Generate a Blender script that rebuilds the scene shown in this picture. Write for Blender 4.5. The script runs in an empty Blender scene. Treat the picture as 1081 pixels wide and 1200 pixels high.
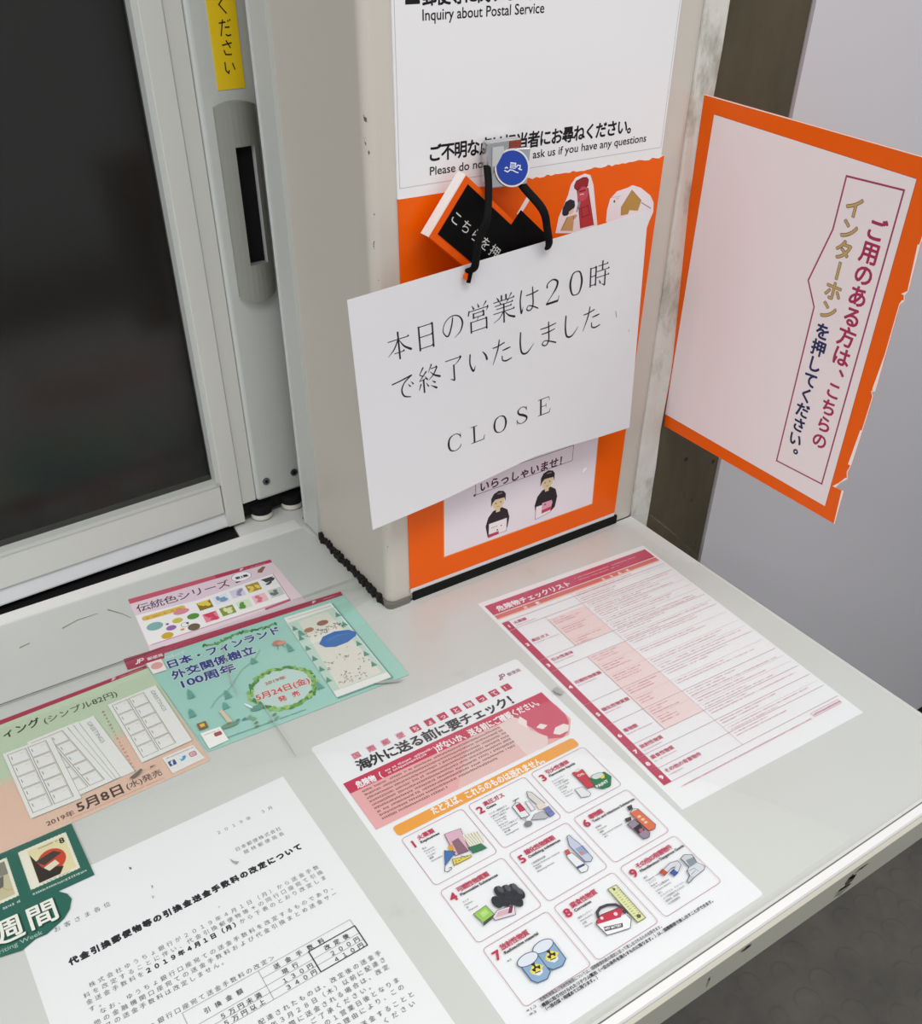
import bpy, math, random
from mathutils import Matrix, Vector

S = bpy.context.scene
COL = S.collection

# ------------------------------------------------------------------ camera
cam_d = bpy.data.cameras.new('camera')
cam = bpy.data.objects.new('camera', cam_d)
COL.objects.link(cam)
PITCH, YAW, ROLL = 0.6702868758, -0.5881503972, 0.0114019924      # looking down, to the right, slight roll
fwd = Vector((-math.sin(YAW) * math.cos(PITCH), math.cos(YAW) * math.cos(PITCH), -math.sin(PITCH)))
rgt0 = Vector((math.cos(YAW), math.sin(YAW), 0))
up0 = rgt0.cross(fwd)
rgt = rgt0 * math.cos(ROLL) + up0 * math.sin(ROLL)
upv = up0 * math.cos(ROLL) - rgt0 * math.sin(ROLL)
m = Matrix((rgt, upv, -fwd)).transposed().to_4x4()
m.translation = Vector((0, 0, 1.477))
cam.matrix_world = m
cam_d.sensor_fit = 'HORIZONTAL'
cam_d.sensor_width = 36
cam_d.lens = 36 * 1082 / 1081
cam_d.shift_y = 120 / 1081
cam_d.clip_start = 0.02
S.camera = cam

# ------------------------------------------------------------------ light
S.view_settings.view_transform = 'Standard'
S.view_settings.look = 'None'
S.view_settings.gamma = 1
S.view_settings.use_curve_mapping = False
S.view_settings.exposure = -0.22
world = bpy.data.worlds.new('room_light')
S.world = world
world.use_nodes = True
world.node_tree.nodes['Background'].inputs[0].default_value = (0.92, 0.96, 1.0, 1)
world.node_tree.nodes['Background'].inputs[1].default_value = 0.62

def area_light(x, y, z, w, d, power, rz=0, col=(1, 0.97, 0.95)):
    ld = bpy.data.lights.new('ceiling_and_fill_lamp', 'AREA')
    ld.shape = 'RECTANGLE'
    ld.size = w; ld.size_y = d
    ld.energy = power
    ld.color = col
    o = bpy.data.objects.new('ceiling_and_fill_lamp', ld)
    o.location = (x, y, z); o.rotation_euler = (0, 0, rz)
    COL.objects.link(o)
area_light(0.35, -0.25, 2.55, 1.3, 0.5, 18.5)
area_light(1.5, -0.35, 2.55, 0.5, 1.2, 8)
area_light(-1.3, -0.1, 2.2, 0.5, 1.2, 21)  # added fill from the left, brightens the orange poster and pillar side

# ------------------------------------------------------------------ materials
def lin(h):
    def f(c):
        c /= 255
        return c / 12.92 if c <= 0.04045 else ((c + 0.055) / 1.055) ** 2.4
    return tuple(f(int(h[i:i + 2], 16)) for i in (0, 2, 4)) + (1,)

class NT:
    def __init__(s, name):
        s.m = bpy.data.materials.new(name); s.m.use_nodes = True
        s.t = s.m.node_tree; s.b = s.t.nodes['Principled BSDF']; s.o = s.t.nodes['Material Output']
    def n(s, kind, **kw):
        nd = s.t.nodes.new(kind)
        for k, v in kw.items():
            if k.startswith('_'): nd.inputs[k[1:].replace('_', ' ')].default_value = v
            else: setattr(nd, k, v)
        return nd
    def l(s, a, ao, b, bi): s.t.links.new(a.outputs[ao], b.inputs[bi])
    def coord(s): return s.n('ShaderNodeTexCoord')
    def noise(s, scale, detail=4, rough=0.55, stretch=None):
        c = s.coord(); nz = s.n('ShaderNodeTexNoise', _Scale=scale, _Detail=detail, _Roughness=rough)
        if stretch:
            mp = s.n('ShaderNodeMapping'); mp.inputs['Scale'].default_value = stretch
            s.l(c, 'Object', mp, 'Vector'); s.l(mp, 'Vector', nz, 'Vector')
        else: s.l(c, 'Object', nz, 'Vector')
        return nz
    def ramp(s, src, out, stops):
        r = s.n('ShaderNodeValToRGB')
        e = r.color_ramp.elements
        while len(e) < len(stops): e.new(0.5)
        for i, (p, c) in enumerate(stops): e[i].position = p; e[i].color = c
        s.l(src, out, r, 'Fac'); return r
    def mix(s, fac, a, b):
        x = s.n('ShaderNodeMix', data_type='RGBA')
        if isinstance(fac, tuple): s.l(fac[0], fac[1], x, 0)
        else: x.inputs[0].default_value = fac
        for v, i in ((a, 6), (b, 7)):
            if isinstance(v, tuple) and len(v) == 2: s.l(v[0], v[1], x, i)
            else: x.inputs[i].default_value = v
        return x
    def bump(s, src, out, strength, dist=0.001):
        bp = s.n('ShaderNodeBump'); bp.inputs['Strength'].default_value = strength; bp.inputs['Distance'].default_value = dist
        s.l(src, out, bp, 'Height'); s.l(bp, 'Normal', s.b, 'Normal'); return bp

_ink = {}
def ink(h, rough=0.5):
    if h not in _ink:
        x = NT('ink_' + h.lower())
        x.b.inputs['Base Color'].default_value = lin(h)
        x.b.inputs['Roughness'].default_value = rough
        x.b.inputs['Specular IOR Level'].default_value = 0.25
        _ink[h] = x.m
    return _ink[h]
_pap = {}
def paper(h, rough=0.42, spec=0.4):
    if h not in _pap:
        x = NT('sheet_' + h.lower())
        nz = x.noise(220, 3)
        c = lin(h)
        mx = x.mix((x.noise(6, 2), 'Fac'), c, tuple(v * 0.985 for v in c[:3]) + (1,))
        x.l(mx, 2, x.b, 'Base Color')
        x.b.inputs['Roughness'].default_value = rough
        x.b.inputs['Specular IOR Level'].default_value = spec
        x.bump(nz, 'Fac', 0.03, 0.0004)
        _pap[h] = x.m
    return _pap[h]
def flat(name, h, rough=0.5, metal=0.0, spec=0.5, nscale=30, namp=0.94, bump=0.0):
    x = NT(name); c = lin(h)
    nz = x.noise(nscale, 4)
    mx = x.mix((nz, 'Fac'), c, tuple(v * namp for v in c[:3]) + (1,))
    x.l(mx, 2, x.b, 'Base Color')
    x.b.inputs['Roughness'].default_value = rough; x.b.inputs['Metallic'].default_value = metal
    x.b.inputs['Specular IOR Level'].default_value = spec
    if bump: x.bump(nz, 'Fac', bump, 0.001)
    return x.m

def counter_mat():
    x = NT('counter_laminate')
    base = x.mix((x.noise(3.5, 5), 'Fac'), lin('D8D9D6'), lin('CDCFCB'))
    st = x.ramp(x.noise(9, 6, 0.7), 'Fac', [(0.0, (0, 0, 0, 1)), (0.62, (0, 0, 0, 1)), (0.8, (0.5, 0.5, 0.5, 1))])
    m1 = x.mix((st, 'Color'), (base, 2), lin('9C9D97'))
    c = x.coord(); v = x.n('ShaderNodeTexVoronoi', _Scale=26.0, _Randomness=1.0); x.l(c, 'Object', v, 'Vector')
    sp = x.ramp(v, 'Distance', [(0.0, (1, 1, 1, 1)), (0.035, (0.6, 0.6, 0.6, 1)), (0.06, (0, 0, 0, 1))])
    gate = x.ramp(x.noise(5, 2), 'Fac', [(0.5, (0, 0, 0, 1)), (0.58, (1, 1, 1, 1))])
    mu = x.n('ShaderNodeMath', operation='MULTIPLY'); x.l(sp, 'Color', mu, 0); x.l(gate, 'Color', mu, 1)
    m2 = x.mix((mu, 'Value'), (m1, 2), lin('6E6E6A'))
    x.l(m2, 2, x.b, 'Base Color'); x.b.inputs['Roughness'].default_value = 0.4; x.b.inputs['Specular IOR Level'].default_value = 0.35
    return x.m
def pillar_mat():
    x = NT('chipped_cream_paint')
    base = x.mix((x.noise(4, 4, stretch=(1, 1, 0.25)), 'Fac'), lin('CFC8BE'), lin('C3BDB2'))
    c = x.coord(); sx = x.n('ShaderNodeSeparateXYZ'); x.l(c, 'Object', sx, 'Vector')
    # paint chips sit on the exposed front left arris
    near = x.n('ShaderNodeMath', operation='ADD'); x.l(sx, 'X', near, 0); x.l(sx, 'Y', near, 1)
    mr = x.n('ShaderNodeMapRange'); x.l(near, 'Value', mr, 'Value')
    mr.inputs['From Min'].default_value = 0.0045; mr.inputs['From Max'].default_value = 0.014
    mr.inputs['To Min'].default_value = 1.0; mr.inputs['To Max'].default_value = 0.0
    nz = x.noise(170, 3, 0.6, (1, 1, 0.6)); nb = x.noise(16, 2)
    a = x.n('ShaderNodeMath', operation='MULTIPLY'); x.l(nz, 'Fac', a, 0); x.l(nb, 'Fac', a, 1)
    b = x.n('ShaderNodeMath', operation='MULTIPLY'); x.l(a, 'Value', b, 0); x.l(mr, 'Result', b, 1)
    ch = x.ramp(b, 'Value', [(0.285, (0, 0, 0, 1)), (0.30, (1, 1, 1, 1))])
    m1 = x.mix((ch, 'Color'), (base, 2), lin('5A554E'))
    x.l(m1, 2, x.b, 'Base Color'); x.b.inputs['Roughness'].default_value = 0.38
    return x.m
def concrete_mat():
    x = NT('bare_concrete')
    base = x.ramp(x.noise(7, 8, 0.65, (1, 1, 0.35)), 'Fac', [(0.3, lin('3C3524')), (0.7, lin('5C523E'))])
    c = x.coord(); v = x.n('ShaderNodeTexVoronoi', _Scale=30.0); x.l(c, 'Object', v, 'Vector')
    sp = x.ramp(v, 'Distance', [(0.0, (1, 1, 1, 1)), (0.07, (1, 1, 1, 1)), (0.1, (0, 0, 0, 1))])
    gate = x.ramp(x.noise(9, 2), 'Fac', [(0.47, (0, 0, 0, 1)), (0.53, (1, 1, 1, 1))])
    mu = x.n('ShaderNodeMath', operation='MULTIPLY'); x.l(sp, 'Color', mu, 0); x.l(gate, 'Color', mu, 1)
    mm = x.mix((mu, 'Value'), (base, 'Color'), lin('1E1B18'))
    x.l(mm, 2, x.b, 'Base Color'); x.b.inputs['Roughness'].default_value = 0.85
    x.bump(x.noise(60, 5), 'Fac', 0.3, 0.002)
    return x.m
def plaster_mat():
    x = NT('rough_white_paint')
    base = x.ramp(x.noise(22, 6, 0.7, (1, 1, 0.5)), 'Fac', [(0.36, lin('A9A598')), (0.5, lin('D6D2CA')), (0.7, lin('DFDCD5'))])
    x.l(base, 'Color', x.b, 'Base Color'); x.b.inputs['Roughness'].default_value = 0.7
    x.bump(x.noise(40, 5), 'Fac', 0.5, 0.003); return x.m
def floor_mat():
    x = NT('studded_rubber_floor')
    c = x.coord(); v = x.n('ShaderNodeTexVoronoi', _Scale=17.0, _Randomness=0.35); x.l(c, 'Object', v, 'Vector')
    disc = x.ramp(v, 'Distance', [(0.0, (1, 1, 1, 1)), (0.36, (1, 1, 1, 1)), (0.42, (0, 0, 0, 1))])
    base = x.ramp(x.noise(9, 6, 0.65), 'Fac', [(0.3, lin('4E4B45')), (0.7, lin('635F58'))])
    rim = x.ramp(v, 'Distance', [(0.35, (0, 0, 0, 1)), (0.40, (0.22, 0.22, 0.22, 1)), (0.45, (0, 0, 0, 1))])
    mm = x.mix((rim, 'Color'), (base, 'Color'), lin('45423F'))
    x.l(mm, 2, x.b, 'Base Color'); x.b.inputs['Roughness'].default_value = 0.6
    x.bump(disc, 'Color', 0.4, 0.0012); return x.m
def clear_mat(name, rough, fac=0.75, tint=(0.985, 0.99, 0.985, 1)):
    x = NT(name); x.t.nodes.remove(x.b)
    tr = x.n('ShaderNodeBsdfTransparent'); tr.inputs['Color'].default_value = tint
    gl = x.n('ShaderNodeBsdfGlossy'); gl.inputs['Roughness'].default_value = rough
    fr = x.n('ShaderNodeFresnel'); fr.inputs['IOR'].default_value = 1.45
    mu = x.n('ShaderNodeMath', operation='MULTIPLY'); mu.inputs[1].default_value = fac; x.l(fr, 'Fac', mu, 0)
    mx = x.n('ShaderNodeMixShader'); x.l(mu, 'Value', mx, 'Fac'); x.l(tr, 'BSDF', mx, 1); x.l(gl, 'BSDF', mx, 2)
    x.l(mx, 'Shader', x.o, 'Surface'); return x.m
MAT = dict(
    counter=counter_mat(), pillar=pillar_mat(), concrete=concrete_mat(), plaster=plaster_mat(), floor=floor_mat(),
    vinyl=clear_mat('clear_vinyl', 0.3, 0.13), glass=clear_mat('window_glass', 0.14, 0.85, (0.8, 0.8, 0.8, 1)),
    wall=flat('white_steel_panel', 'D2CFD3', 0.45, nscale=2, namp=0.97), cream=flat('cream_edge', 'BFBDAE', 0.5, nscale=14, namp=0.9),
    trim=flat('white_trim', 'E6E6E4', 0.35), alu=flat('satin_aluminium', 'DADAD5', 0.42, 0.2, nscale=3, namp=0.93),
    alu_light=flat('pale_aluminium', 'D9DBDC', 0.35, 0.2), plate=flat('grey_door_plate', 'CDD0CC', 0.45, 0.15, nscale=3, namp=0.92),
    handle=flat('grey_green_plastic', '8F9088', 0.4), black=flat('black_rubber_and_dark_gap', '121212', 0.8, spec=0.2), seal=flat('black_sealant', '1C1A18', 0.9, bump=1.0, nscale=140),
    blind=flat('dark_blind', '46413A', 0.8, nscale=6, namp=0.85), roller=flat('white_nylon', 'DEDCD2', 0.4), film=flat('grey_film', 'C9CCC8', 0.45, nscale=7, namp=0.93),
    yellow=flat('yellow_tape', 'F0CB14', 0.5), steel=flat('bright_steel', 'C8C8C8', 0.2, 0.95, nscale=60), rust=flat('rust_red_paint', '8A3A26', 0.6), cord=flat('black_cord', '0C0C0E', 0.8, spec=0.15, nscale=200),
    card_black=flat('black_card', '08080A', 0.6, spec=0.12), orange=flat('orange_board', 'F05A00', 0.45, spec=0.25), edge=flat('pale_card_edge', 'EFE6E2', 0.5), chip=flat('bare_wood_chip', '4A4234', 0.9), pen=flat('grey_scuff', '8A877C', 0.8), screw=flat('screw_steel', '77797A', 0.3, 0.9), grey=flat('grey_rubber', '6E6C66', 0.3))

# ------------------------------------------------------------------ mesh helpers
class MB:
    def __init__(s): s.v = []; s.f = []; s.mi = []; s.m = []
    def mat(s, m):
        if m not in s.m: s.m.append(m)
        return s.m.index(m)
    def add(s, vs, fs, m):
        k = len(s.v); i = s.mat(m)
        s.v += [tuple(v) for v in vs]
        for f in fs: s.f.append([k + j for j in f]); s.mi.append(i)
    def box(s, a, b, m):
        (x0, y0, z0), (x1, y1, z1) = a, b
        vs = [(x0, y0, z0), (x1, y0, z0), (x1, y1, z0), (x0, y1, z0), (x0, y0, z1), (x1, y0, z1), (x1, y1, z1), (x0, y1, z1)]
        s.add(vs, [(3, 2, 1, 0), (4, 5, 6, 7), (0, 1, 5, 4), (1, 2, 6, 5), (2, 3, 7, 6), (3, 0, 4, 7)], m)
    def prism(s, pts, axis, a, b, m):
        # closed outline pts extruded along an axis from a to b
        def P(p, h): return {'x': (h, p[0], p[1]), 'y': (p[0], h, p[1]), 'z': (p[0], p[1], h)}[axis]
        n = len(pts); vs = [P(p, a) for p in pts] + [P(p, b) for p in pts]
        s.add(vs, [list(range(n))[::-1], list(range(n, 2 * n))] + [(i, (i + 1) % n, n + (i + 1) % n, n + i) for i in range(n)], m)
    def cyl(s, c, r, h, m, axis='z', n=28, r2=None):
        r2 = r if r2 is None else r2; vs = []
        for rr, hh in ((r, 0), (r2, h)):
            for i in range(n):
                t = 2 * math.pi * i / n; a, b = rr * math.cos(t), rr * math.sin(t)
                d = {'z': (a, b, hh), 'y': (a, hh, b), 'x': (hh, a, b)}[axis]
                vs.append((c[0] + d[0], c[1] + d[1], c[2] + d[2]))
        s.add(vs, [list(range(n))[::-1], list(range(n, 2 * n))] + [(i, (i + 1) % n, n + (i + 1) % n, n + i) for i in range(n)], m)
    def tube(s, pts, r, m, n=8, flat=1.0):
        pts = [Vector(p) for p in pts]; vs = []; fs = []
        for i, p in enumerate(pts):
            d = (pts[min(i + 1, len(pts) - 1)] - pts[max(i - 1, 0)]).normalized()
            u = d.cross(Vector((0, 1, 0.01))).normalized(); w = d.cross(u).normalized()
            for j in range(n):
                t = 2 * math.pi * j / n; vs.append(p + u * r * math.cos(t) + w * r * flat * math.sin(t))
        for i in range(len(pts) - 1):
            for j in range(n): fs.append((i * n + j, i * n + (j + 1) % n, (i + 1) * n + (j + 1) % n, (i + 1) * n + j))
        fs += [list(range(n))[::-1], list(range((len(pts) - 1) * n, len(pts) * n))]
        s.add(vs, fs, m)
    def build(s, name, parent=None, smooth=False, bevel=0, label=None):
        me = bpy.data.meshes.new(name); me.from_pydata(s.v, [], s.f)
        for m in s.m: me.materials.append(m)
        me.polygons.foreach_set('material_index', s.mi)
        if smooth: me.polygons.foreach_set('use_smooth', [True] * len(s.f))
        me.update()
        o = bpy.data.objects.new(name, me); COL.objects.link(o)
        if parent is not None: o.parent = parent
        if label: o['label'] = label
        if bevel:
            b = o.modifiers.new('bevel', 'BEVEL'); b.width = bevel; b.segments = 3; b.limit_method = 'ANGLE'
        return o
def tag(o, label, cat, group=None):
    o['label'] = label; o['category'] = cat
    if group: o['group'] = group
    return o
def thing(name, label, cat, loc=(0, 0, 0), rz=0, group=None):
    o = bpy.data.objects.new(name, None); COL.objects.link(o)
    o.empty_display_size = 0.05; o.location = loc; o.rotation_euler = (0, 0, rz)
    return tag(o, label, cat, group)
def structure(o): o['kind'] = 'structure'; return o
def rrect(x0, y0, x1, y1, r, n=6):
    if r <= 0: return [(x0, y0), (x1, y0), (x1, y1), (x0, y1)]
    o = []
    for cx, cy, a in ((x1 - r, y1 - r, 0), (x0 + r, y1 - r, 90), (x0 + r, y0 + r, 180), (x1 - r, y0 + r, 270)):
        for i in range(n): t = math.radians(a + 90 * i / (n - 1)); o.append((cx + r * math.cos(t), cy + r * math.sin(t)))
    return o

# ------------------------------------------------------------------ the room
Z = 0.9                                          # counter height
fl = MB(); fl.box((-3, -3, -0.05), (4, 0.66, 0), MAT['floor']); structure(fl.build('floor'))
w = MB(); w.box((0.8190, 0.659, 0), (4, 0.72, 2.7), MAT['wall']); structure(w.build('wall_right'))
w = MB(); w.box((0.819, 0.652, 0), (4, 0.659, 0.07), MAT['black']); structure(w.build('baseboard_right'))
w = MB(); w.prism([(0.7065, 0.66), (0.79, 0.66), (0.8170, 0.6625), (0.8170, 0.9), (0.7065, 0.9)], 'z', 0, 2.7, MAT['concrete']); structure(w.build('concrete_column'))
w = MB()
pts = []
for i in range(41): pts.append((0.7065 + 0.0012 * math.sin(i * 1.7) + 0.0008 * math.sin(i * 4.1), 0.86 + i * 0.046))
w.prism([(0.676, 0.86)] + pts + [(0.676, 2.7)], 'y', 0.657, 0.85, MAT['plaster']); structure(w.build('trim_1', bevel=0.003))
w = MB(); w.box((-3, 0.66, 0), (0.7065, 0.9, Z - 0.034), MAT['wall']); structure(w.build('wall_front'))
# pillar: one painted box with a rounded front left arris
w = MB()
X0, X1, Y0, Y1 = 0.3485, 0.6775, 0.6535, 0.842
pl = [(0.009 - 0.009 * math.cos(t), 0.009 - 0.009 * math.sin(t)) for t in [math.pi / 2 * i / 8 for i in range(9)]]
pr = [(X1 - X0 - 0.012 + 0.012 * math.sin(t), 0.012 - 0.012 * math.cos(t)) for t in [math.pi / 2 * i / 8 for i in range(9)]]
w.prism(pl + pr + [(X1 - X0, Y1 - Y0), (0, Y1 - Y0)], 'z', Z + 0.001, 2.7, MAT['pillar'])
pil = structure(w.build('pillar')); pil.location = (X0, Y0, 0)
w = MB()
random.seed(4)
for i in range(60):
    y = 0.66 + i * 0.0024; h = random.uniform(0.004, 0.009); d = random.uniform(0.003, 0.0065)
    w.box((X0 - d, y, Z), (X0 + 0.002, y + 0.0026, Z + h), MAT['seal'])
structure(w.build('trim_2'))
w = MB(); w.box((X0 + 0.027, 0.6505, Z), (X1 - 0.03, 0.656, Z + 0.0105), MAT['black'])
structure(w.build('trim_3'))
w = MB(); w.prism(rrect(X0 - 0.003, Y0 - 0.004, X0 + 0.026, Y0 + 0.012, 0.006), 'z', Z, Z + 0.006, MAT['grey']); structure(w.build('trim_4'))
# aluminium channel on the side of the pillar, in front of the sliding window
w = MB(); w.box((X0 - 0.004, 0.804, Z + 0.004), (X0 + 0.001, 0.838, 2.7), MAT['plate']); w.box((X0 - 0.0055, 0.8365, Z + 0.004), (X0 - 0.003, 0.838, 2.7), MAT['alu_light'])
structure(w.build('trim_5'))

w = MB(); w.box((-1.2, 0.84, Z - 0.033), (0.272, 0.93, Z - 0.002), MAT['black']); structure(w.build('slot_dark_fill'))  # black filler standing in for the darkness of the slot below the window

# ------------------------------------------------------------------ counter
ct = thing('service_counter', 'pale grey laminate service counter with a chipped cream front edge, covered in posters', 'counter', (0, 0, Z))
w = MB(); w.prism([(-0.9, 0.2005), (0.672, 0.2005), (0.672, 0.6525), (0.3478, 0.6525), (0.3478, 0.8560), (0.45, 0.8560), (0.45, 0.905), (0.278, 0.905), (0.272, 0.8560), (-0.9, 0.8420)], 'z', -0.034, 0, MAT['counter']); w.build('worktop', ct)
w = MB(); w.prism([(0.1940, -0.002), (0.195, 0), (0.2005, 0.0012), (0.2005, -0.006), (0.1940, -0.006)], 'x', -0.9, 0.672, MAT['trim']); w.build('edge_trim', ct)
w = MB(); w.prism([(0.1905, -0.0035), (0.1938, -0.0025), (0.1938, -0.034), (0.1905, -0.034)], 'x', -0.9, 0.672, MAT['cream']); ap = w.build('front_edging', ct)
w = MB(); w.box((-0.9, 0.2011, 0), (0.672, 0.2019, 0.0004), MAT['grey']); w.build('dark_seam', ct)  # thin grey line along the joint behind the front trim
for x, y0, y1, wd, mt in ((0.4870, -0.011, -0.023, 0.0065, 'chip'), (0.3715, -0.006, -0.011, 0.005, 'chip'), (0.337, -0.012, -0.026, 0.0012, 'pen'), (0.481, -0.020, -0.031, 0.010, 'pen'), (0.497, -0.008, -0.012, 0.010, 'pen')):
    w = MB(); random.seed(int(x * 9999))
    pts = [(x + wd * math.cos(t) * random.uniform(0.6, 1.2), (y0 + y1) / 2 + abs(y1 - y0) / 2 * math.sin(t) * random.uniform(0.6, 1.2)) for t in [2 * math.pi * i / 12 for i in range(18)]]
    w.prism(pts, 'y', 0.1902, 0.1907, MAT[mt]); w.build('chip', ap)
w = MB(); w.prism([(-0.9, 0.8335), (0.338, 0.8370), (0.338, 0.8555), (0.272, 0.8555), (-0.9, 0.8405)], 'z', 0, 0.0006, MAT['trim']); w.build('back_lip', ct)
# grey film behind, thin and cut to the pillar
fm = MB(); fm.prism([(-0.9, 0.7245), (0.3445, 0.7145), (0.3445, 0.800), (0.338, 0.834), (-0.9, 0.833)], 'z', Z, Z + 0.0001, MAT['film'])
tag(fm.build('desk_film'), 'grey desk film on the back of the counter between the pillar and the sliding window', 'desk mat')
# scuffs on the film
for pts in ([(0.062, 0.798), (0.078, 0.803), (0.098, 0.803)], [(0.108, 0.804), (0.118, 0.79), (0.124, 0.778)], [(0.02, 0.79), (0.03, 0.792)]):
    sc = MB(); P = [Vector((a, b, Z + 0.00025)) for a, b in pts]; N = Vector((0.3, 1, 0)).normalized() * 0.0011
    vs = []
    for i, p in enumerate(P): vs += [p + N * (1 - .3 * i), p - N * (1 - .3 * i)]
    sc.add(vs, [(2 * i, 2 * i + 1, 2 * i + 3, 2 * i + 2) for i in range(len(P) - 1)], MAT['pen']); sc.build('scuff_mark', bpy.data.objects['desk_film'])

# clear vinyl mat, its back right corner curling up against the column
vm = MB()
def zup(x, y):
    a = max(0, min(1, (x - 0.640) / 0.03)); b = max(0, min(1, (y - 0.50) / 0.12))
    return 0.0032 + 0.018 * a * a * b * b * (3 - 2 * b)
xs = [-0.9, -0.5, -0.1, 0.2, 0.3455] + [0.3455 + (0.6695 - 0.3455) * i / 60 for i in range(1, 61)]
ys = [0.2035 + (0.646 - 0.2035) * j / 80 for j in range(81)] + [0.68, 0.714]
vid = {}; vv = []; ff = []
def vtx(i, j):
    if (i, j) not in vid:
        x, y = xs[i], ys[j]; rc = 0.03; cx, cy = 0.6695 - rc, 0.646 - rc
        if x > cx and y > cy:
            q = max(x - cx, y - cy); L = math.hypot(x - cx, y - cy)
            if L > 1e-9: x, y = cx + (x - cx) / L * q, cy + (y - cy) / L * q
        vid[(i, j)] = len(vv); vv.append((x, y, Z + zup(x, y)))
    return vid[(i, j)]
for j in range(len(ys) - 1):
    for i in range(len(xs) - 1):
        if j >= 80 and i >= 4: continue
        ff.append((vtx(i, j), vtx(i + 1, j), vtx(i + 1, j + 1), vtx(i, j + 1)))
vm.add(vv, ff, MAT['vinyl'])
vo = vm.build('vinyl_mat', smooth=True); so = vo.modifiers.new('thickness', 'SOLIDIFY'); so.thickness = 0.0008
tag(vo, 'clear vinyl mat covering the posters on the counter, curling at the column', 'desk mat')

# marks and creases on the mat
def mark(name, poly, m, width=None):
    b = MB(); z = Z + 0.0034
    if width:
        P = [Vector((x, y, z)) for x, y in poly]; vs = []
        for i, p in enumerate(P):
            d = (P[min(i + 1, len(P) - 1)] - P[max(i - 1, 0)]).normalized(); n = Vector((-d.y, d.x, 0)) * width * (0.5 if i in (0, len(P) - 1) else 1)
            vs += [p + n, p - n]
        b.add(vs, [(2 * i, 2 * i + 1, 2 * i + 3, 2 * i + 2) for i in range(len(P) - 1)], m)
    else: b.add([(x, y, z) for x, y in poly], [list(range(len(poly)))], m)
    return b.build(name, vo)
g1, g2 = flat('faint_smear', 'A9AAA6', 0.7), flat('dark_smear', '6E6A62', 0.8)
mark('crease', [(0.1831, 0.5926), (0.1814, 0.5586), (0.1812, 0.5387), (0.1805, 0.5162)], g1, 0.0005)
mark('crease', [(0.1839, 0.6891), (0.1708, 0.6338), (0.1689, 0.6126)], g1, 0.0005)
mark('smudge', [(0.0565, 0.5688), (0.0614, 0.5709), (0.0674, 0.5737), (0.0685, 0.5717), (0.0638, 0.568), (0.0582, 0.5664)], g2)
mark('smudge', [(0.2787, 0.5606), (0.293, 0.5570), (0.3052, 0.5493), (0.299, 0.5503), (0.2829, 0.5575)], g1)
mark('smudge', [(0.4115, 0.4659), (0.4171, 0.4661), (0.418, 0.4568), (0.4143, 0.4555), (0.4114, 0.4611)], g1)
mark('smudge', [(0.0745, 0.5718), (0.0791, 0.5715), (0.0782, 0.5708), (0.0744, 0.5699)], g2)
mark('dark_edge', [(-0.3, 0.7150), (-0.01, 0.7146), (0.09, 0.7143), (0.137, 0.7142)], g2, 0.0007)
mark('dark_edge', [(0.27, 0.7142), (0.3, 0.7142), (0.343, 0.7142)], g1, 0.0005)

# ------------------------------------------------------------------ sliding window
AW = math.atan2(0.0162, 0.2672)
sw = thing('sliding_window', 'grey aluminium sliding window with a dark pane and recessed pull handle, left of the pillar', 'window', (0.0174, 0.8613, Z), AW)
T = 1.8
w = MB(); w.box((-1.0, 0.002, 0.022), (0.2490, 0.030, 0.0575), MAT['alu']); w.build('bottom_rail', sw)
w = MB(); w.prism([(0.0, 0.0045), (0.0, 0.006), (0.007, 0.0215), (0.03, 0.0215), (0.03, 0.0045)], 'x', -1.0, 0.2560, MAT['alu_light']); w.build('rail_ledge', sw)
w = MB(); w.box((-1.0, 0.0005, 0.0575), (0.2490, 0.012, 0.0615), MAT['plate']); w.box((0.2450, 0.0005, 0.0575), (0.2500, 0.012, T), MAT['plate']); w.build('glazing_bead', sw)
w = MB(); w.box((-1.0, 0.012, 0.055), (0.2500, 0.017, T), MAT['glass']); w.build('glass_pane', sw)
w = MB(); w.box((0.2500, -0.002, 0.0045), (0.2705, 0.030, T), MAT['alu']); w.box((0.2712, 0.000, 0.026), (0.2880, 0.030, T), MAT['alu']); w.build('stile', sw, bevel=0.0008)
w = MB(); w.box((0.2885, -0.003, 0.0245), (0.3500, 0.028, T), MAT['plate']); dp = w.build('door_plate', sw, bevel=0.004)
for u, z in ((0.3015, 0.047), (0.3365, 0.047)):
    s_ = MB(); s_.cyl((u, -0.0045, z), 0.0042, 0.002, MAT['screw'], 'y', 18); s_.cyl((u, -0.0048, z), 0.002, 0.0006, MAT['black'], 'y', 6); s_.build('screw', dp)
# handle: rounded plate with a slot
hp = MB()
outer = [(0.3005, 0.262), (0.3005, 0.418)] + [(0.3005 + 0.0385 * i / 8, 0.418 + 0.006 * math.sin(math.pi * i / 8)) for i in range(9)] + [(0.339, 0.262)] + [(0.339 - 0.0385 * i / 8, 0.262 - 0.012 * math.sin(math.pi * i / 8)) for i in range(1, 8)]
slot = (0.3130, 0.3325, 0.285, 0.389)
yf, yb = -0.0125, -0.003
x0, x1, z0, z1 = 0.3005, 0.339, 0.255, 0.421
def curve_y(u): t = (u - (x0 + x1) / 2) / ((x1 - x0) / 2); return yf + 0.0055 * t * t
us = [x0, 0.304, 0.308, slot[0], 0.318, 0.3228, 0.328, slot[1], 0.335, x1]
def ztop(u): return z1 + 0.004 * (1 - ((u - 0.32) / 0.0195) ** 2)
def zbot(u): return z0 - 0.006 * (1 - ((u - 0.32) / 0.0195) ** 2)
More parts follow.
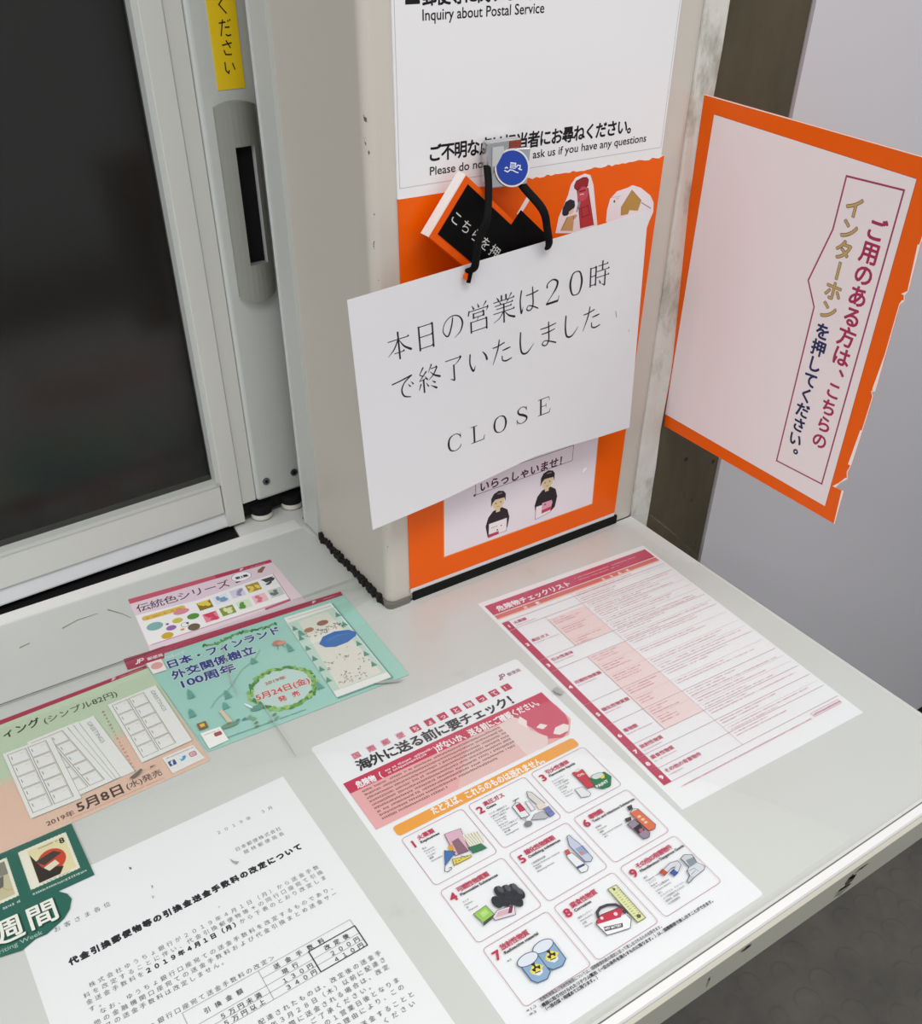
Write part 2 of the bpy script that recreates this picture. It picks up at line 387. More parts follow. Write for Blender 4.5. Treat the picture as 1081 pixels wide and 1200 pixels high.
for a, b in zip(us, us[1:]):
    spans = [(None, None)] if not (a >= slot[0] - 1e-6 and b <= slot[1] + 1e-6) else [(None, slot[2]), (slot[3], None)]
    for lo, hi in spans:
        la, lb = (zbot(a), zbot(b)) if lo is None else (lo, lo); ha, hb = (ztop(a), ztop(b)) if hi is None else (hi, hi)
        hp.add([(a, curve_y(a), la), (b, curve_y(b), lb), (b, curve_y(b), hb), (a, curve_y(a), ha), (a, yb, la), (b, yb, lb), (b, yb, hb), (a, yb, ha)], [(0, 1, 2, 3), (3, 2, 6, 7), (4, 5, 1, 0)], MAT['handle'])
hp.add([(x0, curve_y(x0), z0), (x0, curve_y(x0), z1), (x0, yb, z1), (x0, yb, z0)], [(0, 1, 2, 3)], MAT['handle'])
hp.add([(x1, curve_y(x1), z0), (x1, curve_y(x1), z1), (x1, yb, z1), (x1, yb, z0)], [(3, 2, 1, 0)], MAT['handle'])
for sx in (slot[0], slot[1]): hp.add([(sx, curve_y(sx), slot[2]), (sx, curve_y(sx), slot[3]), (sx, yb, slot[3]), (sx, yb, slot[2])], [(0, 1, 2, 3)], MAT['alu_light'])
ho = hp.build('pull_handle', sw)
w = MB(); w.box((slot[0] - 0.001, yb - 0.0006, slot[2] - 0.002), (slot[1] + 0.001, yb, slot[3] + 0.002), MAT['black']); w.build('recess', ho)
w = MB(); w.box((0.2735, 0.004, 0.007), (0.3500, 0.024, 0.0245), MAT['black']); w.box((-1.0, 0.006, 0.0016), (0.2540, 0.03, 0.0045), MAT['black']); w.build('brush_seal_and_dark_gap', sw)  # long low box is black fill for the dark gap under the ledge
for u in (0.2935, 0.3325):
    w = MB(); w.cyl((u, 0.0035, 0.0015), 0.0125, 0.0065, MAT['roller'], n=32); w.cyl((u, 0.0035, 0.008), 0.0132, 0.010, MAT['black'], n=32); w.build('roller', sw, bevel=0.0015)
# dark roller blind hanging behind the pane
w = MB(); w.box((-1.2, 0.93, 0.5), (0.75, 0.935, 2.7), MAT['blind']); tag(w.build('roller_blind'), 'dark brown roller blind seen through the window pane', 'blind')

SHEETS = [
{"key":"A","name":"safety_poster","label":"white safety poster with nine boxed drawings of banned goods, on the counter","cat":"poster","O":[0.19574,0.52155,0.9],"ex":[0.99999,-0.00392,0],"ey":[0.00392,0.99999,0],"outline":[[215,-3],[214.85317,-2.07295],[214.42705,-1.23664],[213.76336,-0.57295],[212.92705,-0.14683],[212,0],[3,0],[2.07295,-0.14683],[1.23664,-0.57295],[0.57295,-1.23664],[0.14683,-2.07295],[0,-3],[0,-306.5],[0.14683,-307.42705],[0.57295,-308.26336],[1.23664,-308.92705],[2.07295,-309.35317],[3,-309.5],[212,-309.5],[212.92705,-309.35317],[213.76336,-308.92705],[214.42705,-308.26336],[214.85317,-307.42705],[215,-306.5]],"th":0.3,"paper":"F2F3F6","lift":0,"parts":[
 {"name":"heading","parent":-1,"ops":[[1,"P","8A4A66",[[184.7,-15.4],[184,-17],[186.3,-17],[187.2,-15.1],[188.7,-10.5],[187.2,-10.5],[186.1,-15.2]]],[2,"L","8A4A66",1.1,[[187.6,-16.9],[189.5,-11],[191.8,-11.1],[192.4,-12.7],[191.2,-14.1],[189.1,-14.1]],0],[3,"T","8A5A6E","郵便局",194.5,-16.5,0,14.5,4.8,"s",0.12],[4,"P","E9C3CB",[[24.9,-31.9],[32.7,-31.9],[32.7,-24.5],[24.9,-24.5]]],[5,"T","C23B58","国",25.4,-31,0,0,6.9,"",0.15],[6,"P","E9C3CB",[[39.4,-31.9],[47.2,-31.9],[47.2,-24.5],[39.4,-24.5]]],[7,"T","C23B58","際",39.9,-31,0,0,6.9,"",0.15],[8,"P","E9C3CB",[[53.3,-31.9],[61.1,-31.9],[61.1,-24.5],[53.3,-24.5]]],[9,"T","C23B58","郵",53.8,-31,0,0,6.9,"",0.15],[10,"P","E9C3CB",[[67.7,-31.9],[75.5,-31.9],[75.5,-24.5],[67.7,-24.5]]],[11,"T","C23B58","便",68.2,-31,0,0,6.9,"",0.15],[12,"P","C23B58",[[82.7,-32.1],[91.3,-32.1],[91.3,-24.1],[82.7,-24.1]]],[13,"T","F4F2F4","ち",84,-30.7,0,0,6.2,"",0.12],[14,"P","C23B58",[[97.2,-32.1],[105.8,-32.1],[105.8,-24.1],[97.2,-24.1]]],[15,"T","F4F2F4","ょ",98.5,-30.7,0,0,6.2,"",0.12],[16,"P","C23B58",[[110.4,-32.1],[119,-32.1],[119,-24.1],[110.4,-24.1]]],[17,"T","F4F2F4","っ",111.7,-30.7,0,0,6.2,"",0.12],[18,"P","C23B58",[[124.6,-32.1],[133.2,-32.1],[133.2,-24.1],[124.6,-24.1]]],[19,"T","F4F2F4","と",125.9,-30.7,0,0,6.2,"",0.12],[20,"P","C23B58",[[138.1,-32.1],[146.7,-32.1],[146.7,-24.1],[138.1,-24.1]]],[21,"T","F4F2F4","待",139.4,-30.7,0,0,6.2,"",0.12],[22,"P","C23B58",[[151.9,-32.1],[160.5,-32.1],[160.5,-24.1],[151.9,-24.1]]],[23,"T","F4F2F4","っ",153.2,-30.7,0,0,6.2,"",0.12],[24,"P","C23B58",[[165.8,-32.1],[174.4,-32.1],[174.4,-24.1],[165.8,-24.1]]],[25,"T","F4F2F4","て",167.1,-30.7,0,0,6.2,"",0.12],[26,"P","C23B58",[[179.5,-32.1],[188.1,-32.1],[188.1,-24.1],[179.5,-24.1]]],[27,"T","F4F2F4","！",180.8,-30.7,0,0,6.2,"",0.12],[28,"T","2E2E32","海外に送る前に要チェック！",22.9,-45.1,-0.02,164.43,13.2,"s",0.42]]},
 {"name":"warning_band","parent":-1,"ops":[[29,"P","E9AFAF",[[5,-106],[5,-63],[120,-63],[200,-63],[208,-70],[208,-92],[200,-101],[195,-106]]],[30,"P","E6C0BC",[[80,-106],[120,-63],[150,-63],[150,-106]]],[31,"P","D0566E",[[160,-62],[207,-62],[207.5,-85],[205,-93],[196,-103],[188,-106],[176,-100],[172,-80]]],[32,"P","EBD3D0",[[150,-64],[166,-62],[172,-70],[170,-84],[178,-98],[172,-106],[150,-106]]],[33,"P","F3E6E4",[[184,-98],[190,-93],[199,-93],[202,-97],[197,-102],[188,-102]]],[34,"P","F3E6E4",[[166,-70],[172,-65],[174,-73],[169,-80]]],[35,"P","F3E6E4",[[176,-84],[182,-82],[186,-87],[180,-89]]],[36,"P","C83C5A",[[5,-63],[5,-50.5],[207,-50.5],[207,-63]]]]},
 {"name":"lettering","parent":-1,"ops":[[37,"T","F4F2F4","危険物（",12.8,-60.9,-0.05,23.43,8.2,"x",0.25],[38,"T","F4F2F4",")がないか、送る前にご確認ください。",87.8,-61.4,-0.01,112.11,9,"x",0.28],[39,"G","F4F2F4",40.6,-58.1,0.02,47.51,2.4,0.9,3899],[40,"G","F4F2F4",39.4,-61.6,0.03,41.52,2.4,0.9,9710],[41,"G","5E3438",14,-67.5,0,136,2.2,0.92,8917],[42,"G","5E3438",14,-71.6,0,136,2.2,0.92,2137],[43,"G","5E3438",14,-75.7,0,136,2.2,0.92,6062],[44,"G","5E3438",14,-79.8,0,136,2.2,0.92,9895],[45,"G","5E3438",14,-83.9,0,136,2.2,0.92,7767],[46,"G","5E3438",14,-88,0,136,2.2,0.92,9517],[47,"G","5E3438",14,-92.1,0,133,2.2,0.92,1074],[48,"G","5E3438",14,-96.2,0,112,2.2,0.92,9923],[49,"G","5E3438",14,-100.3,0,60,2.2,0.92,216]]},
 {"name":"orange_bar","parent":-1,"ops":[[50,"R","F0A548",16.5,-121,195,-110.5,3,0],[51,"T","F4F2F4","たとえば、これらのものは送れません。",50.1,-117.1,-0.03,112.25,8.4,"x",0.26]]},
 {"name":"hazard_panel","parent":-1,"ops":[[52,"R","B06A80",16.5,-174.2,72.5,-124.2,3.2,0.35],[53,"T","C23B58","1",19.7,-136.8,0,5.6,9.6,"x",0.35],[54,"T","C23B58","火薬類",27.5,-132.2,0,15,5,"s",0.16],[55,"T","2E2E32","Explosives",27.5,-136,0,17,3.2,"x",0.12],[56,"T","46464C","花火",25.5,-141.8,0,3.8,2,"x",0],[57,"T","46464C","Fireworks",25.5,-144.42,0,8.82,1.9,"x",0],[58,"T","46464C","クラッカー",25.5,-147.04,0,9.5,2,"x",0],[59,"T","46464C","Cracker",25.5,-149.66,0,6.86,1.9,"x",0],[60,"T","46464C","爆薬",25.5,-152.28,0,3.8,2,"x",0],[61,"T","46464C","Ammunition",25.5,-154.9,0,9.8,1.9,"x",0]]},
 {"name":"hazard_panel","parent":-1,"ops":[[62,"R","B06A80",78,-174.2,134,-124.2,3.2,0.35],[63,"T","C23B58","2",81.2,-136.8,0,5.6,9.6,"x",0.35],[64,"T","C23B58","高圧ガス",89,-132.2,0,20,5,"s",0.16],[65,"T","2E2E32","Gases",89,-136,0,9,3.2,"x",0.12],[66,"T","46464C","ライター用補充ガス",87,-141.8,0,17.1,2,"x",0],[67,"T","46464C","Lighter refill gas",87,-144.42,0,17.64,1.9,"x",0],[68,"T","46464C","キャンプ用ガス",87,-147.04,0,13.3,2,"x",0],[69,"T","46464C","Camping gas",87,-149.66,0,10.78,1.9,"x",0],[70,"T","46464C","スプレー缶",87,-152.28,0,9.5,2,"x",0],[71,"T","46464C","Spray can",87,-154.9,0,8.82,1.9,"x",0],[72,"T","46464C","ダイビング用ボンベ",87,-157.52,0,17.1,2,"x",0],[73,"T","46464C","Diving cylinder",87,-160.14,0,14.7,1.9,"x",0],[74,"T","46464C","消火器",87,-162.76,0,5.7,2,"x",0],[75,"T","46464C","Extinguisher",87,-165.38,0,11.76,1.9,"x",0]]},
 {"name":"hazard_panel","parent":-1,"ops":[[76,"R","B06A80",140.2,-174.2,196.2,-124.2,3.2,0.35],[77,"T","C23B58","3",143.4,-136.8,0,5.6,9.6,"x",0.35],[78,"T","C23B58","引火性液体",151.2,-132.2,0,24,5,"s",0.16],[79,"T","2E2E32","Flammable liquids",151.2,-136,0,27,3.2,"x",0.12],[80,"T","46464C","オイルライター",149.2,-141.8,0,13.3,2,"x",0],[81,"T","46464C","Oil lighter",149.2,-144.42,0,10.78,1.9,"x",0],[82,"T","46464C","ライター用燃料",149.2,-147.04,0,13.3,2,"x",0],[83,"T","46464C","Lighter fuel",149.2,-149.66,0,11.76,1.9,"x",0],[84,"T","46464C","ペンキ類",149.2,-152.28,0,7.6,2,"x",0],[85,"T","46464C","Paint",149.2,-154.9,0,4.9,1.9,"x",0],[86,"T","46464C","マニキュア",149.2,-157.52,0,9.5,2,"x",0],[87,"T","46464C","Manicure",149.2,-160.14,0,7.84,1.9,"x",0]]},
 {"name":"hazard_panel","parent":-1,"ops":[[88,"R","B06A80",16.5,-230.2,72.5,-180.2,3.2,0.35],[89,"T","C23B58","4",19.7,-192.8,0,5.6,9.6,"x",0.35],[90,"T","C23B58","可燃性物質類",27.5,-188.2,0,28,5,"s",0.16],[91,"T","2E2E32","Flammable Substances",27.5,-192,0,33,3.2,"x",0.12],[92,"T","46464C","マッチ",25.5,-197.8,0,5.7,2,"x",0],[93,"T","46464C","Matches",25.5,-200.42,0,6.86,1.9,"x",0],[94,"T","46464C","炭",25.5,-203.04,0,1.9,2,"x",0],[95,"T","46464C","Charcoal",25.5,-205.66,0,7.84,1.9,"x",0]]},
 {"name":"hazard_panel","parent":-1,"ops":[[96,"R","B06A80",78,-230.2,134,-180.2,3.2,0.35],[97,"T","C23B58","5",81.2,-192.8,0,5.6,9.6,"x",0.35],[98,"T","C23B58","酸化性物質類",89,-188.2,0,28,5,"s",0.16],[99,"T","2E2E32","Oxidizing substances",89,-192,0,30,3.2,"x",0.12],[100,"T","46464C","小型酸素発生器",87,-197.8,0,13.3,2,"x",0],[101,"T","46464C","Oxygen Generator Chemical",87,-200.42,0,24.5,1.9,"x",0],[102,"T","46464C","漂白剤",87,-203.04,0,5.7,2,"x",0],[103,"T","46464C","Bleaching Powder",87,-205.66,0,15.68,1.9,"x",0]]},
 {"name":"hazard_panel","parent":-1,"ops":[[104,"R","B06A80",140.2,-230.2,196.2,-180.2,3.2,0.35],[105,"T","C23B58","6",143.4,-192.8,0,5.6,9.6,"x",0.35],[106,"T","C23B58","毒物類",151.2,-188.2,0,14,5,"s",0.16],[107,"T","2E2E32","Toxic and infectious Substances",151.2,-192,0,43,3.2,"x",0.12],[108,"T","46464C","殺虫剤",149.2,-197.8,0,5.7,2,"x",0],[109,"T","46464C","Pesticide",149.2,-200.42,0,8.82,1.9,"x",0],[110,"T","46464C","農薬",149.2,-203.04,0,3.8,2,"x",0],[111,"T","46464C","Agricultural Chemical",149.2,-205.66,0,20.58,1.9,"x",0],[112,"T","46464C","※1",149.2,-208.28,0,3.8,2,"x",0]]},
 {"name":"hazard_panel","parent":-1,"ops":[[113,"R","B06A80",16.5,-285.6,72.5,-235.6,3.2,0.35],[114,"T","C23B58","7",19.7,-248.2,0,5.6,9.6,"x",0.35],[115,"T","C23B58","放射性物質",27.5,-243.6,0,24,5,"s",0.16],[116,"T","2E2E32","Radioactive material",27.5,-247.4,0,29,3.2,"x",0.12],[117,"T","46464C","※2",25.5,-253.2,0,3.8,2,"x",0]]},
 {"name":"hazard_panel","parent":-1,"ops":[[118,"R","B06A80",78,-285.6,134,-235.6,3.2,0.35],[119,"T","C23B58","8",81.2,-248.2,0,5.6,9.6,"x",0.35],[120,"T","C23B58","腐食性物質",89,-243.6,0,24,5,"s",0.16],[121,"T","2E2E32","Corrosives",89,-247.4,0,15,3.2,"x",0.12],[122,"T","46464C","液体バッテリー",87,-253.2,0,13.3,2,"x",0],[123,"T","46464C","Wet battery",87,-255.82,0,10.78,1.9,"x",0],[124,"T","46464C","水銀",87,-258.44,0,3.8,2,"x",0],[125,"T","46464C","Mercury",87,-261.06,0,6.86,1.9,"x",0]]},
 {"name":"hazard_panel","parent":-1,"ops":[[126,"R","B06A80",140.2,-285.6,196.2,-235.6,3.2,0.35],[127,"T","C23B58","9",143.4,-248.2,0,5.6,9.6,"x",0.35],[128,"T","C23B58","その他の有害物件",151.2,-243.6,0,36,5,"s",0.16],[129,"T","2E2E32","Miscellaneous Dangerous Goods",151.2,-247.4,0,44,3.2,"x",0.12],[130,"T","46464C","磁石",149.2,-253.2,0,3.8,2,"x",0],[131,"T","46464C","Magnetic material",149.2,-255.82,0,16.66,1.9,"x",0],[132,"T","46464C","エンジン",149.2,-258.44,0,7.6,2,"x",0],[133,"T","46464C","Engine",149.2,-261.06,0,5.88,1.9,"x",0],[134,"T","46464C","リチウム電池※3",149.2,-263.68,0,15.2,2,"x",0],[135,"T","46464C","Lithium battery",149.2,-266.3,0,14.7,1.9,"x",0],[136,"T","46464C","他に",149.2,-268.92,0,3.8,2,"x",0],[137,"T","46464C","ドライアイス、アスベスト、",149.2,-271.54,0,24.7,2,"x",0],[138,"T","46464C","人に不快感を与えるもの",149.2,-274.16,0,20.9,2,"x",0],[139,"T","46464C","液体物、木炭等",149.2,-276.78,0,13.3,2,"x",0],[140,"T","46464C","その他危険物",149.2,-279.4,0,11.4,2,"x",0]]},
 {"name":"illustration","parent":4,"ops":[[141,"P","DDB4C4",[[46.8,-138.8],[60.3,-140.9],[54.3,-162.1],[43.2,-160.2]]],[142,"P","8E6A78",[[47.7,-147.9],[53.8,-147.5],[54.1,-162],[45.4,-160.3]]],[143,"L","4A4650",0.35,[[46.8,-138.8],[60.3,-140.9],[54.3,-162.1],[43.2,-160.2]],1],[144,"P","EFEAD8",[[57.4,-146.9],[59.5,-146.9],[58.8,-159.5],[56.9,-159.6]]],[145,"L","4A4650",0.25,[[57.4,-146.9],[58.8,-159.5]],0],[146,"P","EFEAD8",[[59.7,-147.6],[61.9,-147.5],[60.6,-159.9],[58.7,-160.1]]],[147,"L","4A4650",0.25,[[59.7,-147.6],[60.6,-159.9]],0],[148,"P","EFEAD8",[[62.1,-148.2],[64.2,-148.2],[62.4,-160.4],[60.5,-160.5]]],[149,"L","4A4650",0.25,[[62.1,-148.2],[62.4,-160.4]],0],[150,"P","EFEAD8",[[64.5,-148.9],[66.6,-148.8],[64.2,-160.8],[62.3,-161]]],[151,"L","4A4650",0.25,[[64.5,-148.9],[64.2,-160.8]],0],[152,"P","EFEAD8",[[66.8,-149.6],[69,-149.5],[66,-161.3],[64,-161.4]]],[153,"L","4A4650",0.25,[[66.8,-149.6],[66,-161.3]],0],[154,"P","EFEAD8",[[69.2,-150.2],[71.4,-150.2],[67.8,-161.7],[65.8,-161.9]]],[155,"L","4A4650",0.25,[[69.2,-150.2],[67.8,-161.7]],0],[156,"P","3E7E5C",[[55.6,-159.6],[65.5,-161.3],[67.1,-167.3],[55.6,-165.7]]],[157,"L","4A4650",0.35,[[55.6,-159.6],[65.5,-161.3],[67.1,-167.3],[55.6,-165.7]],1],[158,"P","D9A648",[[43.1,-149.8],[47.3,-150.4],[45.2,-155.3],[41.8,-154.5]]],[159,"P","4A76B4",[[38.6,-151.8],[45,-157.5],[31.4,-164.2]]],[160,"L","4A4650",0.4,[[38.6,-151.8],[45,-157.5],[31.4,-164.2]],1],[161,"L","4A4650",0.5,[[31.4,-164.2],[28.8,-167.9],[30.5,-169.6],[34.4,-168.8],[34.7,-167.3],[32.9,-167.2]],0],[162,"P","E3CF5E",[[39.3,-161.9],[53.2,-165.9],[52.5,-167.8],[37.5,-167.4]]],[163,"L","4A4650",0.4,[[39.3,-161.9],[53.2,-165.9],[52.5,-167.8],[37.5,-167.4]],1],[164,"L","4A4650",0.4,[[46.4,-162.3],[47.9,-165.3],[50.9,-165.9]],0],[165,"E","6A5A3A",40.8,-164.8,0.5,0.5,0,24],[166,"E","6A5A3A",43.1,-165.6,0.5,0.5,0,24],[167,"E","6A5A3A",39.8,-166.5,0.5,0.5,0,24],[168,"E","6A5A3A",45.3,-165,0.5,0.5,0,24]]},
 {"name":"illustration","parent":5,"ops":[[169,"P","EAEAEC",[[106.4,-145.2],[113.1,-144.1],[113.2,-159.3],[105.9,-158.3]]],[170,"P","C23B58",[[109.1,-145.4],[114,-145.5],[113.9,-153.7],[108.4,-153.2]]],[171,"L","4A4650",0.5,[[106.4,-145.2],[111.1,-143.6],[113.4,-144.6],[113.2,-159.3],[109.6,-160],[105.9,-158.3]],1],[172,"L","4A4650",0.6,[[110.3,-140.8],[116.2,-140.7]],0],[173,"L","4A4650",0.6,[[111,-142.8],[113.8,-140.7]],0],[174,"P","D9D6D2",[[125.3,-138.7],[128.3,-141.4],[130.6,-156.1],[124.4,-154.4],[123,-144.3]]],[175,"L","4A4650",0.45,[[125.3,-138.7],[128.3,-141.4],[130.6,-156.1],[124.4,-154.4],[123,-144.3]],1],[176,"P","E8D9CC",[[123.5,-153.8],[129.8,-155.5],[129.2,-160.5],[123.1,-159.3]]],[177,"P","E6E6EA",[[118.2,-146.6],[121.1,-147.7],[120.4,-157.1],[116.7,-157.1]]],[178,"L","4A4650",0.35,[[118.2,-146.6],[121.1,-147.7],[120.4,-157.1],[116.7,-157.1]],1],[179,"P","7B86C0",[[126.3,-160.2],[131.2,-160.3],[130.8,-169.1],[125.9,-169.7]]],[180,"L","4A4650",0.3,[[126.3,-160.2],[131.2,-160.3],[130.8,-169.1],[125.9,-169.7]],1],[181,"L","5560A0",0.5,[[127.2,-162.3],[131.3,-162.6]],0],[182,"L","5560A0",0.5,[[126.6,-165.6],[131,-165.9]],0],[183,"P","BDBDC4",[[111.5,-164.1],[117,-160.9],[123.9,-161.6],[125.1,-168.4],[121.9,-169.3]]],[184,"L","4A4650",0.35,[[111.5,-164.1],[117,-160.9],[123.9,-161.6],[125.1,-168.4],[121.9,-169.3]],1],[185,"E","7E8688",107.2,-165.8,3.4,2.8,0,24],[186,"L","4A4650",0.4,[[105.1,-157.8],[107,-162]],0],[187,"L","4A4650",0.4,[[108.8,-159.4],[107.4,-163]],0]]},
 {"name":"illustration","parent":6,"ops":[[188,"P","C8434F",[[168.8,-143.3],[175.5,-141.9],[178.6,-144.7],[176.1,-164.1],[169.2,-162.9]]],[189,"L","4A4650",0.4,[[168.8,-143.3],[175.5,-141.9],[178.6,-144.7],[176.1,-164.1],[169.2,-162.9]],1],[190,"P","E8D8DA",[[170.3,-142.6],[175.1,-141.6],[178.4,-144.2],[173.3,-144.6]]],[191,"P","2E7B50",[[176.9,-155.8],[191.9,-156.4],[193.6,-163.3],[186.5,-170.8],[179.4,-169.7],[175.2,-165.2]]],[192,"L","24593C",0.5,[[176.9,-155.8],[191.9,-156.4],[193.6,-163.3],[186.5,-170.8],[179.4,-169.7],[175.2,-165.2]],1],[193,"E","D8DCDC",184.6,-157,5.4,2.6,0,24],[194,"L","24593C",0.4,[[177.3,-155.3],[181.3,-153.8],[187.9,-154.7],[192.3,-157.5],[188.7,-160.2],[181.3,-159.4],[177.3,-155.3]],0],[195,"P","E2D44A",[[184.8,-159.3],[190.5,-158],[188.3,-161.5],[185.7,-161.4]]],[196,"T","F4F2F4","PAINT",175.8,-166.8,0,12.5,4,"x",0.15],[197,"T","F4F2F4","OIL",170.3,-149.2,-0.06,7.01,3,"x",0.1],[198,"P","E4E6E8",[[159.7,-158],[166.3,-159.1],[168,-168.4],[165.3,-170.1],[158.8,-167.6]]],[199,"L","4A4650",0.35,[[159.7,-158],[166.3,-159.1],[168,-168.4],[165.3,-170.1],[158.8,-167.6]],1]]},
 {"name":"illustration","parent":7,"ops":[[200,"E","35363C",52.8,-204.7,3.6,5.4,0,24],[201,"E","35363C",58.1,-206.9,3.6,5.4,0,24],[202,"E","35363C",63,-208.7,3.6,5.4,0,24],[203,"E","35363C",64.2,-213.3,3.6,5.4,0,24],[204,"E","35363C",46.4,-210.7,3.6,5.4,0,24],[205,"E","35363C",51.6,-212.8,3.6,5.4,0,24],[206,"E","35363C",56.5,-214.7,3.6,5.4,0,24],[207,"E","35363C",59.3,-217.8,3.6,5.4,0,24],[208,"E","5A5B62",54.5,-203,1.8,3.2,0,24],[209,"E","5A5B62",59.8,-205.1,1.8,3.2,0,24],[210,"E","5A5B62",64.7,-207,1.8,3.2,0,24],[211,"E","5A5B62",65.6,-212,1.8,3.2,0,24],[212,"P","9CCB62",[[26.6,-209.7],[37.9,-208.6],[38.9,-217.6],[28.7,-218.9]]],[213,"P","4E5A40",[[28.7,-218.9],[38.9,-217.6],[37.1,-219.5],[27.7,-221.3]]],[214,"L","4A4650",0.4,[[26.6,-209.7],[37.9,-208.6],[38.9,-217.6],[37.1,-219.5],[27.7,-221.3]],1],[215,"P","B9DE86",[[30.5,-211.6],[35.9,-210.8],[36.5,-214.8],[31,-215.6]]],[216,"P","E6DADE",[[42.6,-216.3],[55.3,-219.5],[51.5,-226.3],[36.8,-222.3],[36.7,-219.2]]],[217,"P","D8B4BE",[[42.7,-217.6],[50.7,-219.7],[47.2,-223],[37.9,-220.6]]],[218,"P","7C3A50",[[52.3,-218.2],[54.7,-219.2],[50.1,-223.6],[47.4,-222.7]]],[219,"L","4A4650",0.4,[[42.6,-216.3],[55.3,-219.5],[51.5,-226.3],[36.8,-222.3],[36.7,-219.2]],1]]},
 {"name":"illustration","parent":8,"ops":[[220,"P","C6CDE0",[[125,-191.7],[127.4,-191.8],[127.6,-196.2],[128.7,-201.1],[129.1,-218],[125.7,-219.9],[122.1,-217.6],[121.1,-199.8]]],[221,"P","9AA6CC",[[122.9,-204.4],[130,-204.8],[129.6,-212.9],[123,-212]]],[222,"E","D88A6A",124.8,-210,1.6,1.6,0,24],[223,"L","4A4650",0.45,[[125,-191.7],[127.4,-191.8],[127.6,-196.2],[128.7,-201.1],[129.1,-218],[125.7,-219.9],[122.1,-217.6],[121.1,-199.8]],1],[224,"P","C25A5C",[[114.8,-201.3],[118.5,-201.6],[117.9,-205.4],[113.7,-205.4]]],[225,"P","ECECF0",[[114.1,-205.6],[118.7,-205.9],[121.2,-222.4],[117.9,-225],[113.3,-224],[113,-207.7]]],[226,"P","4A5078",[[112.9,-217.8],[120.2,-218.4],[119.9,-220.3],[113,-219.9]]],[227,"L","4A4650",0.45,[[114.1,-205.6],[118.7,-205.9],[121.2,-222.4],[117.9,-225],[113.3,-224],[113,-207.7]],1]]},
 {"name":"illustration","parent":9,"ops":[[228,"P","4C4348",[[183.3,-194.6],[187.8,-194.9],[185.9,-198.8],[182.1,-198.9]]],[229,"P","DB7454",[[181.2,-200.8],[189.2,-200.9],[190.5,-220.2],[187.2,-223],[181.6,-221.8]]],[230,"L","4A4650",0.45,[[181.2,-200.8],[185.9,-198.8],[189.2,-200.9],[190.5,-220.2],[187.2,-223],[181.6,-221.8]],1],[231,"E","F0C8A8",184.9,-207.4,1.6,1.2,0,24],[232,"E","F0C8A8",185.4,-211.1,1.6,1.2,0,24],[233,"E","F0C8A8",185.4,-214.4,1.6,1.2,0,24],[234,"P","4C4348",[[173.8,-202.8],[179.3,-203.8],[177.4,-207.1],[172.7,-206.2]]],[235,"P","9A8A9C",[[171.8,-208.1],[179.7,-207.4],[181.2,-223.9],[177.9,-226.7],[173.2,-225.6]]],[236,"P","3A2E36",[[173,-213.8],[180.2,-212.7],[179.8,-219.8],[173,-220]]],[237,"P","B0667A",[[176,-216.6],[179.8,-217.3],[177.9,-220.2],[174.9,-219.6]]],[238,"L","4A4650",0.45,[[171.8,-208.1],[179.7,-207.4],[181.2,-223.9],[177.9,-226.7],[173.2,-225.6]],1]]},
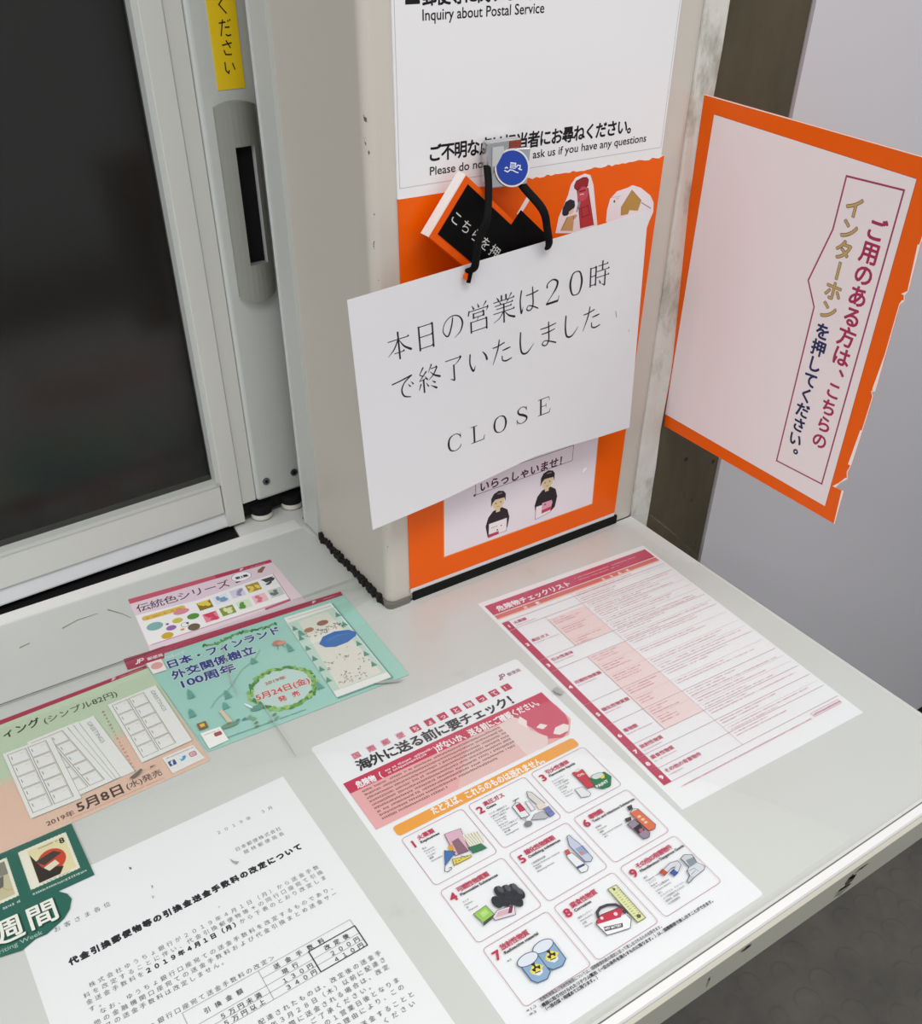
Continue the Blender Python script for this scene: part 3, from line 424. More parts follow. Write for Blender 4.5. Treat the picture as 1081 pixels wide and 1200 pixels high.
 {"name":"illustration","parent":10,"ops":[[239,"P","8FAECB",[[45.6,-256],[53.8,-254.4],[60.5,-256.5],[60.3,-272.8],[55.2,-275.8],[48,-274.6],[45.4,-270.9]]],[240,"L","4A5F80",0.7,[[45.6,-256],[54.6,-253.5],[60.4,-255.7],[60.8,-258.9],[60.3,-272.8],[55.2,-275.8],[48,-274.6],[45.4,-270.9]],1],[241,"E","DDE3EC",52.8,-256.9,8.2,4.2,0,24],[242,"L","4A5F80",0.6,[[61,-256.9],[60.6,-255.5],[59.3,-254.3],[57.3,-253.4],[54.8,-252.8],[52.1,-252.7],[49.5,-253.1],[47.2,-253.8],[45.6,-254.9],[44.7,-256.2],[44.7,-257.6],[45.6,-258.9],[47.2,-260],[49.5,-260.7],[52.1,-261.1],[54.8,-261],[57.3,-260.4],[59.3,-259.5],[60.6,-258.3],[61,-256.9]],0],[243,"P","E9D95C",[[48.4,-265.2],[54.2,-261.1],[59.1,-266.4],[54.9,-269.1],[48.7,-267.5]]],[244,"P","E6E6E6",[[48.7,-267.5],[56.8,-268.5],[55.5,-270.4],[52.1,-271]]],[245,"E","33332E",53.6,-264.6,1,1,0,24],[246,"P","33332E",[[55.2,-261.6],[53.6,-261.2],[52,-261.6],[53.6,-264.6]]],[247,"P","33332E",[[50.2,-264.7],[50.7,-266.3],[51.8,-267.5],[53.6,-264.6]]],[248,"P","33332E",[[55.4,-267.5],[56.5,-266.3],[57,-264.7],[53.6,-264.6]]],[249,"L","33332E",0.7,[[50.6,-268],[55,-268.7]],0],[250,"P","8FAECB",[[31,-258.3],[39,-256.7],[45.5,-258.8],[45.5,-274.8],[40.6,-277.8],[33.6,-276.6],[31,-272.9]]],[251,"L","4A5F80",0.7,[[31,-258.3],[39.7,-255.8],[45.4,-258],[45.8,-261.1],[45.5,-274.8],[40.6,-277.8],[33.6,-276.6],[31,-272.9]],1],[252,"E","DDE3EC",38,-259.2,8.2,4.2,0,24],[253,"L","4A5F80",0.6,[[46.2,-259.2],[45.8,-257.8],[44.5,-256.6],[42.5,-255.7],[40,-255.1],[37.3,-255],[34.7,-255.4],[32.4,-256.1],[30.8,-257.2],[29.9,-258.5],[29.9,-259.9],[30.8,-261.2],[32.4,-262.3],[34.7,-263],[37.3,-263.4],[40,-263.3],[42.5,-262.7],[44.5,-261.8],[45.8,-260.6],[46.2,-259.2]],0],[254,"P","E9D95C",[[33.9,-267.3],[39.5,-263.3],[44.3,-268.5],[40.3,-271.2],[34.2,-269.6]]],[255,"P","E6E6E6",[[34.2,-269.6],[42.1,-270.5],[40.9,-272.5],[37.5,-273.1]]],[256,"E","33332E",39,-266.7,1,1,0,24],[257,"P","33332E",[[40.6,-263.7],[39,-263.3],[37.4,-263.7],[39,-266.7]]],[258,"P","33332E",[[35.6,-266.8],[36.1,-268.4],[37.2,-269.6],[39,-266.7]]],[259,"P","33332E",[[40.8,-269.6],[41.9,-268.4],[42.4,-266.8],[39,-266.7]]],[260,"L","33332E",0.7,[[36.1,-270.1],[40.3,-270.8]],0]]},
 {"name":"illustration","parent":11,"ops":[[261,"P","DDE0A8",[[120.4,-245.6],[128,-246],[127.7,-278.4],[120.4,-278.2]]],[262,"L","5E6046",0.5,[[120.4,-245.6],[128,-246],[127.7,-278.4],[120.4,-278.2]],1],[263,"L","5E6046",0.35,[[122.9,-246.7],[124.7,-246.8]],0],[264,"L","5E6046",0.35,[[126.3,-248.9],[127.7,-249]],0],[265,"L","5E6046",0.35,[[122.8,-249],[124.7,-249.1]],0],[266,"L","5E6046",0.35,[[126.2,-250.9],[127.6,-251]],0],[267,"L","5E6046",0.35,[[122.7,-251.3],[124.6,-251.4]],0],[268,"L","5E6046",0.35,[[126.2,-252.9],[127.6,-253]],0],[269,"L","5E6046",0.35,[[122.6,-253.5],[124.5,-253.6]],0],[270,"L","5E6046",0.35,[[126.2,-254.9],[127.6,-255]],0],[271,"L","5E6046",0.35,[[122.5,-255.8],[124.4,-255.9]],0],[272,"L","5E6046",0.35,[[126.1,-256.9],[127.5,-257]],0],[273,"L","5E6046",0.35,[[122.4,-258],[124.3,-258.1]],0],[274,"L","5E6046",0.35,[[126.1,-258.9],[127.5,-259]],0],[275,"L","5E6046",0.35,[[122.3,-260.3],[124.2,-260.4]],0],[276,"L","5E6046",0.35,[[126,-260.8],[127.4,-261]],0],[277,"L","5E6046",0.35,[[122.2,-262.5],[124.1,-262.6]],0],[278,"L","5E6046",0.35,[[126,-262.8],[127.4,-262.9]],0],[279,"L","5E6046",0.35,[[122.2,-264.7],[124,-264.8]],0],[280,"L","5E6046",0.35,[[126,-264.8],[127.4,-264.9]],0],[281,"L","5E6046",0.35,[[122.1,-266.9],[123.9,-267]],0],[282,"L","5E6046",0.35,[[125.9,-266.7],[127.3,-266.8]],0],[283,"L","5E6046",0.35,[[122,-269.1],[123.8,-269.2]],0],[284,"L","5E6046",0.35,[[125.9,-268.6],[127.3,-268.8]],0],[285,"L","5E6046",0.35,[[121.9,-271.3],[123.7,-271.4]],0],[286,"L","5E6046",0.35,[[125.8,-270.6],[127.2,-270.7]],0],[287,"L","5E6046",0.35,[[121.8,-273.4],[123.6,-273.6]],0],[288,"L","5E6046",0.35,[[125.8,-272.5],[127.2,-272.6]],0],[289,"L","5E6046",0.35,[[121.7,-275.6],[123.6,-275.7]],0],[290,"L","5E6046",0.35,[[125.8,-274.4],[127.2,-274.5]],0],[291,"E","5E6046",124.4,-274.8,1.6,1.6,0,24],[292,"E","5E6046",124.3,-248.1,1,1,0,24],[293,"L","4A4650",2.2,[[99.5,-260.5],[101.4,-256.4],[105.8,-254.7],[111.5,-255.7],[116.6,-258.5],[119.2,-264.1],[118.6,-269]],0],[294,"P","F0F0F2",[[95.2,-263.1],[113.5,-268.1],[118.6,-268.2],[118,-274],[112.9,-278.9],[95.7,-274.5]]],[295,"P","C43E50",[[96.6,-261.7],[102.5,-259.5],[117.3,-262],[118.8,-264.6],[113.1,-268.6],[95.1,-264]]],[296,"L","4A4650",0.5,[[96.6,-261.7],[102.5,-259.5],[117.3,-262],[118,-274],[112.9,-278.9],[95.7,-274.5],[94.8,-263.6]],1],[297,"P","3A3A3E",[[97.7,-268.1],[111,-272.8],[109.1,-275.4],[96.2,-271.3]]],[298,"T","F4F2F4","WET BATTERY",97,-270.6,-0.32,12.55,2.6,"x",0.1],[299,"E","E8D8DA",111.7,-264.6,1.5,1.5,0,24],[300,"E","E8D8DA",101.2,-261.9,1.2,1.2,0,24]]},
 {"name":"illustration","parent":12,"ops":[[301,"L","D3D6DC",4.6,[[165.4,-256.1],[173.1,-254.8],[178.7,-255.8],[178.8,-259.2],[173.8,-260.9],[169.8,-261.7]],0],[302,"L","C8573E",4.6,[[162.7,-257.1],[166.9,-256.1]],0],[303,"L","3E62A6",4.6,[[168.8,-261.7],[173.5,-260.8]],0],[304,"L","4A4650",0.4,[[162.5,-255.8],[174.7,-253.1],[180.9,-254.9],[180.6,-258.8],[175,-262],[168.5,-263.5]],0],[305,"L","4A4650",0.4,[[163,-259.5],[172.3,-257.2],[175.1,-257.6],[174.1,-259.1],[167.9,-260.4]],0],[306,"P","C9CDD2",[[184.4,-254.4],[188.9,-253.4],[193.9,-256.6],[192,-263.9],[184.4,-263.5]]],[307,"P","8E949C",[[186.2,-257.8],[193.9,-258.9],[192,-263.9],[185,-263.6]]],[308,"P","D3D8DE",[[181.7,-264],[188.4,-264.6],[194.7,-269.4],[192,-271.4],[180.8,-272.4],[179.4,-269.3]]],[309,"P","BEC4CC",[[174.2,-271.8],[179,-269.8],[181.2,-271.9],[178.1,-273.6],[174.2,-274]]],[310,"L","4A4650",0.45,[[184.4,-254.4],[188.9,-253.4],[193.9,-256.6],[192,-263.9],[194.7,-269.4],[192,-271.4],[180.8,-272.4],[174.2,-274],[174.2,-271.8],[179.4,-269.3],[180.3,-265.4],[184.4,-263.5]],1],[311,"L","4A4650",0.3,[[181.2,-266],[186.6,-266.4],[187.5,-270]],0],[312,"L","4A4650",0.3,[[180.8,-269.4],[186.1,-268.4]],0]]},
 {"name":"footnote","parent":-1,"ops":[[313,"T","2E2E32","危険性物質及び放射性物質については、国際郵便約款の規定に従って差し出されるものを除きます。",27.2,-288.4,-0.02,106.62,2.9,"x",0.05],[314,"T","2E2E32","機器に取り付けられたリチウム電池（一定の条件を満たすものに限ります。）は、国際郵便で差し出すことができます。",26.1,-292.1,-0.02,153.42,2.9,"x",0.12],[315,"T","2E2E32","（一部の国・地域あてに限ります。）",25,-295.3,-0.02,46.11,2.9,"x",0.12],[316,"T","2E2E32","※1,2",15,-289.5,-0.04,8.21,2.6,"x",0],[317,"T","2E2E32","※3",15.2,-292.4,-0.09,5.72,2.6,"x",0]]},
]},
{"key":"S","name":"checklist_sheet","label":"red and white checklist table of nine rows, near the right edge of the counter","cat":"sheet","O":[0.42737,0.61047,0.9],"ex":[0.99859,-0.05311,0],"ey":[0.05311,0.99859,0],"outline":[[0,0],[215.22,0],[217.86,-305.16],[3.91,-309.59]],"th":0.3,"paper":"F1F2F5","lift":0,"parts":[
 {"name":"heading_band","parent":-1,"ops":[[1,"P","C44A68",[[4,-6.8],[212.1,-6.7],[212.2,-23.8],[4.2,-24.1]]],[2,"P","D9746E",[[4.2,-25.1],[212.2,-24.7],[212.3,-30.8],[4.3,-31.3]]],[3,"P","EFCDC0",[[4.3,-31.3],[212.3,-30.8],[212.3,-33],[4.3,-33.4]]],[4,"T","F4F2F4","危険物チェックリスト",12.09,-20.73,0,91.44,0,"",0.3],[5,"G","F0C8CC",112.06,-14.14,0,81.77,1.8,0.85,7688],[6,"G","F0C8CC",114.26,-18.43,0,53.79,1.6,0.85,4250],[7,"T","F4F2F4","分類",36.95,-30.57,0,19.36,4.4,"s",0.15],[8,"T","F4F2F4","主な品名",135.9,-30.37,0,36.56,4.2,"s",0.15]]},
 {"name":"number_column","parent":-1,"ops":[[9,"P","BE4562",[[4.4,-39.2],[12.5,-39.2],[12.7,-52.3],[4.5,-52.4]]],[10,"T","F4F2F4","1",6.63,-48.28,0.01,3.66,5.5,"x",0.3],[11,"P","BE4562",[[4.5,-52.9],[12.7,-52.8],[13.3,-103.7],[5.2,-103.8]]],[12,"T","F4F2F4","2",7.04,-80.77,0.01,3.65,5.5,"x",0.3],[13,"P","BE4562",[[5.2,-104.2],[13.3,-104.2],[13.6,-122.2],[5.4,-122.3]]],[14,"T","F4F2F4","3",7.48,-115.74,0.01,3.65,5.5,"x",0.3],[15,"P","BE4562",[[5.4,-122.8],[13.6,-122.8],[14.2,-173.6],[6.1,-173.7]]],[16,"T","F4F2F4","4",7.91,-150.71,0.01,3.65,5.5,"x",0.3],[17,"P","BE4562",[[6.1,-174.2],[14.2,-174.1],[14.6,-204.5],[6.4,-204.7]]],[18,"T","F4F2F4","5",8.43,-191.87,0.01,3.64,5.5,"x",0.3],[19,"P","BE4562",[[6.5,-205.1],[14.6,-205],[15,-233.9],[6.8,-234.1]]],[20,"T","F4F2F4","6",8.81,-222.04,0.01,3.64,5.5,"x",0.3],[21,"P","BE4562",[[6.8,-234.6],[15,-234.4],[15.1,-248.2],[7,-248.3]]],[22,"T","F4F2F4","7",9.08,-243.86,0.02,3.64,5.5,"x",0.3],[23,"P","BE4562",[[7,-248.8],[15.1,-248.7],[15.3,-265.8],[7.2,-265.9]]],[24,"T","F4F2F4","8",9.28,-259.8,0.02,3.64,5.5,"x",0.3],[25,"P","BE4562",[[7.2,-266.4],[15.4,-266.3],[15.6,-282.5],[7.4,-282.6]]],[26,"T","F4F2F4","9",9.49,-276.97,0.02,3.64,5.5,"x",0.3]]},
 {"name":"table_grid","parent":-1,"ops":[[27,"P","EFDAD9",[[47.6,-57.1],[93.2,-56.9],[93.7,-103.4],[48.1,-103.7]]],[28,"P","EFDAD9",[[48.4,-122.2],[93.9,-121.8],[95.1,-232.9],[49.7,-233.6]]],[29,"L","A04860",0.32,[[4.4,-39],[212.3,-38.5]],0],[30,"L","A04860",0.32,[[4.5,-52.6],[212.4,-51.9]],0],[31,"L","A04860",0.32,[[5.2,-104],[212.9,-102.6]],0],[32,"L","A04860",0.32,[[5.4,-122.6],[213,-120.9]],0],[33,"L","A04860",0.32,[[6.1,-173.9],[213.5,-171.5]],0],[34,"L","A04860",0.32,[[6.5,-204.9],[213.8,-202.1]],0],[35,"L","A04860",0.32,[[6.8,-234.3],[214,-231.1]],0],[36,"L","A04860",0.32,[[7,-248.5],[214.1,-245.1]],0],[37,"L","A04860",0.32,[[7.2,-266.2],[214.3,-262.5]],0],[38,"L","A04860",0.32,[[7.4,-282.9],[214.4,-279]],0],[39,"L","B8707E",0.25,[[92.9,-33.2],[95.6,-281.2]],0],[40,"L","B8707E",0.25,[[47.5,-52.5],[48.1,-103.7]],0],[41,"L","B8707E",0.25,[[48.4,-122.2],[49.7,-233.6]],0],[42,"L","D0A4A8",0.2,[[47.8,-72.8],[93.3,-72.6]],0],[43,"L","D0A4A8",0.2,[[48,-92.6],[93.5,-92.3]],0],[44,"L","D0A4A8",0.2,[[48.5,-137.3],[94,-136.9]],0],[45,"L","D0A4A8",0.2,[[48.7,-153.7],[94.2,-153.2]],0],[46,"L","D0A4A8",0.2,[[49.1,-188.3],[94.6,-187.7]],0],[47,"L","D0A4A8",0.2,[[49.5,-216],[94.9,-215.4]],0],[48,"L","C9A0A8",0.2,[[93,-42.5],[212.4,-42.1]],0],[49,"L","C9A0A8",0.2,[[93.2,-61.5],[212.5,-61]],0],[50,"L","C9A0A8",0.2,[[93.3,-72.6],[212.6,-72]],0],[51,"L","C9A0A8",0.2,[[93.5,-82.5],[212.7,-81.8]],0],[52,"L","C9A0A8",0.2,[[93.5,-92.3],[212.8,-91.6]],0],[53,"L","C9A0A8",0.2,[[93.8,-113.8],[213,-112.9]],0],[54,"L","C9A0A8",0.2,[[94,-136.9],[213.2,-135.8]],0],[55,"L","C9A0A8",0.2,[[94.2,-153.2],[213.3,-152]],0],[56,"L","C9A0A8",0.2,[[94.3,-163.1],[213.4,-161.8]],0],[57,"L","C9A0A8",0.2,[[94.6,-187.7],[213.6,-186.2]],0],[58,"L","C9A0A8",0.2,[[94.9,-215.4],[213.8,-213.7]],0],[59,"L","C9A0A8",0.2,[[95,-224.6],[213.9,-222.8]],0],[60,"L","C9A0A8",0.2,[[95.3,-256.9],[214.2,-254.9]],0]]},
 {"name":"lettering","parent":-1,"ops":[[61,"T","C24A66","火薬類",14.78,-46.39,0,15.16,4.6,"x",0.12],[62,"G","C98A98",14.82,-50.11,0,22.38,1.2,0.9,3142],[63,"T","C24A66","高圧ガス",15.17,-78.25,0.01,20.2,4.6,"x",0.12],[64,"G","C98A98",15.22,-81.96,0.01,30.01,1.2,0.9,7705],[65,"T","C24A66","引火性液体",15.58,-111.35,0.01,25.24,4.6,"x",0.12],[66,"G","C98A98",15.63,-115.06,0.01,22.18,1.2,0.9,9006],[67,"T","C24A66","可燃性物質類",16.04,-148.15,0.01,30.26,4.6,"x",0.12],[68,"G","C98A98",16.08,-151.87,0.01,21.06,1.2,0.9,2468],[69,"T","C24A66","酸化性物質類",16.55,-189.29,0.01,30.23,4.6,"x",0.12],[70,"G","C98A98",16.59,-193,0.01,16.85,1.2,0.9,2485],[71,"T","C24A66","毒物類",16.92,-219.45,0.01,15.11,4.6,"x",0.12],[72,"G","C98A98",16.97,-223.16,0.01,27.74,1.2,0.9,8572],[73,"T","C24A66","放射性物質",17.19,-241.56,0.02,25.17,4.6,"x",0.12],[74,"G","C98A98",17.24,-245.27,0.02,19.53,1.2,0.9,249],[75,"T","C24A66","腐食性物質",17.37,-255.79,0.02,25.16,4.6,"x",0.12],[76,"G","C98A98",17.41,-259.5,0.02,24.36,1.2,0.9,1050],[77,"T","C24A66","その他の有害物件",17.59,-273.42,0.02,40.26,4.6,"x",0.12],[78,"G","C98A98",17.63,-277.13,0.02,15.58,1.2,0.9,9685],[79,"G","C0566E",50.64,-60.79,0,13.65,1.15,0.78,509],[80,"G","C0566E",50.68,-64.03,0,31.97,1.15,0.78,4415],[81,"G","C0566E",50.72,-67.27,0.01,23.73,1.15,0.78,6351],[82,"G","C0566E",50.83,-76.52,0.01,29.39,1.15,0.78,6995],[83,"G","C0566E",50.87,-79.76,0.01,21.9,1.15,0.78,9453],[84,"G","C0566E",50.9,-83,0.01,23.07,1.15,0.78,2198],[85,"G","C0566E",51.06,-96.27,0.01,33.25,1.15,0.78,1597],[86,"G","C0566E",51.1,-99.51,0.01,13.47,1.15,0.78,8109],[87,"G","C0566E",51.13,-102.75,0.01,17.72,1.15,0.78,7147],[88,"G","C0566E",51.41,-125.89,0.01,30.88,1.15,0.78,4933],[89,"G","C0566E",51.44,-129.13,0.01,22.5,1.15,0.78,6323],[90,"G","C0566E",51.48,-132.37,0.01,26.08,1.15,0.78,8751],[91,"G","C0566E",51.58,-141.01,0.01,26.34,1.15,0.78,9573],[92,"G","C0566E",51.62,-144.25,0.01,18.07,1.15,0.78,5518],[93,"G","C0566E",51.66,-147.49,0.01,28.6,1.15,0.78,470],[94,"G","C0566E",51.77,-157.37,0.01,32.69,1.15,0.78,9926],[95,"G","C0566E",51.81,-160.61,0.01,28.35,1.15,0.78,2673],[96,"G","C0566E",51.85,-163.85,0.01,28.98,1.15,0.78,5348],[97,"G","C0566E",52.01,-177.11,0.01,35.2,1.15,0.78,9371],[98,"G","C0566E",52.04,-180.35,0.01,25.94,1.15,0.78,3460],[99,"G","C0566E",52.08,-183.59,0.01,27.44,1.15,0.78,9397],[100,"G","C0566E",52.18,-191.93,0.01,18.86,1.15,0.78,2039],[101,"G","C0566E",52.22,-195.17,0.01,14.09,1.15,0.78,7922],[102,"G","C0566E",52.26,-198.41,0.01,14.68,1.15,0.78,1092],[103,"G","C0566E",52.37,-207.97,0.01,22.21,1.15,0.78,2471],[104,"G","C0566E",52.41,-211.21,0.01,13.07,1.15,0.78,6999],[105,"G","C0566E",52.44,-214.45,0.01,30.6,1.15,0.78,1949],[106,"G","C0566E",52.51,-219.7,0.01,13.63,1.15,0.78,737],[107,"G","C0566E",52.54,-222.94,0.01,21.45,1.15,0.78,9608],[108,"G","C0566E",52.58,-226.18,0.01,20.35,1.15,0.78,4573],[109,"G","C0566E",96.17,-36.91,0,73.7,1.15,0.78,591],[110,"G","C0566E",96.21,-40.14,0,59.87,1.15,0.78,1262],[111,"G","C0566E",96.27,-46.14,0,45.64,1.15,0.78,8775],[112,"G","C0566E",96.31,-49.37,0,40.22,1.15,0.78,3234],[113,"G","C0566E",96.38,-55.99,0,106.55,1.15,0.78,4778],[114,"G","C0566E",96.42,-59.22,0,81.07,1.15,0.78,2560],[115,"G","C0566E",96.48,-65.22,0,86.66,1.15,0.78,5568],[116,"G","C0566E",96.52,-68.45,0.01,60.13,1.15,0.78,2267],[117,"G","C0566E",96.55,-71.68,0.01,101.25,1.15,0.78,6190],[118,"G","C0566E",96.6,-76.29,0.01,64.56,1.15,0.78,8521],[119,"G","C0566E",96.64,-79.52,0.01,65.22,1.15,0.78,9760],[120,"G","C0566E",96.71,-86.13,0.01,86.01,1.15,0.78,1681],[121,"G","C0566E",96.74,-89.36,0.01,81.71,1.15,0.78,8308],[122,"G","C0566E",96.82,-95.98,0.01,57.1,1.15,0.78,3894],[123,"G","C0566E",96.85,-99.21,0.01,104,1.15,0.78,7168],[124,"G","C0566E",96.89,-102.44,0.01,106.9,1.15,0.78,8539],[125,"G","C0566E",96.94,-107.05,0.01,59.32,1.15,0.78,5553],[126,"G","C0566E",96.97,-110.28,0.01,38.77,1.15,0.78,6803],[127,"G","C0566E",97.05,-117.51,0.01,107.56,1.15,0.78,5159],[128,"G","C0566E",97.09,-120.74,0.01,39.36,1.15,0.78,9654],[129,"G","C0566E",97.14,-125.51,0.01,82.5,1.15,0.78,985],[130,"G","C0566E",97.17,-128.74,0.01,82.59,1.15,0.78,5447],[131,"G","C0566E",97.3,-140.58,0.01,70.79,1.15,0.78,5777],[132,"G","C0566E",97.34,-143.81,0.01,80.83,1.15,0.78,4570],[133,"G","C0566E",97.48,-156.89,0.01,89.92,1.15,0.78,364],[134,"G","C0566E",97.51,-160.12,0.01,79.44,1.15,0.78,349],[135,"G","C0566E",97.59,-166.73,0.01,105.76,1.15,0.78,4115],[136,"G","C0566E",97.62,-169.96,0.01,82.15,1.15,0.78,4893],[137,"G","C0566E",97.69,-176.57,0.01,79.65,1.15,0.78,5244],[138,"G","C0566E",97.73,-179.8,0.01,50.4,1.15,0.78,3036],[139,"G","C0566E",97.85,-191.34,0.01,59.91,1.15,0.78,6049],[140,"G","C0566E",97.89,-194.57,0.01,97.3,1.15,0.78,4328],[141,"G","C0566E",98.03,-207.33,0.01,59.03,1.15,0.78,6180],[142,"G","C0566E",98.06,-210.56,0.01,45.27,1.15,0.78,442],[143,"G","C0566E",98.1,-213.79,0.01,106.23,1.15,0.78,2154],[144,"G","C0566E",98.15,-219.02,0.01,59.7,1.15,0.78,3647],[145,"G","C0566E",98.19,-222.25,0.01,83.87,1.15,0.78,4414],[146,"G","C0566E",98.25,-228.25,0.01,54.68,1.15,0.78,3071],[147,"G","C0566E",98.29,-231.48,0.02,85.57,1.15,0.78,1590],[148,"G","C0566E",98.35,-236.56,0.02,45.03,1.15,0.78,5276],[149,"G","C0566E",98.38,-239.79,0.02,104.62,1.15,0.78,3678],[150,"G","C0566E",98.5,-250.71,0.02,68.69,1.15,0.78,2774],[151,"G","C0566E",98.53,-253.94,0.02,43.49,1.15,0.78,3573],[152,"G","C0566E",98.61,-260.55,0.02,100.07,1.15,0.78,7391],[153,"G","C0566E",98.64,-263.78,0.02,56.88,1.15,0.78,1982],[154,"G","C0566E",98.69,-268.24,0.02,40.24,1.15,0.78,3127],[155,"G","C0566E",98.72,-271.47,0.02,60,1.15,0.78,9419],[156,"G","C65A72",18.67,-291.96,0.02,151.99,1.5,0.9,3008],[157,"L","C24A66",0.3,[[174.9,-283.4],[210.2,-282.7],[210.2,-287.3],[174.9,-288]],1],[158,"G","C24A66",176.6,-287.04,0.02,32.55,2.2,0.95,4565]]},
]},
{"key":"D","name":"notice_letter","label":"white printed letter with a small fee table, at the lower left of the counter","cat":"letter","O":[-0.05301,0.50155,0.9],"ex":[0.99986,0.01684,0],"ey":[-0.01684,0.99986,0],"outline":[[0,0],[216,0],[216,-305],[0,-305]],"th":0.3,"paper":"F0F1F3","lift":0,"parts":[
 {"name":"lettering","parent":-1,"ops":[[1,"T","56565A","２０１９年　３月",147.8,-26,0,47.2,4,"s",0],[2,"T","56565A","日本郵便株式会社",153.5,-48.6,0,38,4.2,"s",0],[3,"T","56565A","館林郵便局長",158,-54.4,0,33.2,4.2,"s",0],[4,"T","56565A","お客さま各位",20.8,-42.2,0,39.7,4.8,"s",0],[5,"T","2E2E32","代金引換郵便物等の引換金送金手数料の改定について",22.5,-73.5,0,174.5,6.2,"s",0.42],[6,"T","56565A","株式会社ゆうちょ銀行が２０１９年４月１日（月）から送金手数",28.7,-97,0,170.3,4.3,"s",0],[7,"T","56565A","料を改定することに伴い、代金引換郵便物等＊の同行口座宛て引換",23.5,-102.7,0,176,4.3,"s",0],[8,"T","56565A","金送金手数料を",23.5,-108.3,0,38.5,4.3,"s",0],[9,"T","2E2E32","２０１９年４月１日（月）",63,-108.3,0,68,4.6,"s",0.25],[10,"T","56565A","から下表のとおり改定しま",131,-108.3,0,68.5,4.3,"s",0],[11,"T","56565A","す。",23.5,-114,0,10.5,4.3,"s",0],[12,"T","56565A","なお、ゆうちょ銀行口座宛ての送金手数料を改定するものであり、",29,-119.3,0,172.5,4.3,"s",0],[13,"T","56565A","他の金融機関口座宛ての送金手数料および代金引換まとめ送金サー",23.5,-125,0,176,4.3,"s",0],[14,"T","56565A","ビスの送金手数料は改定しません。",23.5,-130.6,0,88.5,4.3,"s",0],[15,"T","56565A","＜ゆうちょ銀行口座宛て送金手数料の改定＞",30,-146.5,0,110,4.4,"s",0],[16,"T","56565A","送金手数料",136,-153.6,0,38,4.4,"s",0.12],[17,"T","56565A","引換金額",85,-157,0,27,4.4,"s",0.1],[18,"T","56565A","現行",139,-160.2,0,12,4.4,"s",0.1],[19,"T","56565A","改定後",171,-160.2,0,19,4.4,"s",0.15],[20,"T","56565A","５万円未満",92,-166.4,0,29,4.4,"s",0.1],[21,"T","56565A","１３０円",136,-166.4,0,23,4.4,"s",0.1],[22,"T","56565A","２００円",172,-166.4,0,23,4.4,"s",0.1],[23,"T","56565A","５万円以上",92,-172,0,29,4.4,"s",0.1],[24,"T","56565A","３４０円",136,-172,0,23,4.4,"s",0.1],[25,"T","56565A","４１０円",172,-172,0,23,4.4,"s",0.1],[26,"T","56565A","配達されたものは、改定後の送金手",111,-184,0,91,4.4,"s",0],[27,"T","56565A","年３月２８日（木）以前に配達さ",117,-190,0,85,4.4,"s",0],[28,"T","56565A","際に送金される場合は、改定",127,-196,0,74,4.4,"s",0],[29,"T","56565A","ご了承ください。",139,-202,0,47,4.4,"s",0],[30,"T","56565A","の１営業日後となりま",146,-208,0,56,4.4,"s",0],[31,"T","56565A","の理由により、この",151,-214,0,51,4.4,"s",0],[32,"T","56565A","送金することと",165,-222,0,40,4.4,"s",0],[33,"T","56565A","ください",178,-228,0,24,4.4,"s",0]]},
 {"name":"fee_table","parent":-1,"ops":[[34,"L","8A8A8C",0.3,[[73,-148.4],[196.6,-148.4]],0],[35,"L","8A8A8C",0.3,[[126.3,-155],[161,-155]],0],[36,"L","8A8A8C",0.3,[[73,-161.4],[161,-161.4]],0],[37,"L","8A8A8C",0.3,[[73,-167.2],[161,-167.2]],0],[38,"L","8A8A8C",0.3,[[73,-173],[161,-173]],0],[39,"L","8A8A8C",0.3,[[126.3,-148.4],[126.3,-173]],0],[40,"L","8A8A8C",0.3,[[73,-148.4],[73,-173]],0],[41,"L","8A8A8C",0.3,[[196.6,-148.4],[196.6,-155]],0],[42,"L","8A8A8C",0.3,[[161,-161.4],[197,-161.4]],0],[43,"L","8A8A8C",0.3,[[161,-167.2],[197,-167.2]],0],[44,"L","222226",0.75,[[161,-154.6],[197,-154.6],[197,-172.8],[161,-172.8]],1]]},
 {"name":"smudge","parent":-1,"ops":[[45,"P","A9ABA8",[[146.9,-52.2],[148.8,-56.2],[151.9,-58.7],[149,-60.3],[147.2,-56.9]]]]},
 {"name":"smudge","parent":-1,"ops":[[46,"P","6A6A6A",[[81.9,-17.5],[83.2,-19.3],[82.4,-20.9],[81.6,-19.5]]]]},
 {"name":"smudge","parent":-1,"ops":[[47,"P","8A8A8A",[[89.9,-42.3],[91,-43.5],[89.9,-45.7]]]]},
 {"name":"smudge","parent":-1,"ops":[[48,"P","B5B7B6",[[87.2,-51],[88.5,-52.7],[87.2,-54.7]]]]},
 {"name":"smudge","parent":-1,"ops":[[49,"P","9A9A9A",[[123.6,-86.2],[124.4,-87.2],[123.8,-88]]]]},
]},
{"key":"TR","name":"stamp_poster","label":"small pink poster with painted colour dots, tucked under the teal poster","cat":"poster","group":"stamp posters in a row on the counter","O":[0.13055,0.8088,0.9],"ex":[0.99658,-0.08265,0],"ey":[0.08265,0.99658,0],"outline":[[0,0],[152,0],[160,-95],[0,-95]],"th":0.3,"paper":"E8D5DE","lift":0.2,"parts":[
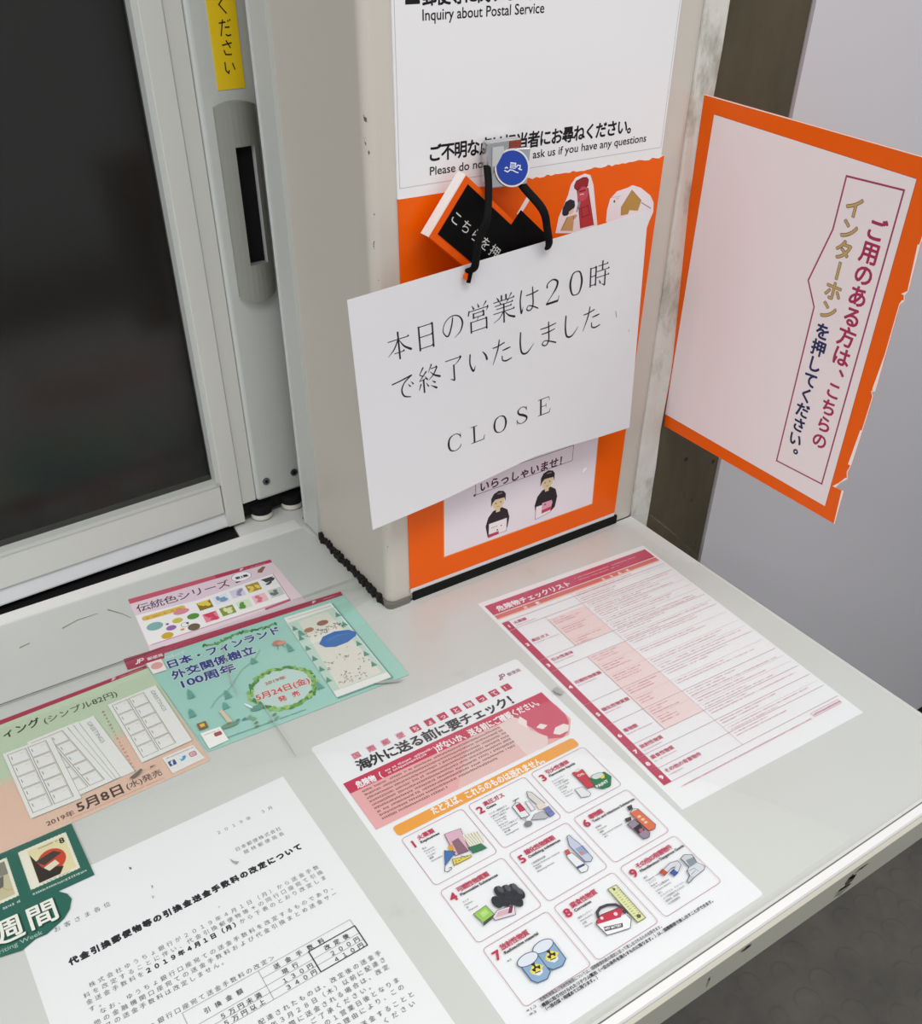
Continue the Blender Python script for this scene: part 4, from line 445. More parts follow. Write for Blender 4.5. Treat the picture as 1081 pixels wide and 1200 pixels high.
 {"name":"heading_band","parent":-1,"ops":[[1,"P","C4586E",[[0,0.2],[60,0.2],[100,0.2],[152,0.2],[152,-5.5],[0,-8.5]]],[2,"P","B23A56",[[90,0.2],[152,0.2],[152,-5.5],[90,-6.8]]],[3,"P","F4F2F4",[[116.4,-3.7],[116,-4.6],[117.3,-4.6],[117.8,-3.5],[118.6,-1],[117.8,-1],[117.2,-3.6]]],[4,"L","F4F2F4",0.61,[[118,-4.5],[119.1,-1.3],[120.3,-1.4],[120.7,-2.2],[120,-3],[118.8,-3]],0],[5,"G","E9C6CE",123,-4.4,0,22,1.3,0.8,5573]]},
 {"name":"stamp_sheet","parent":-1,"ops":[[6,"P","C9A4B4",[[1,-83.5],[146.5,-77],[146,-26.5],[145.3,-26.5]]],[7,"P","F1F0F0",[[0.5,-9],[60,-9],[145,-26.5],[145.5,-75.5],[1,-82]]],[8,"P","E3CFDB",[[0.5,-9],[152,-6],[150,-26],[100,-30],[60,-34],[0.5,-30]]]]},
 {"name":"lettering","parent":-1,"ops":[[9,"T","4A3A44","伝統色シリーズ",3.5,-25.5,0,97,14.5,"s",0.1],[10,"E","F4F4F6",114.5,-15.5,10.5,8,0,20],[11,"L","55505A",0.4,[[125,-15.5],[124.6,-13.3],[123.5,-11.3],[121.7,-9.7],[119.3,-8.4],[116.6,-7.7],[113.8,-7.5],[111,-8],[108.4,-9],[106.4,-10.5],[104.9,-12.3],[104.1,-14.4],[104.1,-16.6],[104.9,-18.7],[106.4,-20.5],[108.4,-22],[111,-23],[113.8,-23.5],[116.6,-23.3],[119.3,-22.6],[121.7,-21.3],[123.5,-19.7],[124.6,-17.7],[125,-15.5]],0],[12,"T","2E2E32","第2集",107.5,-18,0,14,5,"x",0.2],[13,"P","2E2E32",[[106,-22],[112,-23.5],[106,-24.5]]],[14,"P","8A6A50",[[133,-13],[140,-8.5],[143,-10],[136,-19],[132,-17]]],[15,"R","DDBA58",5,-43,48,-35.5,3,0],[16,"G","8A6A3A",9,-41,0,36,2.2,0.6,1402]]},
 {"name":"colour_dot","parent":-1,"ops":[[17,"E","86B4B0",13.4,-56,8,6.5,0,20],[18,"E","9A6EAE",27,-66,5,4,0,20],[19,"E","D2AC3C",20.6,-76,5.8,5,0,20],[20,"E","DE8C98",42.5,-45,8,4.6,0,20],[21,"E","C9C05A",35.4,-57.5,5.2,4.2,0,20],[22,"E","5E9446",51,-58,6,4.8,0,20],[23,"E","6E6450",47,-75,6,5.6,0,20],[24,"E","F0F0F0",40,-67.5,3.6,3.6,0,20],[25,"E","D8A040",36,-73.6,2.2,1.6,0,20],[26,"E","8A5A94",25,-58.5,1.6,1.6,0,20],[27,"L","2E2E32",0.4,[[43.6,-67.5],[43.2,-65.8],[42,-64.5],[40.4,-63.9],[38.7,-64.1],[37.3,-65.1],[36.5,-66.6],[36.5,-68.4],[37.3,-69.9],[38.7,-70.9],[40.4,-71.1],[42,-70.5],[43.2,-69.2],[43.6,-67.5]],0],[28,"E","2E2E32",43,-66,1.4,1.4,0,20]]},
 {"name":"stamp","parent":-1,"ops":[[29,"P","8A7A30",[[59.5,-53],[73.5,-52.4],[73.5,-38.4],[59.5,-39]]],[30,"E","E6CB52",69.3,-43.9,3.1,1.9,1.53,20],[31,"E","E6CB52",65.7,-43.7,2.8,2.2,1.75,20],[32,"E","E6CB52",69.8,-46,2.7,2.6,1.86,20],[33,"E","E6CB52",64.5,-42.7,4.5,2.7,2.71,20],[34,"P","E6CB52",[[59.5,-39],[73.5,-38.4],[64.5,-47]]]]},
 {"name":"stamp","parent":-1,"ops":[[35,"P","DCE6F0",[[77.2,-51],[91.2,-50.4],[91.2,-36.4],[77.2,-37]]],[36,"E","7E9EC0",81.3,-41.2,3.9,1.9,1.49,20],[37,"E","7E9EC0",83.8,-42.8,4,1.6,0.09,20],[38,"E","7E9EC0",86.9,-44.5,3.9,1.5,1.34,20],[39,"E","7E9EC0",86,-46.2,4.4,2.9,0.09,20]]},
 {"name":"stamp","parent":-1,"ops":[[40,"P","D8D4E8",[[94.9,-49],[108.9,-48.4],[108.9,-34.4],[94.9,-35]]],[41,"E","9A92B8",105.5,-38.4,2.1,1.6,2.51,20],[42,"E","9A92B8",103.8,-40.6,2.8,2.4,1.82,20],[43,"E","9A92B8",102.5,-44.7,3.1,2.1,2.17,20],[44,"E","9A92B8",105.9,-38.4,3.4,2.2,0.8,20]]},
 {"name":"stamp","parent":-1,"ops":[[45,"P","B09030",[[112.6,-47],[126.6,-46.4],[126.6,-32.4],[112.6,-33]]],[46,"E","E2CE6A",117.5,-39.6,2.9,2.4,1.88,20],[47,"E","E2CE6A",116.1,-43.9,4.1,1.9,0.7,20],[48,"E","E2CE6A",123.6,-40.2,4.1,2.2,1.92,20],[49,"E","E2CE6A",116.8,-38.9,4.2,2.3,2.22,20]]},
 {"name":"stamp","parent":-1,"ops":[[50,"P","ECECEC",[[130.3,-45],[144.3,-44.4],[144.3,-30.4],[130.3,-31]]],[51,"E","4A4A4C",135.2,-41.2,3,1.7,0.2,20],[52,"E","4A4A4C",136.5,-34.7,4,2.6,0.67,20],[53,"E","4A4A4C",137.6,-39.8,2.4,1.7,0.64,20],[54,"E","4A4A4C",140.7,-35.4,4,2.7,0.58,20],[55,"P","4A4A4C",[[130.3,-31],[144.3,-30.4],[135.3,-39]]]]},
 {"name":"stamp","parent":-1,"ops":[[56,"P","E88A9A",[[59.5,-74.5],[73.5,-73.9],[73.5,-59.9],[59.5,-60.5]]],[57,"E","D24A66",67.5,-65.6,4,2.9,2.22,20],[58,"E","D24A66",69.9,-71.3,3.2,2.9,1.95,20],[59,"E","D24A66",69.7,-70.6,3.2,1.9,1.63,20],[60,"E","D24A66",67.1,-71.4,2.5,1.9,2.75,20],[61,"P","D24A66",[[59.5,-60.5],[73.5,-59.9],[64.5,-68.5]]]]},
 {"name":"stamp","parent":-1,"ops":[[62,"P","8A9A40",[[77.2,-72.5],[91.2,-71.9],[91.2,-57.9],[77.2,-58.5]]],[63,"E","E0E2B0",86.5,-62.9,3.2,1.9,0,20],[64,"E","E0E2B0",85.5,-65.7,3.9,2.1,2.31,20],[65,"E","E0E2B0",82.4,-63.1,3.8,2.1,1.61,20],[66,"E","E0E2B0",85.7,-68,3.4,2.7,0.8,20]]},
 {"name":"stamp","parent":-1,"ops":[[67,"P","D8E8C8",[[94.9,-70.5],[108.9,-69.9],[108.9,-55.9],[94.9,-56.5]]],[68,"E","5E9A4C",100.5,-66.3,3.6,1.6,1.61,20],[69,"E","5E9A4C",100.8,-67,3.3,1.6,1.3,20],[70,"E","5E9A4C",98.5,-66.8,3.1,2.7,0.37,20],[71,"E","5E9A4C",99.7,-62.5,4.4,2.4,1.19,20]]},
 {"name":"stamp","parent":-1,"ops":[[72,"P","F0C0C8",[[112.6,-68.5],[126.6,-67.9],[126.6,-53.9],[112.6,-54.5]]],[73,"E","DC7A8C",117.4,-57.8,2.3,2.6,0.26,20],[74,"E","DC7A8C",117.6,-57.5,2.5,2.5,1.38,20],[75,"E","DC7A8C",119.2,-61.5,2.5,2.7,0.27,20],[76,"E","DC7A8C",117.5,-65.3,2.7,2.1,2.71,20]]},
 {"name":"stamp","parent":-1,"ops":[[77,"P","C8D0CC",[[130.3,-66.5],[144.3,-65.9],[144.3,-51.9],[130.3,-52.5]]],[78,"E","6E7A76",137,-60.5,2.3,2.8,0.02,20],[79,"E","6E7A76",137.3,-56.3,2.2,2.3,1.85,20],[80,"E","6E7A76",133.6,-60.5,3.8,2.2,2.18,20],[81,"E","6E7A76",134.6,-61.6,2.3,2.3,2.77,20]]},
 {"name":"banner","parent":-1,"ops":[[82,"P","C25A74",[[118,-79.5],[146,-76.5],[146,-79.5],[118,-82.6]]]]},
]},
{"key":"GR","name":"stamp_poster","label":"green and peach poster with fanned stamp sheets, left of the teal poster","cat":"poster","group":"stamp posters in a row on the counter","O":[-0.0173,0.69746,0.9],"ex":[0.99983,0.0184,0],"ey":[-0.0184,0.99983,0],"outline":[[-60,0],[131,0],[134,-146],[-60,-149]],"th":0.3,"paper":"C9DBBE","lift":0.3,"parts":[
 {"name":"heading_band","parent":-1,"ops":[[1,"P","B0405A",[[-60,0.2],[131,0.2],[131,-4.4],[-60,-6.4]]],[2,"P","F4F2F4",[[97.3,-2.6],[97,-3.4],[98.1,-3.4],[98.6,-2.4],[99.3,-0.2],[98.6,-0.2],[98,-2.5]]],[3,"L","F4F2F4",0.54,[[98.8,-3.3],[99.7,-0.5],[100.8,-0.5],[101.2,-1.3],[100.5,-2],[99.5,-2]],0],[4,"G","E9C6CE",104,-3.2,0,22,1,0.8,9674]]},
 {"name":"colour_field","parent":-1,"ops":[[5,"P","EAC7B2",[[-60,-78],[73,-78.4],[131,-76.8],[134,-146],[-60,-149]]],[6,"P","D6D2B6",[[-60,-70],[131,-70],[131,-78],[-60,-78]]]]},
 {"name":"lettering","parent":-1,"ops":[[7,"T","3E4A3C","ィング",-3,-24,0,32,11.4,"x",0.3],[8,"T","4A5648","(シンプル82円)",31,-25.6,0,65,9.6,"x",0.1]]},
 {"name":"date_lettering","parent":-1,"ops":[[9,"T","5A4A40","2019年",2.5,-140.5,0,21.8,6.5,"x",0.12]]},
 {"name":"day_lettering","parent":-1,"ops":[[10,"T","4A3C34","5月8日",26.5,-139.8,0,38.6,13,"x",0.35],[11,"T","5A4A40","(水)発売",66,-138.6,0,30,8.4,"x",0.12],[12,"G","C77A70",20,-143.8,0,75,1.1,0.95,1038],[13,"V","B8605A","おたよりはグリーティングではじめよう",78,-38,2.6,4.9,0.1],[14,"G","C77A70",-36,-70,0,20,2,0.8,6286],[15,"G","C77A70",-36,-74,0,18,2,0.8,1666]]},
 {"name":"stamp_sheet","parent":-1,"ops":[[16,"P","9FA89C",[[28.2,-42.3],[70,-41.5],[78.2,-123.3],[36.4,-124.1]]],[17,"P","F1F1EE",[[27.2,-40.6],[69.4,-39.7],[77.7,-122.7],[35.5,-123.6]]],[18,"L","7E7C74",0.45,[[30.5,-43.5],[42.5,-43.3],[43.9,-57.5],[31.9,-57.7]],1],[19,"L","CDB68E",0.3,[[31.6,-44.5],[41.6,-44.3],[42.8,-56.5]],0],[20,"L","6A6A6A",0.5,[[32.9,-47.5],[33.3,-51.5]],0],[21,"L","C8BE9E",0.4,[[39.9,-47.3],[40.5,-47.3]],0],[22,"L","7E7C74",0.45,[[32,-58.7],[44,-58.5],[45.4,-72.7],[33.4,-72.9]],1],[23,"L","CDB68E",0.3,[[33.1,-59.7],[43.1,-59.5],[44.3,-71.7]],0],[24,"L","6A6A6A",0.5,[[34.4,-62.7],[34.8,-66.7]],0],[25,"L","C8BE9E",0.4,[[41.4,-62.5],[42,-62.5]],0],[26,"L","7E7C74",0.45,[[33.5,-73.9],[45.5,-73.7],[47,-87.9],[35,-88.1]],1],[27,"L","CDB68E",0.3,[[34.6,-74.9],[44.6,-74.7],[45.9,-86.9]],0],[28,"L","6A6A6A",0.5,[[35.9,-77.9],[36.3,-81.9]],0],[29,"L","C8BE9E",0.4,[[42.9,-77.7],[43.5,-77.7]],0],[30,"L","7E7C74",0.45,[[35.1,-89.1],[47.1,-88.9],[48.5,-103.1],[36.5,-103.3]],1],[31,"L","CDB68E",0.3,[[36.2,-90.1],[46.2,-89.9],[47.4,-102.1]],0],[32,"L","6A6A6A",0.5,[[37.5,-93.1],[37.9,-97.1]],0],[33,"L","C8BE9E",0.4,[[44.5,-92.9],[45.1,-92.9]],0],[34,"L","7E7C74",0.45,[[36.6,-104.3],[48.6,-104.1],[50,-118.3],[38,-118.5]],1],[35,"L","CDB68E",0.3,[[37.7,-105.3],[47.7,-105.1],[48.9,-117.3]],0],[36,"L","6A6A6A",0.5,[[39,-108.3],[39.4,-112.3]],0],[37,"L","C8BE9E",0.4,[[46,-108.1],[46.6,-108.1]],0],[38,"L","7E7C74",0.45,[[44.1,-43.2],[56.1,-43],[57.5,-57.2],[45.5,-57.4]],1],[39,"L","CDB68E",0.3,[[45.2,-44.2],[55.2,-44],[56.4,-56.2]],0],[40,"L","6A6A6A",0.5,[[46.5,-47.2],[46.9,-51.2]],0],[41,"L","C8BE9E",0.4,[[53.5,-47],[54.1,-47]],0],[42,"L","7E7C74",0.45,[[45.6,-58.4],[57.6,-58.2],[59,-72.4],[47,-72.6]],1],[43,"L","CDB68E",0.3,[[46.7,-59.4],[56.7,-59.2],[57.9,-71.4]],0],[44,"L","6A6A6A",0.5,[[48,-62.4],[48.4,-66.4]],0],[45,"L","C8BE9E",0.4,[[55,-62.2],[55.6,-62.2]],0],[46,"L","7E7C74",0.45,[[47.1,-73.6],[59.1,-73.4],[60.6,-87.6],[48.6,-87.8]],1],[47,"L","CDB68E",0.3,[[48.2,-74.6],[58.2,-74.4],[59.5,-86.6]],0],[48,"L","6A6A6A",0.5,[[49.5,-77.6],[49.9,-81.6]],0],[49,"L","C8BE9E",0.4,[[56.5,-77.4],[57.1,-77.4]],0],[50,"L","7E7C74",0.45,[[48.7,-88.8],[60.7,-88.6],[62.1,-102.8],[50.1,-103]],1],[51,"L","CDB68E",0.3,[[49.8,-89.8],[59.8,-89.6],[61,-101.8]],0],[52,"L","6A6A6A",0.5,[[51.1,-92.8],[51.5,-96.8]],0],[53,"L","C8BE9E",0.4,[[58.1,-92.6],[58.7,-92.6]],0],[54,"L","7E7C74",0.45,[[50.2,-104],[62.2,-103.8],[63.6,-118],[51.6,-118.2]],1],[55,"L","CDB68E",0.3,[[51.3,-105],[61.3,-104.8],[62.5,-117]],0],[56,"L","6A6A6A",0.5,[[52.6,-108],[53,-112]],0],[57,"L","C8BE9E",0.4,[[59.6,-107.8],[60.2,-107.8]],0],[58,"T","8E9A9A","GREETINGS",61.7,-44.88,-1.47,32,5,"x",0]]},
 {"name":"stamp_sheet","parent":-1,"ops":[[59,"P","9FA89C",[[23.7,-41.8],[56.5,-41.2],[66.3,-123],[33.5,-123.6]]],[60,"P","F1F1EE",[[22.6,-40.1],[55.8,-39.4],[65.8,-122.4],[32.6,-123.1]]],[61,"L","7E7C74",0.45,[[26,-43],[38,-42.8],[39.7,-57],[27.7,-57.2]],1],[62,"L","CDB68E",0.3,[[27.1,-44],[37.1,-43.8],[38.6,-56]],0],[63,"L","6A6A6A",0.5,[[28.5,-47],[29,-51]],0],[64,"L","C8BE9E",0.4,[[35.5,-46.8],[36.1,-46.8]],0],[65,"L","7E7C74",0.45,[[27.8,-58.2],[39.8,-58],[41.5,-72.2],[29.5,-72.4]],1],[66,"L","CDB68E",0.3,[[28.9,-59.2],[38.9,-59],[40.4,-71.2]],0],[67,"L","6A6A6A",0.5,[[30.3,-62.2],[30.8,-66.2]],0],[68,"L","C8BE9E",0.4,[[37.3,-62],[37.9,-62]],0],[69,"L","7E7C74",0.45,[[29.6,-73.4],[41.6,-73.2],[43.4,-87.4],[31.4,-87.6]],1],[70,"L","CDB68E",0.3,[[30.8,-74.4],[40.8,-74.2],[42.2,-86.4]],0],[71,"L","6A6A6A",0.5,[[32.1,-77.4],[32.6,-81.4]],0],[72,"L","C8BE9E",0.4,[[39.1,-77.2],[39.7,-77.2]],0],[73,"L","7E7C74",0.45,[[31.5,-88.6],[43.5,-88.4],[45.2,-102.6],[33.2,-102.8]],1],[74,"L","CDB68E",0.3,[[32.6,-89.6],[42.6,-89.4],[44.1,-101.6]],0],[75,"L","6A6A6A",0.5,[[34,-92.6],[34.4,-96.6]],0],[76,"L","C8BE9E",0.4,[[41,-92.4],[41.6,-92.4]],0],[77,"L","7E7C74",0.45,[[33.3,-103.8],[45.3,-103.6],[47,-117.8],[35,-118]],1],[78,"L","CDB68E",0.3,[[34.4,-104.8],[44.4,-104.6],[45.9,-116.8]],0],[79,"L","6A6A6A",0.5,[[35.8,-107.8],[36.3,-111.8]],0],[80,"L","C8BE9E",0.4,[[42.8,-107.6],[43.4,-107.6]],0],[81,"L","7E7C74",0.45,[[39.6,-42.7],[51.6,-42.5],[53.3,-56.7],[41.3,-56.9]],1],[82,"L","CDB68E",0.3,[[40.7,-43.7],[50.7,-43.5],[52.2,-55.7]],0],[83,"L","6A6A6A",0.5,[[42.1,-46.7],[42.6,-50.7]],0],[84,"L","C8BE9E",0.4,[[49.1,-46.5],[49.7,-46.5]],0],[85,"L","7E7C74",0.45,[[41.4,-57.9],[53.4,-57.7],[55.1,-71.9],[43.1,-72.1]],1],[86,"L","CDB68E",0.3,[[42.5,-58.9],[52.5,-58.7],[54,-70.9]],0],[87,"L","6A6A6A",0.5,[[43.9,-61.9],[44.4,-65.9]],0],[88,"L","C8BE9E",0.4,[[50.9,-61.7],[51.5,-61.7]],0],[89,"L","7E7C74",0.45,[[43.2,-73.1],[55.2,-72.9],[57,-87.1],[45,-87.3]],1],[90,"L","CDB68E",0.3,[[44.4,-74.1],[54.4,-73.9],[55.8,-86.1]],0],[91,"L","6A6A6A",0.5,[[45.7,-77.1],[46.2,-81.1]],0],[92,"L","C8BE9E",0.4,[[52.7,-76.9],[53.3,-76.9]],0],[93,"L","7E7C74",0.45,[[45.1,-88.3],[57.1,-88.1],[58.8,-102.3],[46.8,-102.5]],1],[94,"L","CDB68E",0.3,[[46.2,-89.3],[56.2,-89.1],[57.7,-101.3]],0],[95,"L","6A6A6A",0.5,[[47.6,-92.3],[48,-96.3]],0],[96,"L","C8BE9E",0.4,[[54.6,-92.1],[55.2,-92.1]],0],[97,"L","7E7C74",0.45,[[46.9,-103.5],[58.9,-103.3],[60.6,-117.5],[48.6,-117.7]],1],[98,"L","CDB68E",0.3,[[48,-104.5],[58,-104.3],[59.5,-116.5]],0],[99,"L","6A6A6A",0.5,[[49.4,-107.5],[49.9,-111.5]],0],[100,"L","C8BE9E",0.4,[[56.4,-107.3],[57,-107.3]],0]]},
 {"name":"stamp_sheet","parent":-1,"ops":[[101,"P","9FA89C",[[18.6,-41.8],[51.4,-41.2],[62.9,-123],[30.1,-123.6]]],[102,"P","F1F1EE",[[17.6,-40.1],[50.8,-39.4],[62.4,-122.4],[29.2,-123.1]]],[103,"L","7E7C74",0.45,[[21,-43],[33,-42.8],[35,-57],[23,-57.2]],1],[104,"L","CDB68E",0.3,[[22.1,-44],[32.1,-43.8],[33.8,-56]],0],[105,"L","6A6A6A",0.5,[[23.6,-47],[24.1,-51]],0],[106,"L","C8BE9E",0.4,[[30.6,-46.8],[31.2,-46.8]],0],[107,"L","7E7C74",0.45,[[23.1,-58.2],[35.1,-58],[37.1,-72.2],[25.1,-72.4]],1],[108,"L","CDB68E",0.3,[[24.3,-59.2],[34.3,-59],[36,-71.2]],0],[109,"L","6A6A6A",0.5,[[25.7,-62.2],[26.2,-66.2]],0],[110,"L","C8BE9E",0.4,[[32.7,-62],[33.3,-62]],0],[111,"L","7E7C74",0.45,[[25.3,-73.4],[37.3,-73.2],[39.2,-87.4],[27.2,-87.6]],1],[112,"L","CDB68E",0.3,[[26.4,-74.4],[36.4,-74.2],[38.1,-86.4]],0],[113,"L","6A6A6A",0.5,[[27.8,-77.4],[28.4,-81.4]],0],[114,"L","C8BE9E",0.4,[[34.8,-77.2],[35.4,-77.2]],0],[115,"L","7E7C74",0.45,[[27.4,-88.6],[39.4,-88.4],[41.4,-102.6],[29.4,-102.8]],1],[116,"L","CDB68E",0.3,[[28.5,-89.6],[38.5,-89.4],[40.2,-101.6]],0],[117,"L","6A6A6A",0.5,[[29.9,-92.6],[30.5,-96.6]],0],[118,"L","C8BE9E",0.4,[[36.9,-92.4],[37.5,-92.4]],0],[119,"L","7E7C74",0.45,[[29.5,-103.8],[41.5,-103.6],[43.5,-117.8],[31.5,-118]],1],[120,"L","CDB68E",0.3,[[30.7,-104.8],[40.7,-104.6],[42.4,-116.8]],0],[121,"L","6A6A6A",0.5,[[32.1,-107.8],[32.6,-111.8]],0],[122,"L","C8BE9E",0.4,[[39.1,-107.6],[39.7,-107.6]],0],[123,"L","7E7C74",0.45,[[34.6,-42.7],[46.6,-42.5],[48.6,-56.7],[36.6,-56.9]],1],[124,"L","CDB68E",0.3,[[35.7,-43.7],[45.7,-43.5],[47.4,-55.7]],0],[125,"L","6A6A6A",0.5,[[37.2,-46.7],[37.7,-50.7]],0],[126,"L","C8BE9E",0.4,[[44.2,-46.5],[44.8,-46.5]],0],[127,"L","7E7C74",0.45,[[36.7,-57.9],[48.7,-57.7],[50.7,-71.9],[38.7,-72.1]],1],[128,"L","CDB68E",0.3,[[37.9,-58.9],[47.9,-58.7],[49.6,-70.9]],0],[129,"L","6A6A6A",0.5,[[39.3,-61.9],[39.8,-65.9]],0],[130,"L","C8BE9E",0.4,[[46.3,-61.7],[46.9,-61.7]],0],[131,"L","7E7C74",0.45,[[38.9,-73.1],[50.9,-72.9],[52.8,-87.1],[40.8,-87.3]],1],[132,"L","CDB68E",0.3,[[40,-74.1],[50,-73.9],[51.7,-86.1]],0],[133,"L","6A6A6A",0.5,[[41.4,-77.1],[42,-81.1]],0],[134,"L","C8BE9E",0.4,[[48.4,-76.9],[49,-76.9]],0],[135,"L","7E7C74",0.45,[[41,-88.3],[53,-88.1],[55,-102.3],[43,-102.5]],1],[136,"L","CDB68E",0.3,[[42.1,-89.3],[52.1,-89.1],[53.8,-101.3]],0],[137,"L","6A6A6A",0.5,[[43.5,-92.3],[44.1,-96.3]],0],[138,"L","C8BE9E",0.4,[[50.5,-92.1],[51.1,-92.1]],0],[139,"L","7E7C74",0.45,[[43.1,-103.5],[55.1,-103.3],[57.1,-117.5],[45.1,-117.7]],1],[140,"L","CDB68E",0.3,[[44.3,-104.5],[54.3,-104.3],[56,-116.5]],0],[141,"L","6A6A6A",0.5,[[45.7,-107.5],[46.2,-111.5]],0],[142,"L","C8BE9E",0.4,[[52.7,-107.3],[53.3,-107.3]],0]]},
 {"name":"stamp_sheet","parent":-1,"ops":[[143,"P","9FA89C",[[13.6,-42.3],[46.4,-41.7],[60.3,-123.5],[27.5,-124.1]]],[144,"P","F1F1EE",[[12.5,-40.6],[45.7,-39.9],[59.8,-122.9],[26.6,-123.6]]],[145,"L","7E7C74",0.45,[[16,-43.5],[28,-43.3],[30.4,-57.5],[18.4,-57.7]],1],[146,"L","CDB68E",0.3,[[17.2,-44.5],[27.2,-44.3],[29.2,-56.5]],0],[147,"L","6A6A6A",0.5,[[18.7,-47.5],[19.4,-51.5]],0],[148,"L","C8BE9E",0.4,[[25.7,-47.3],[26.3,-47.3]],0],[149,"L","7E7C74",0.45,[[18.6,-58.7],[30.6,-58.5],[33,-72.7],[21,-72.9]],1],[150,"L","CDB68E",0.3,[[19.8,-59.7],[29.8,-59.5],[31.8,-71.7]],0],[151,"L","6A6A6A",0.5,[[21.3,-62.7],[21.9,-66.7]],0],[152,"L","C8BE9E",0.4,[[28.3,-62.5],[28.9,-62.5]],0],[153,"L","7E7C74",0.45,[[21.2,-73.9],[33.2,-73.7],[35.6,-87.9],[23.6,-88.1]],1],[154,"L","CDB68E",0.3,[[22.3,-74.9],[32.3,-74.7],[34.4,-86.9]],0],[155,"L","6A6A6A",0.5,[[23.8,-77.9],[24.5,-81.9]],0],[156,"L","C8BE9E",0.4,[[30.8,-77.7],[31.4,-77.7]],0],[157,"L","7E7C74",0.45,[[23.8,-89.1],[35.8,-88.9],[38.2,-103.1],[26.2,-103.3]],1],[158,"L","CDB68E",0.3,[[24.9,-90.1],[34.9,-89.9],[37,-102.1]],0],[159,"L","6A6A6A",0.5,[[26.4,-93.1],[27.1,-97.1]],0],[160,"L","C8BE9E",0.4,[[33.4,-92.9],[34,-92.9]],0],[161,"L","7E7C74",0.45,[[26.3,-104.3],[38.3,-104.1],[40.8,-118.3],[28.8,-118.5]],1],[162,"L","CDB68E",0.3,[[27.5,-105.3],[37.5,-105.1],[39.6,-117.3]],0],[163,"L","6A6A6A",0.5,[[29,-108.3],[29.7,-112.3]],0],[164,"L","C8BE9E",0.4,[[36,-108.1],[36.6,-108.1]],0],[165,"L","7E7C74",0.45,[[29.6,-43.2],[41.6,-43],[44,-57.2],[32,-57.4]],1],[166,"L","CDB68E",0.3,[[30.8,-44.2],[40.8,-44],[42.8,-56.2]],0],[167,"L","6A6A6A",0.5,[[32.3,-47.2],[33,-51.2]],0],[168,"L","C8BE9E",0.4,[[39.3,-47],[39.9,-47]],0],[169,"L","7E7C74",0.45,[[32.2,-58.4],[44.2,-58.2],[46.6,-72.4],[34.6,-72.6]],1],[170,"L","CDB68E",0.3,[[33.4,-59.4],[43.4,-59.2],[45.4,-71.4]],0],[171,"L","6A6A6A",0.5,[[34.9,-62.4],[35.5,-66.4]],0],[172,"L","C8BE9E",0.4,[[41.9,-62.2],[42.5,-62.2]],0],[173,"L","7E7C74",0.45,[[34.8,-73.6],[46.8,-73.4],[49.2,-87.6],[37.2,-87.8]],1],[174,"L","CDB68E",0.3,[[35.9,-74.6],[45.9,-74.4],[48,-86.6]],0],[175,"L","6A6A6A",0.5,[[37.4,-77.6],[38.1,-81.6]],0],[176,"L","C8BE9E",0.4,[[44.4,-77.4],[45,-77.4]],0],[177,"L","7E7C74",0.45,[[37.4,-88.8],[49.4,-88.6],[51.8,-102.8],[39.8,-103]],1],[178,"L","CDB68E",0.3,[[38.5,-89.8],[48.5,-89.6],[50.6,-101.8]],0],[179,"L","6A6A6A",0.5,[[40,-92.8],[40.7,-96.8]],0],[180,"L","C8BE9E",0.4,[[47,-92.6],[47.6,-92.6]],0],[181,"L","7E7C74",0.45,[[39.9,-104],[51.9,-103.8],[54.3,-118],[42.4,-118.2]],1],[182,"L","CDB68E",0.3,[[41.1,-105],[51.1,-104.8],[53.2,-117]],0],[183,"L","6A6A6A",0.5,[[42.6,-108],[43.3,-112]],0],[184,"L","C8BE9E",0.4,[[49.6,-107.8],[50.2,-107.8]],0]]},
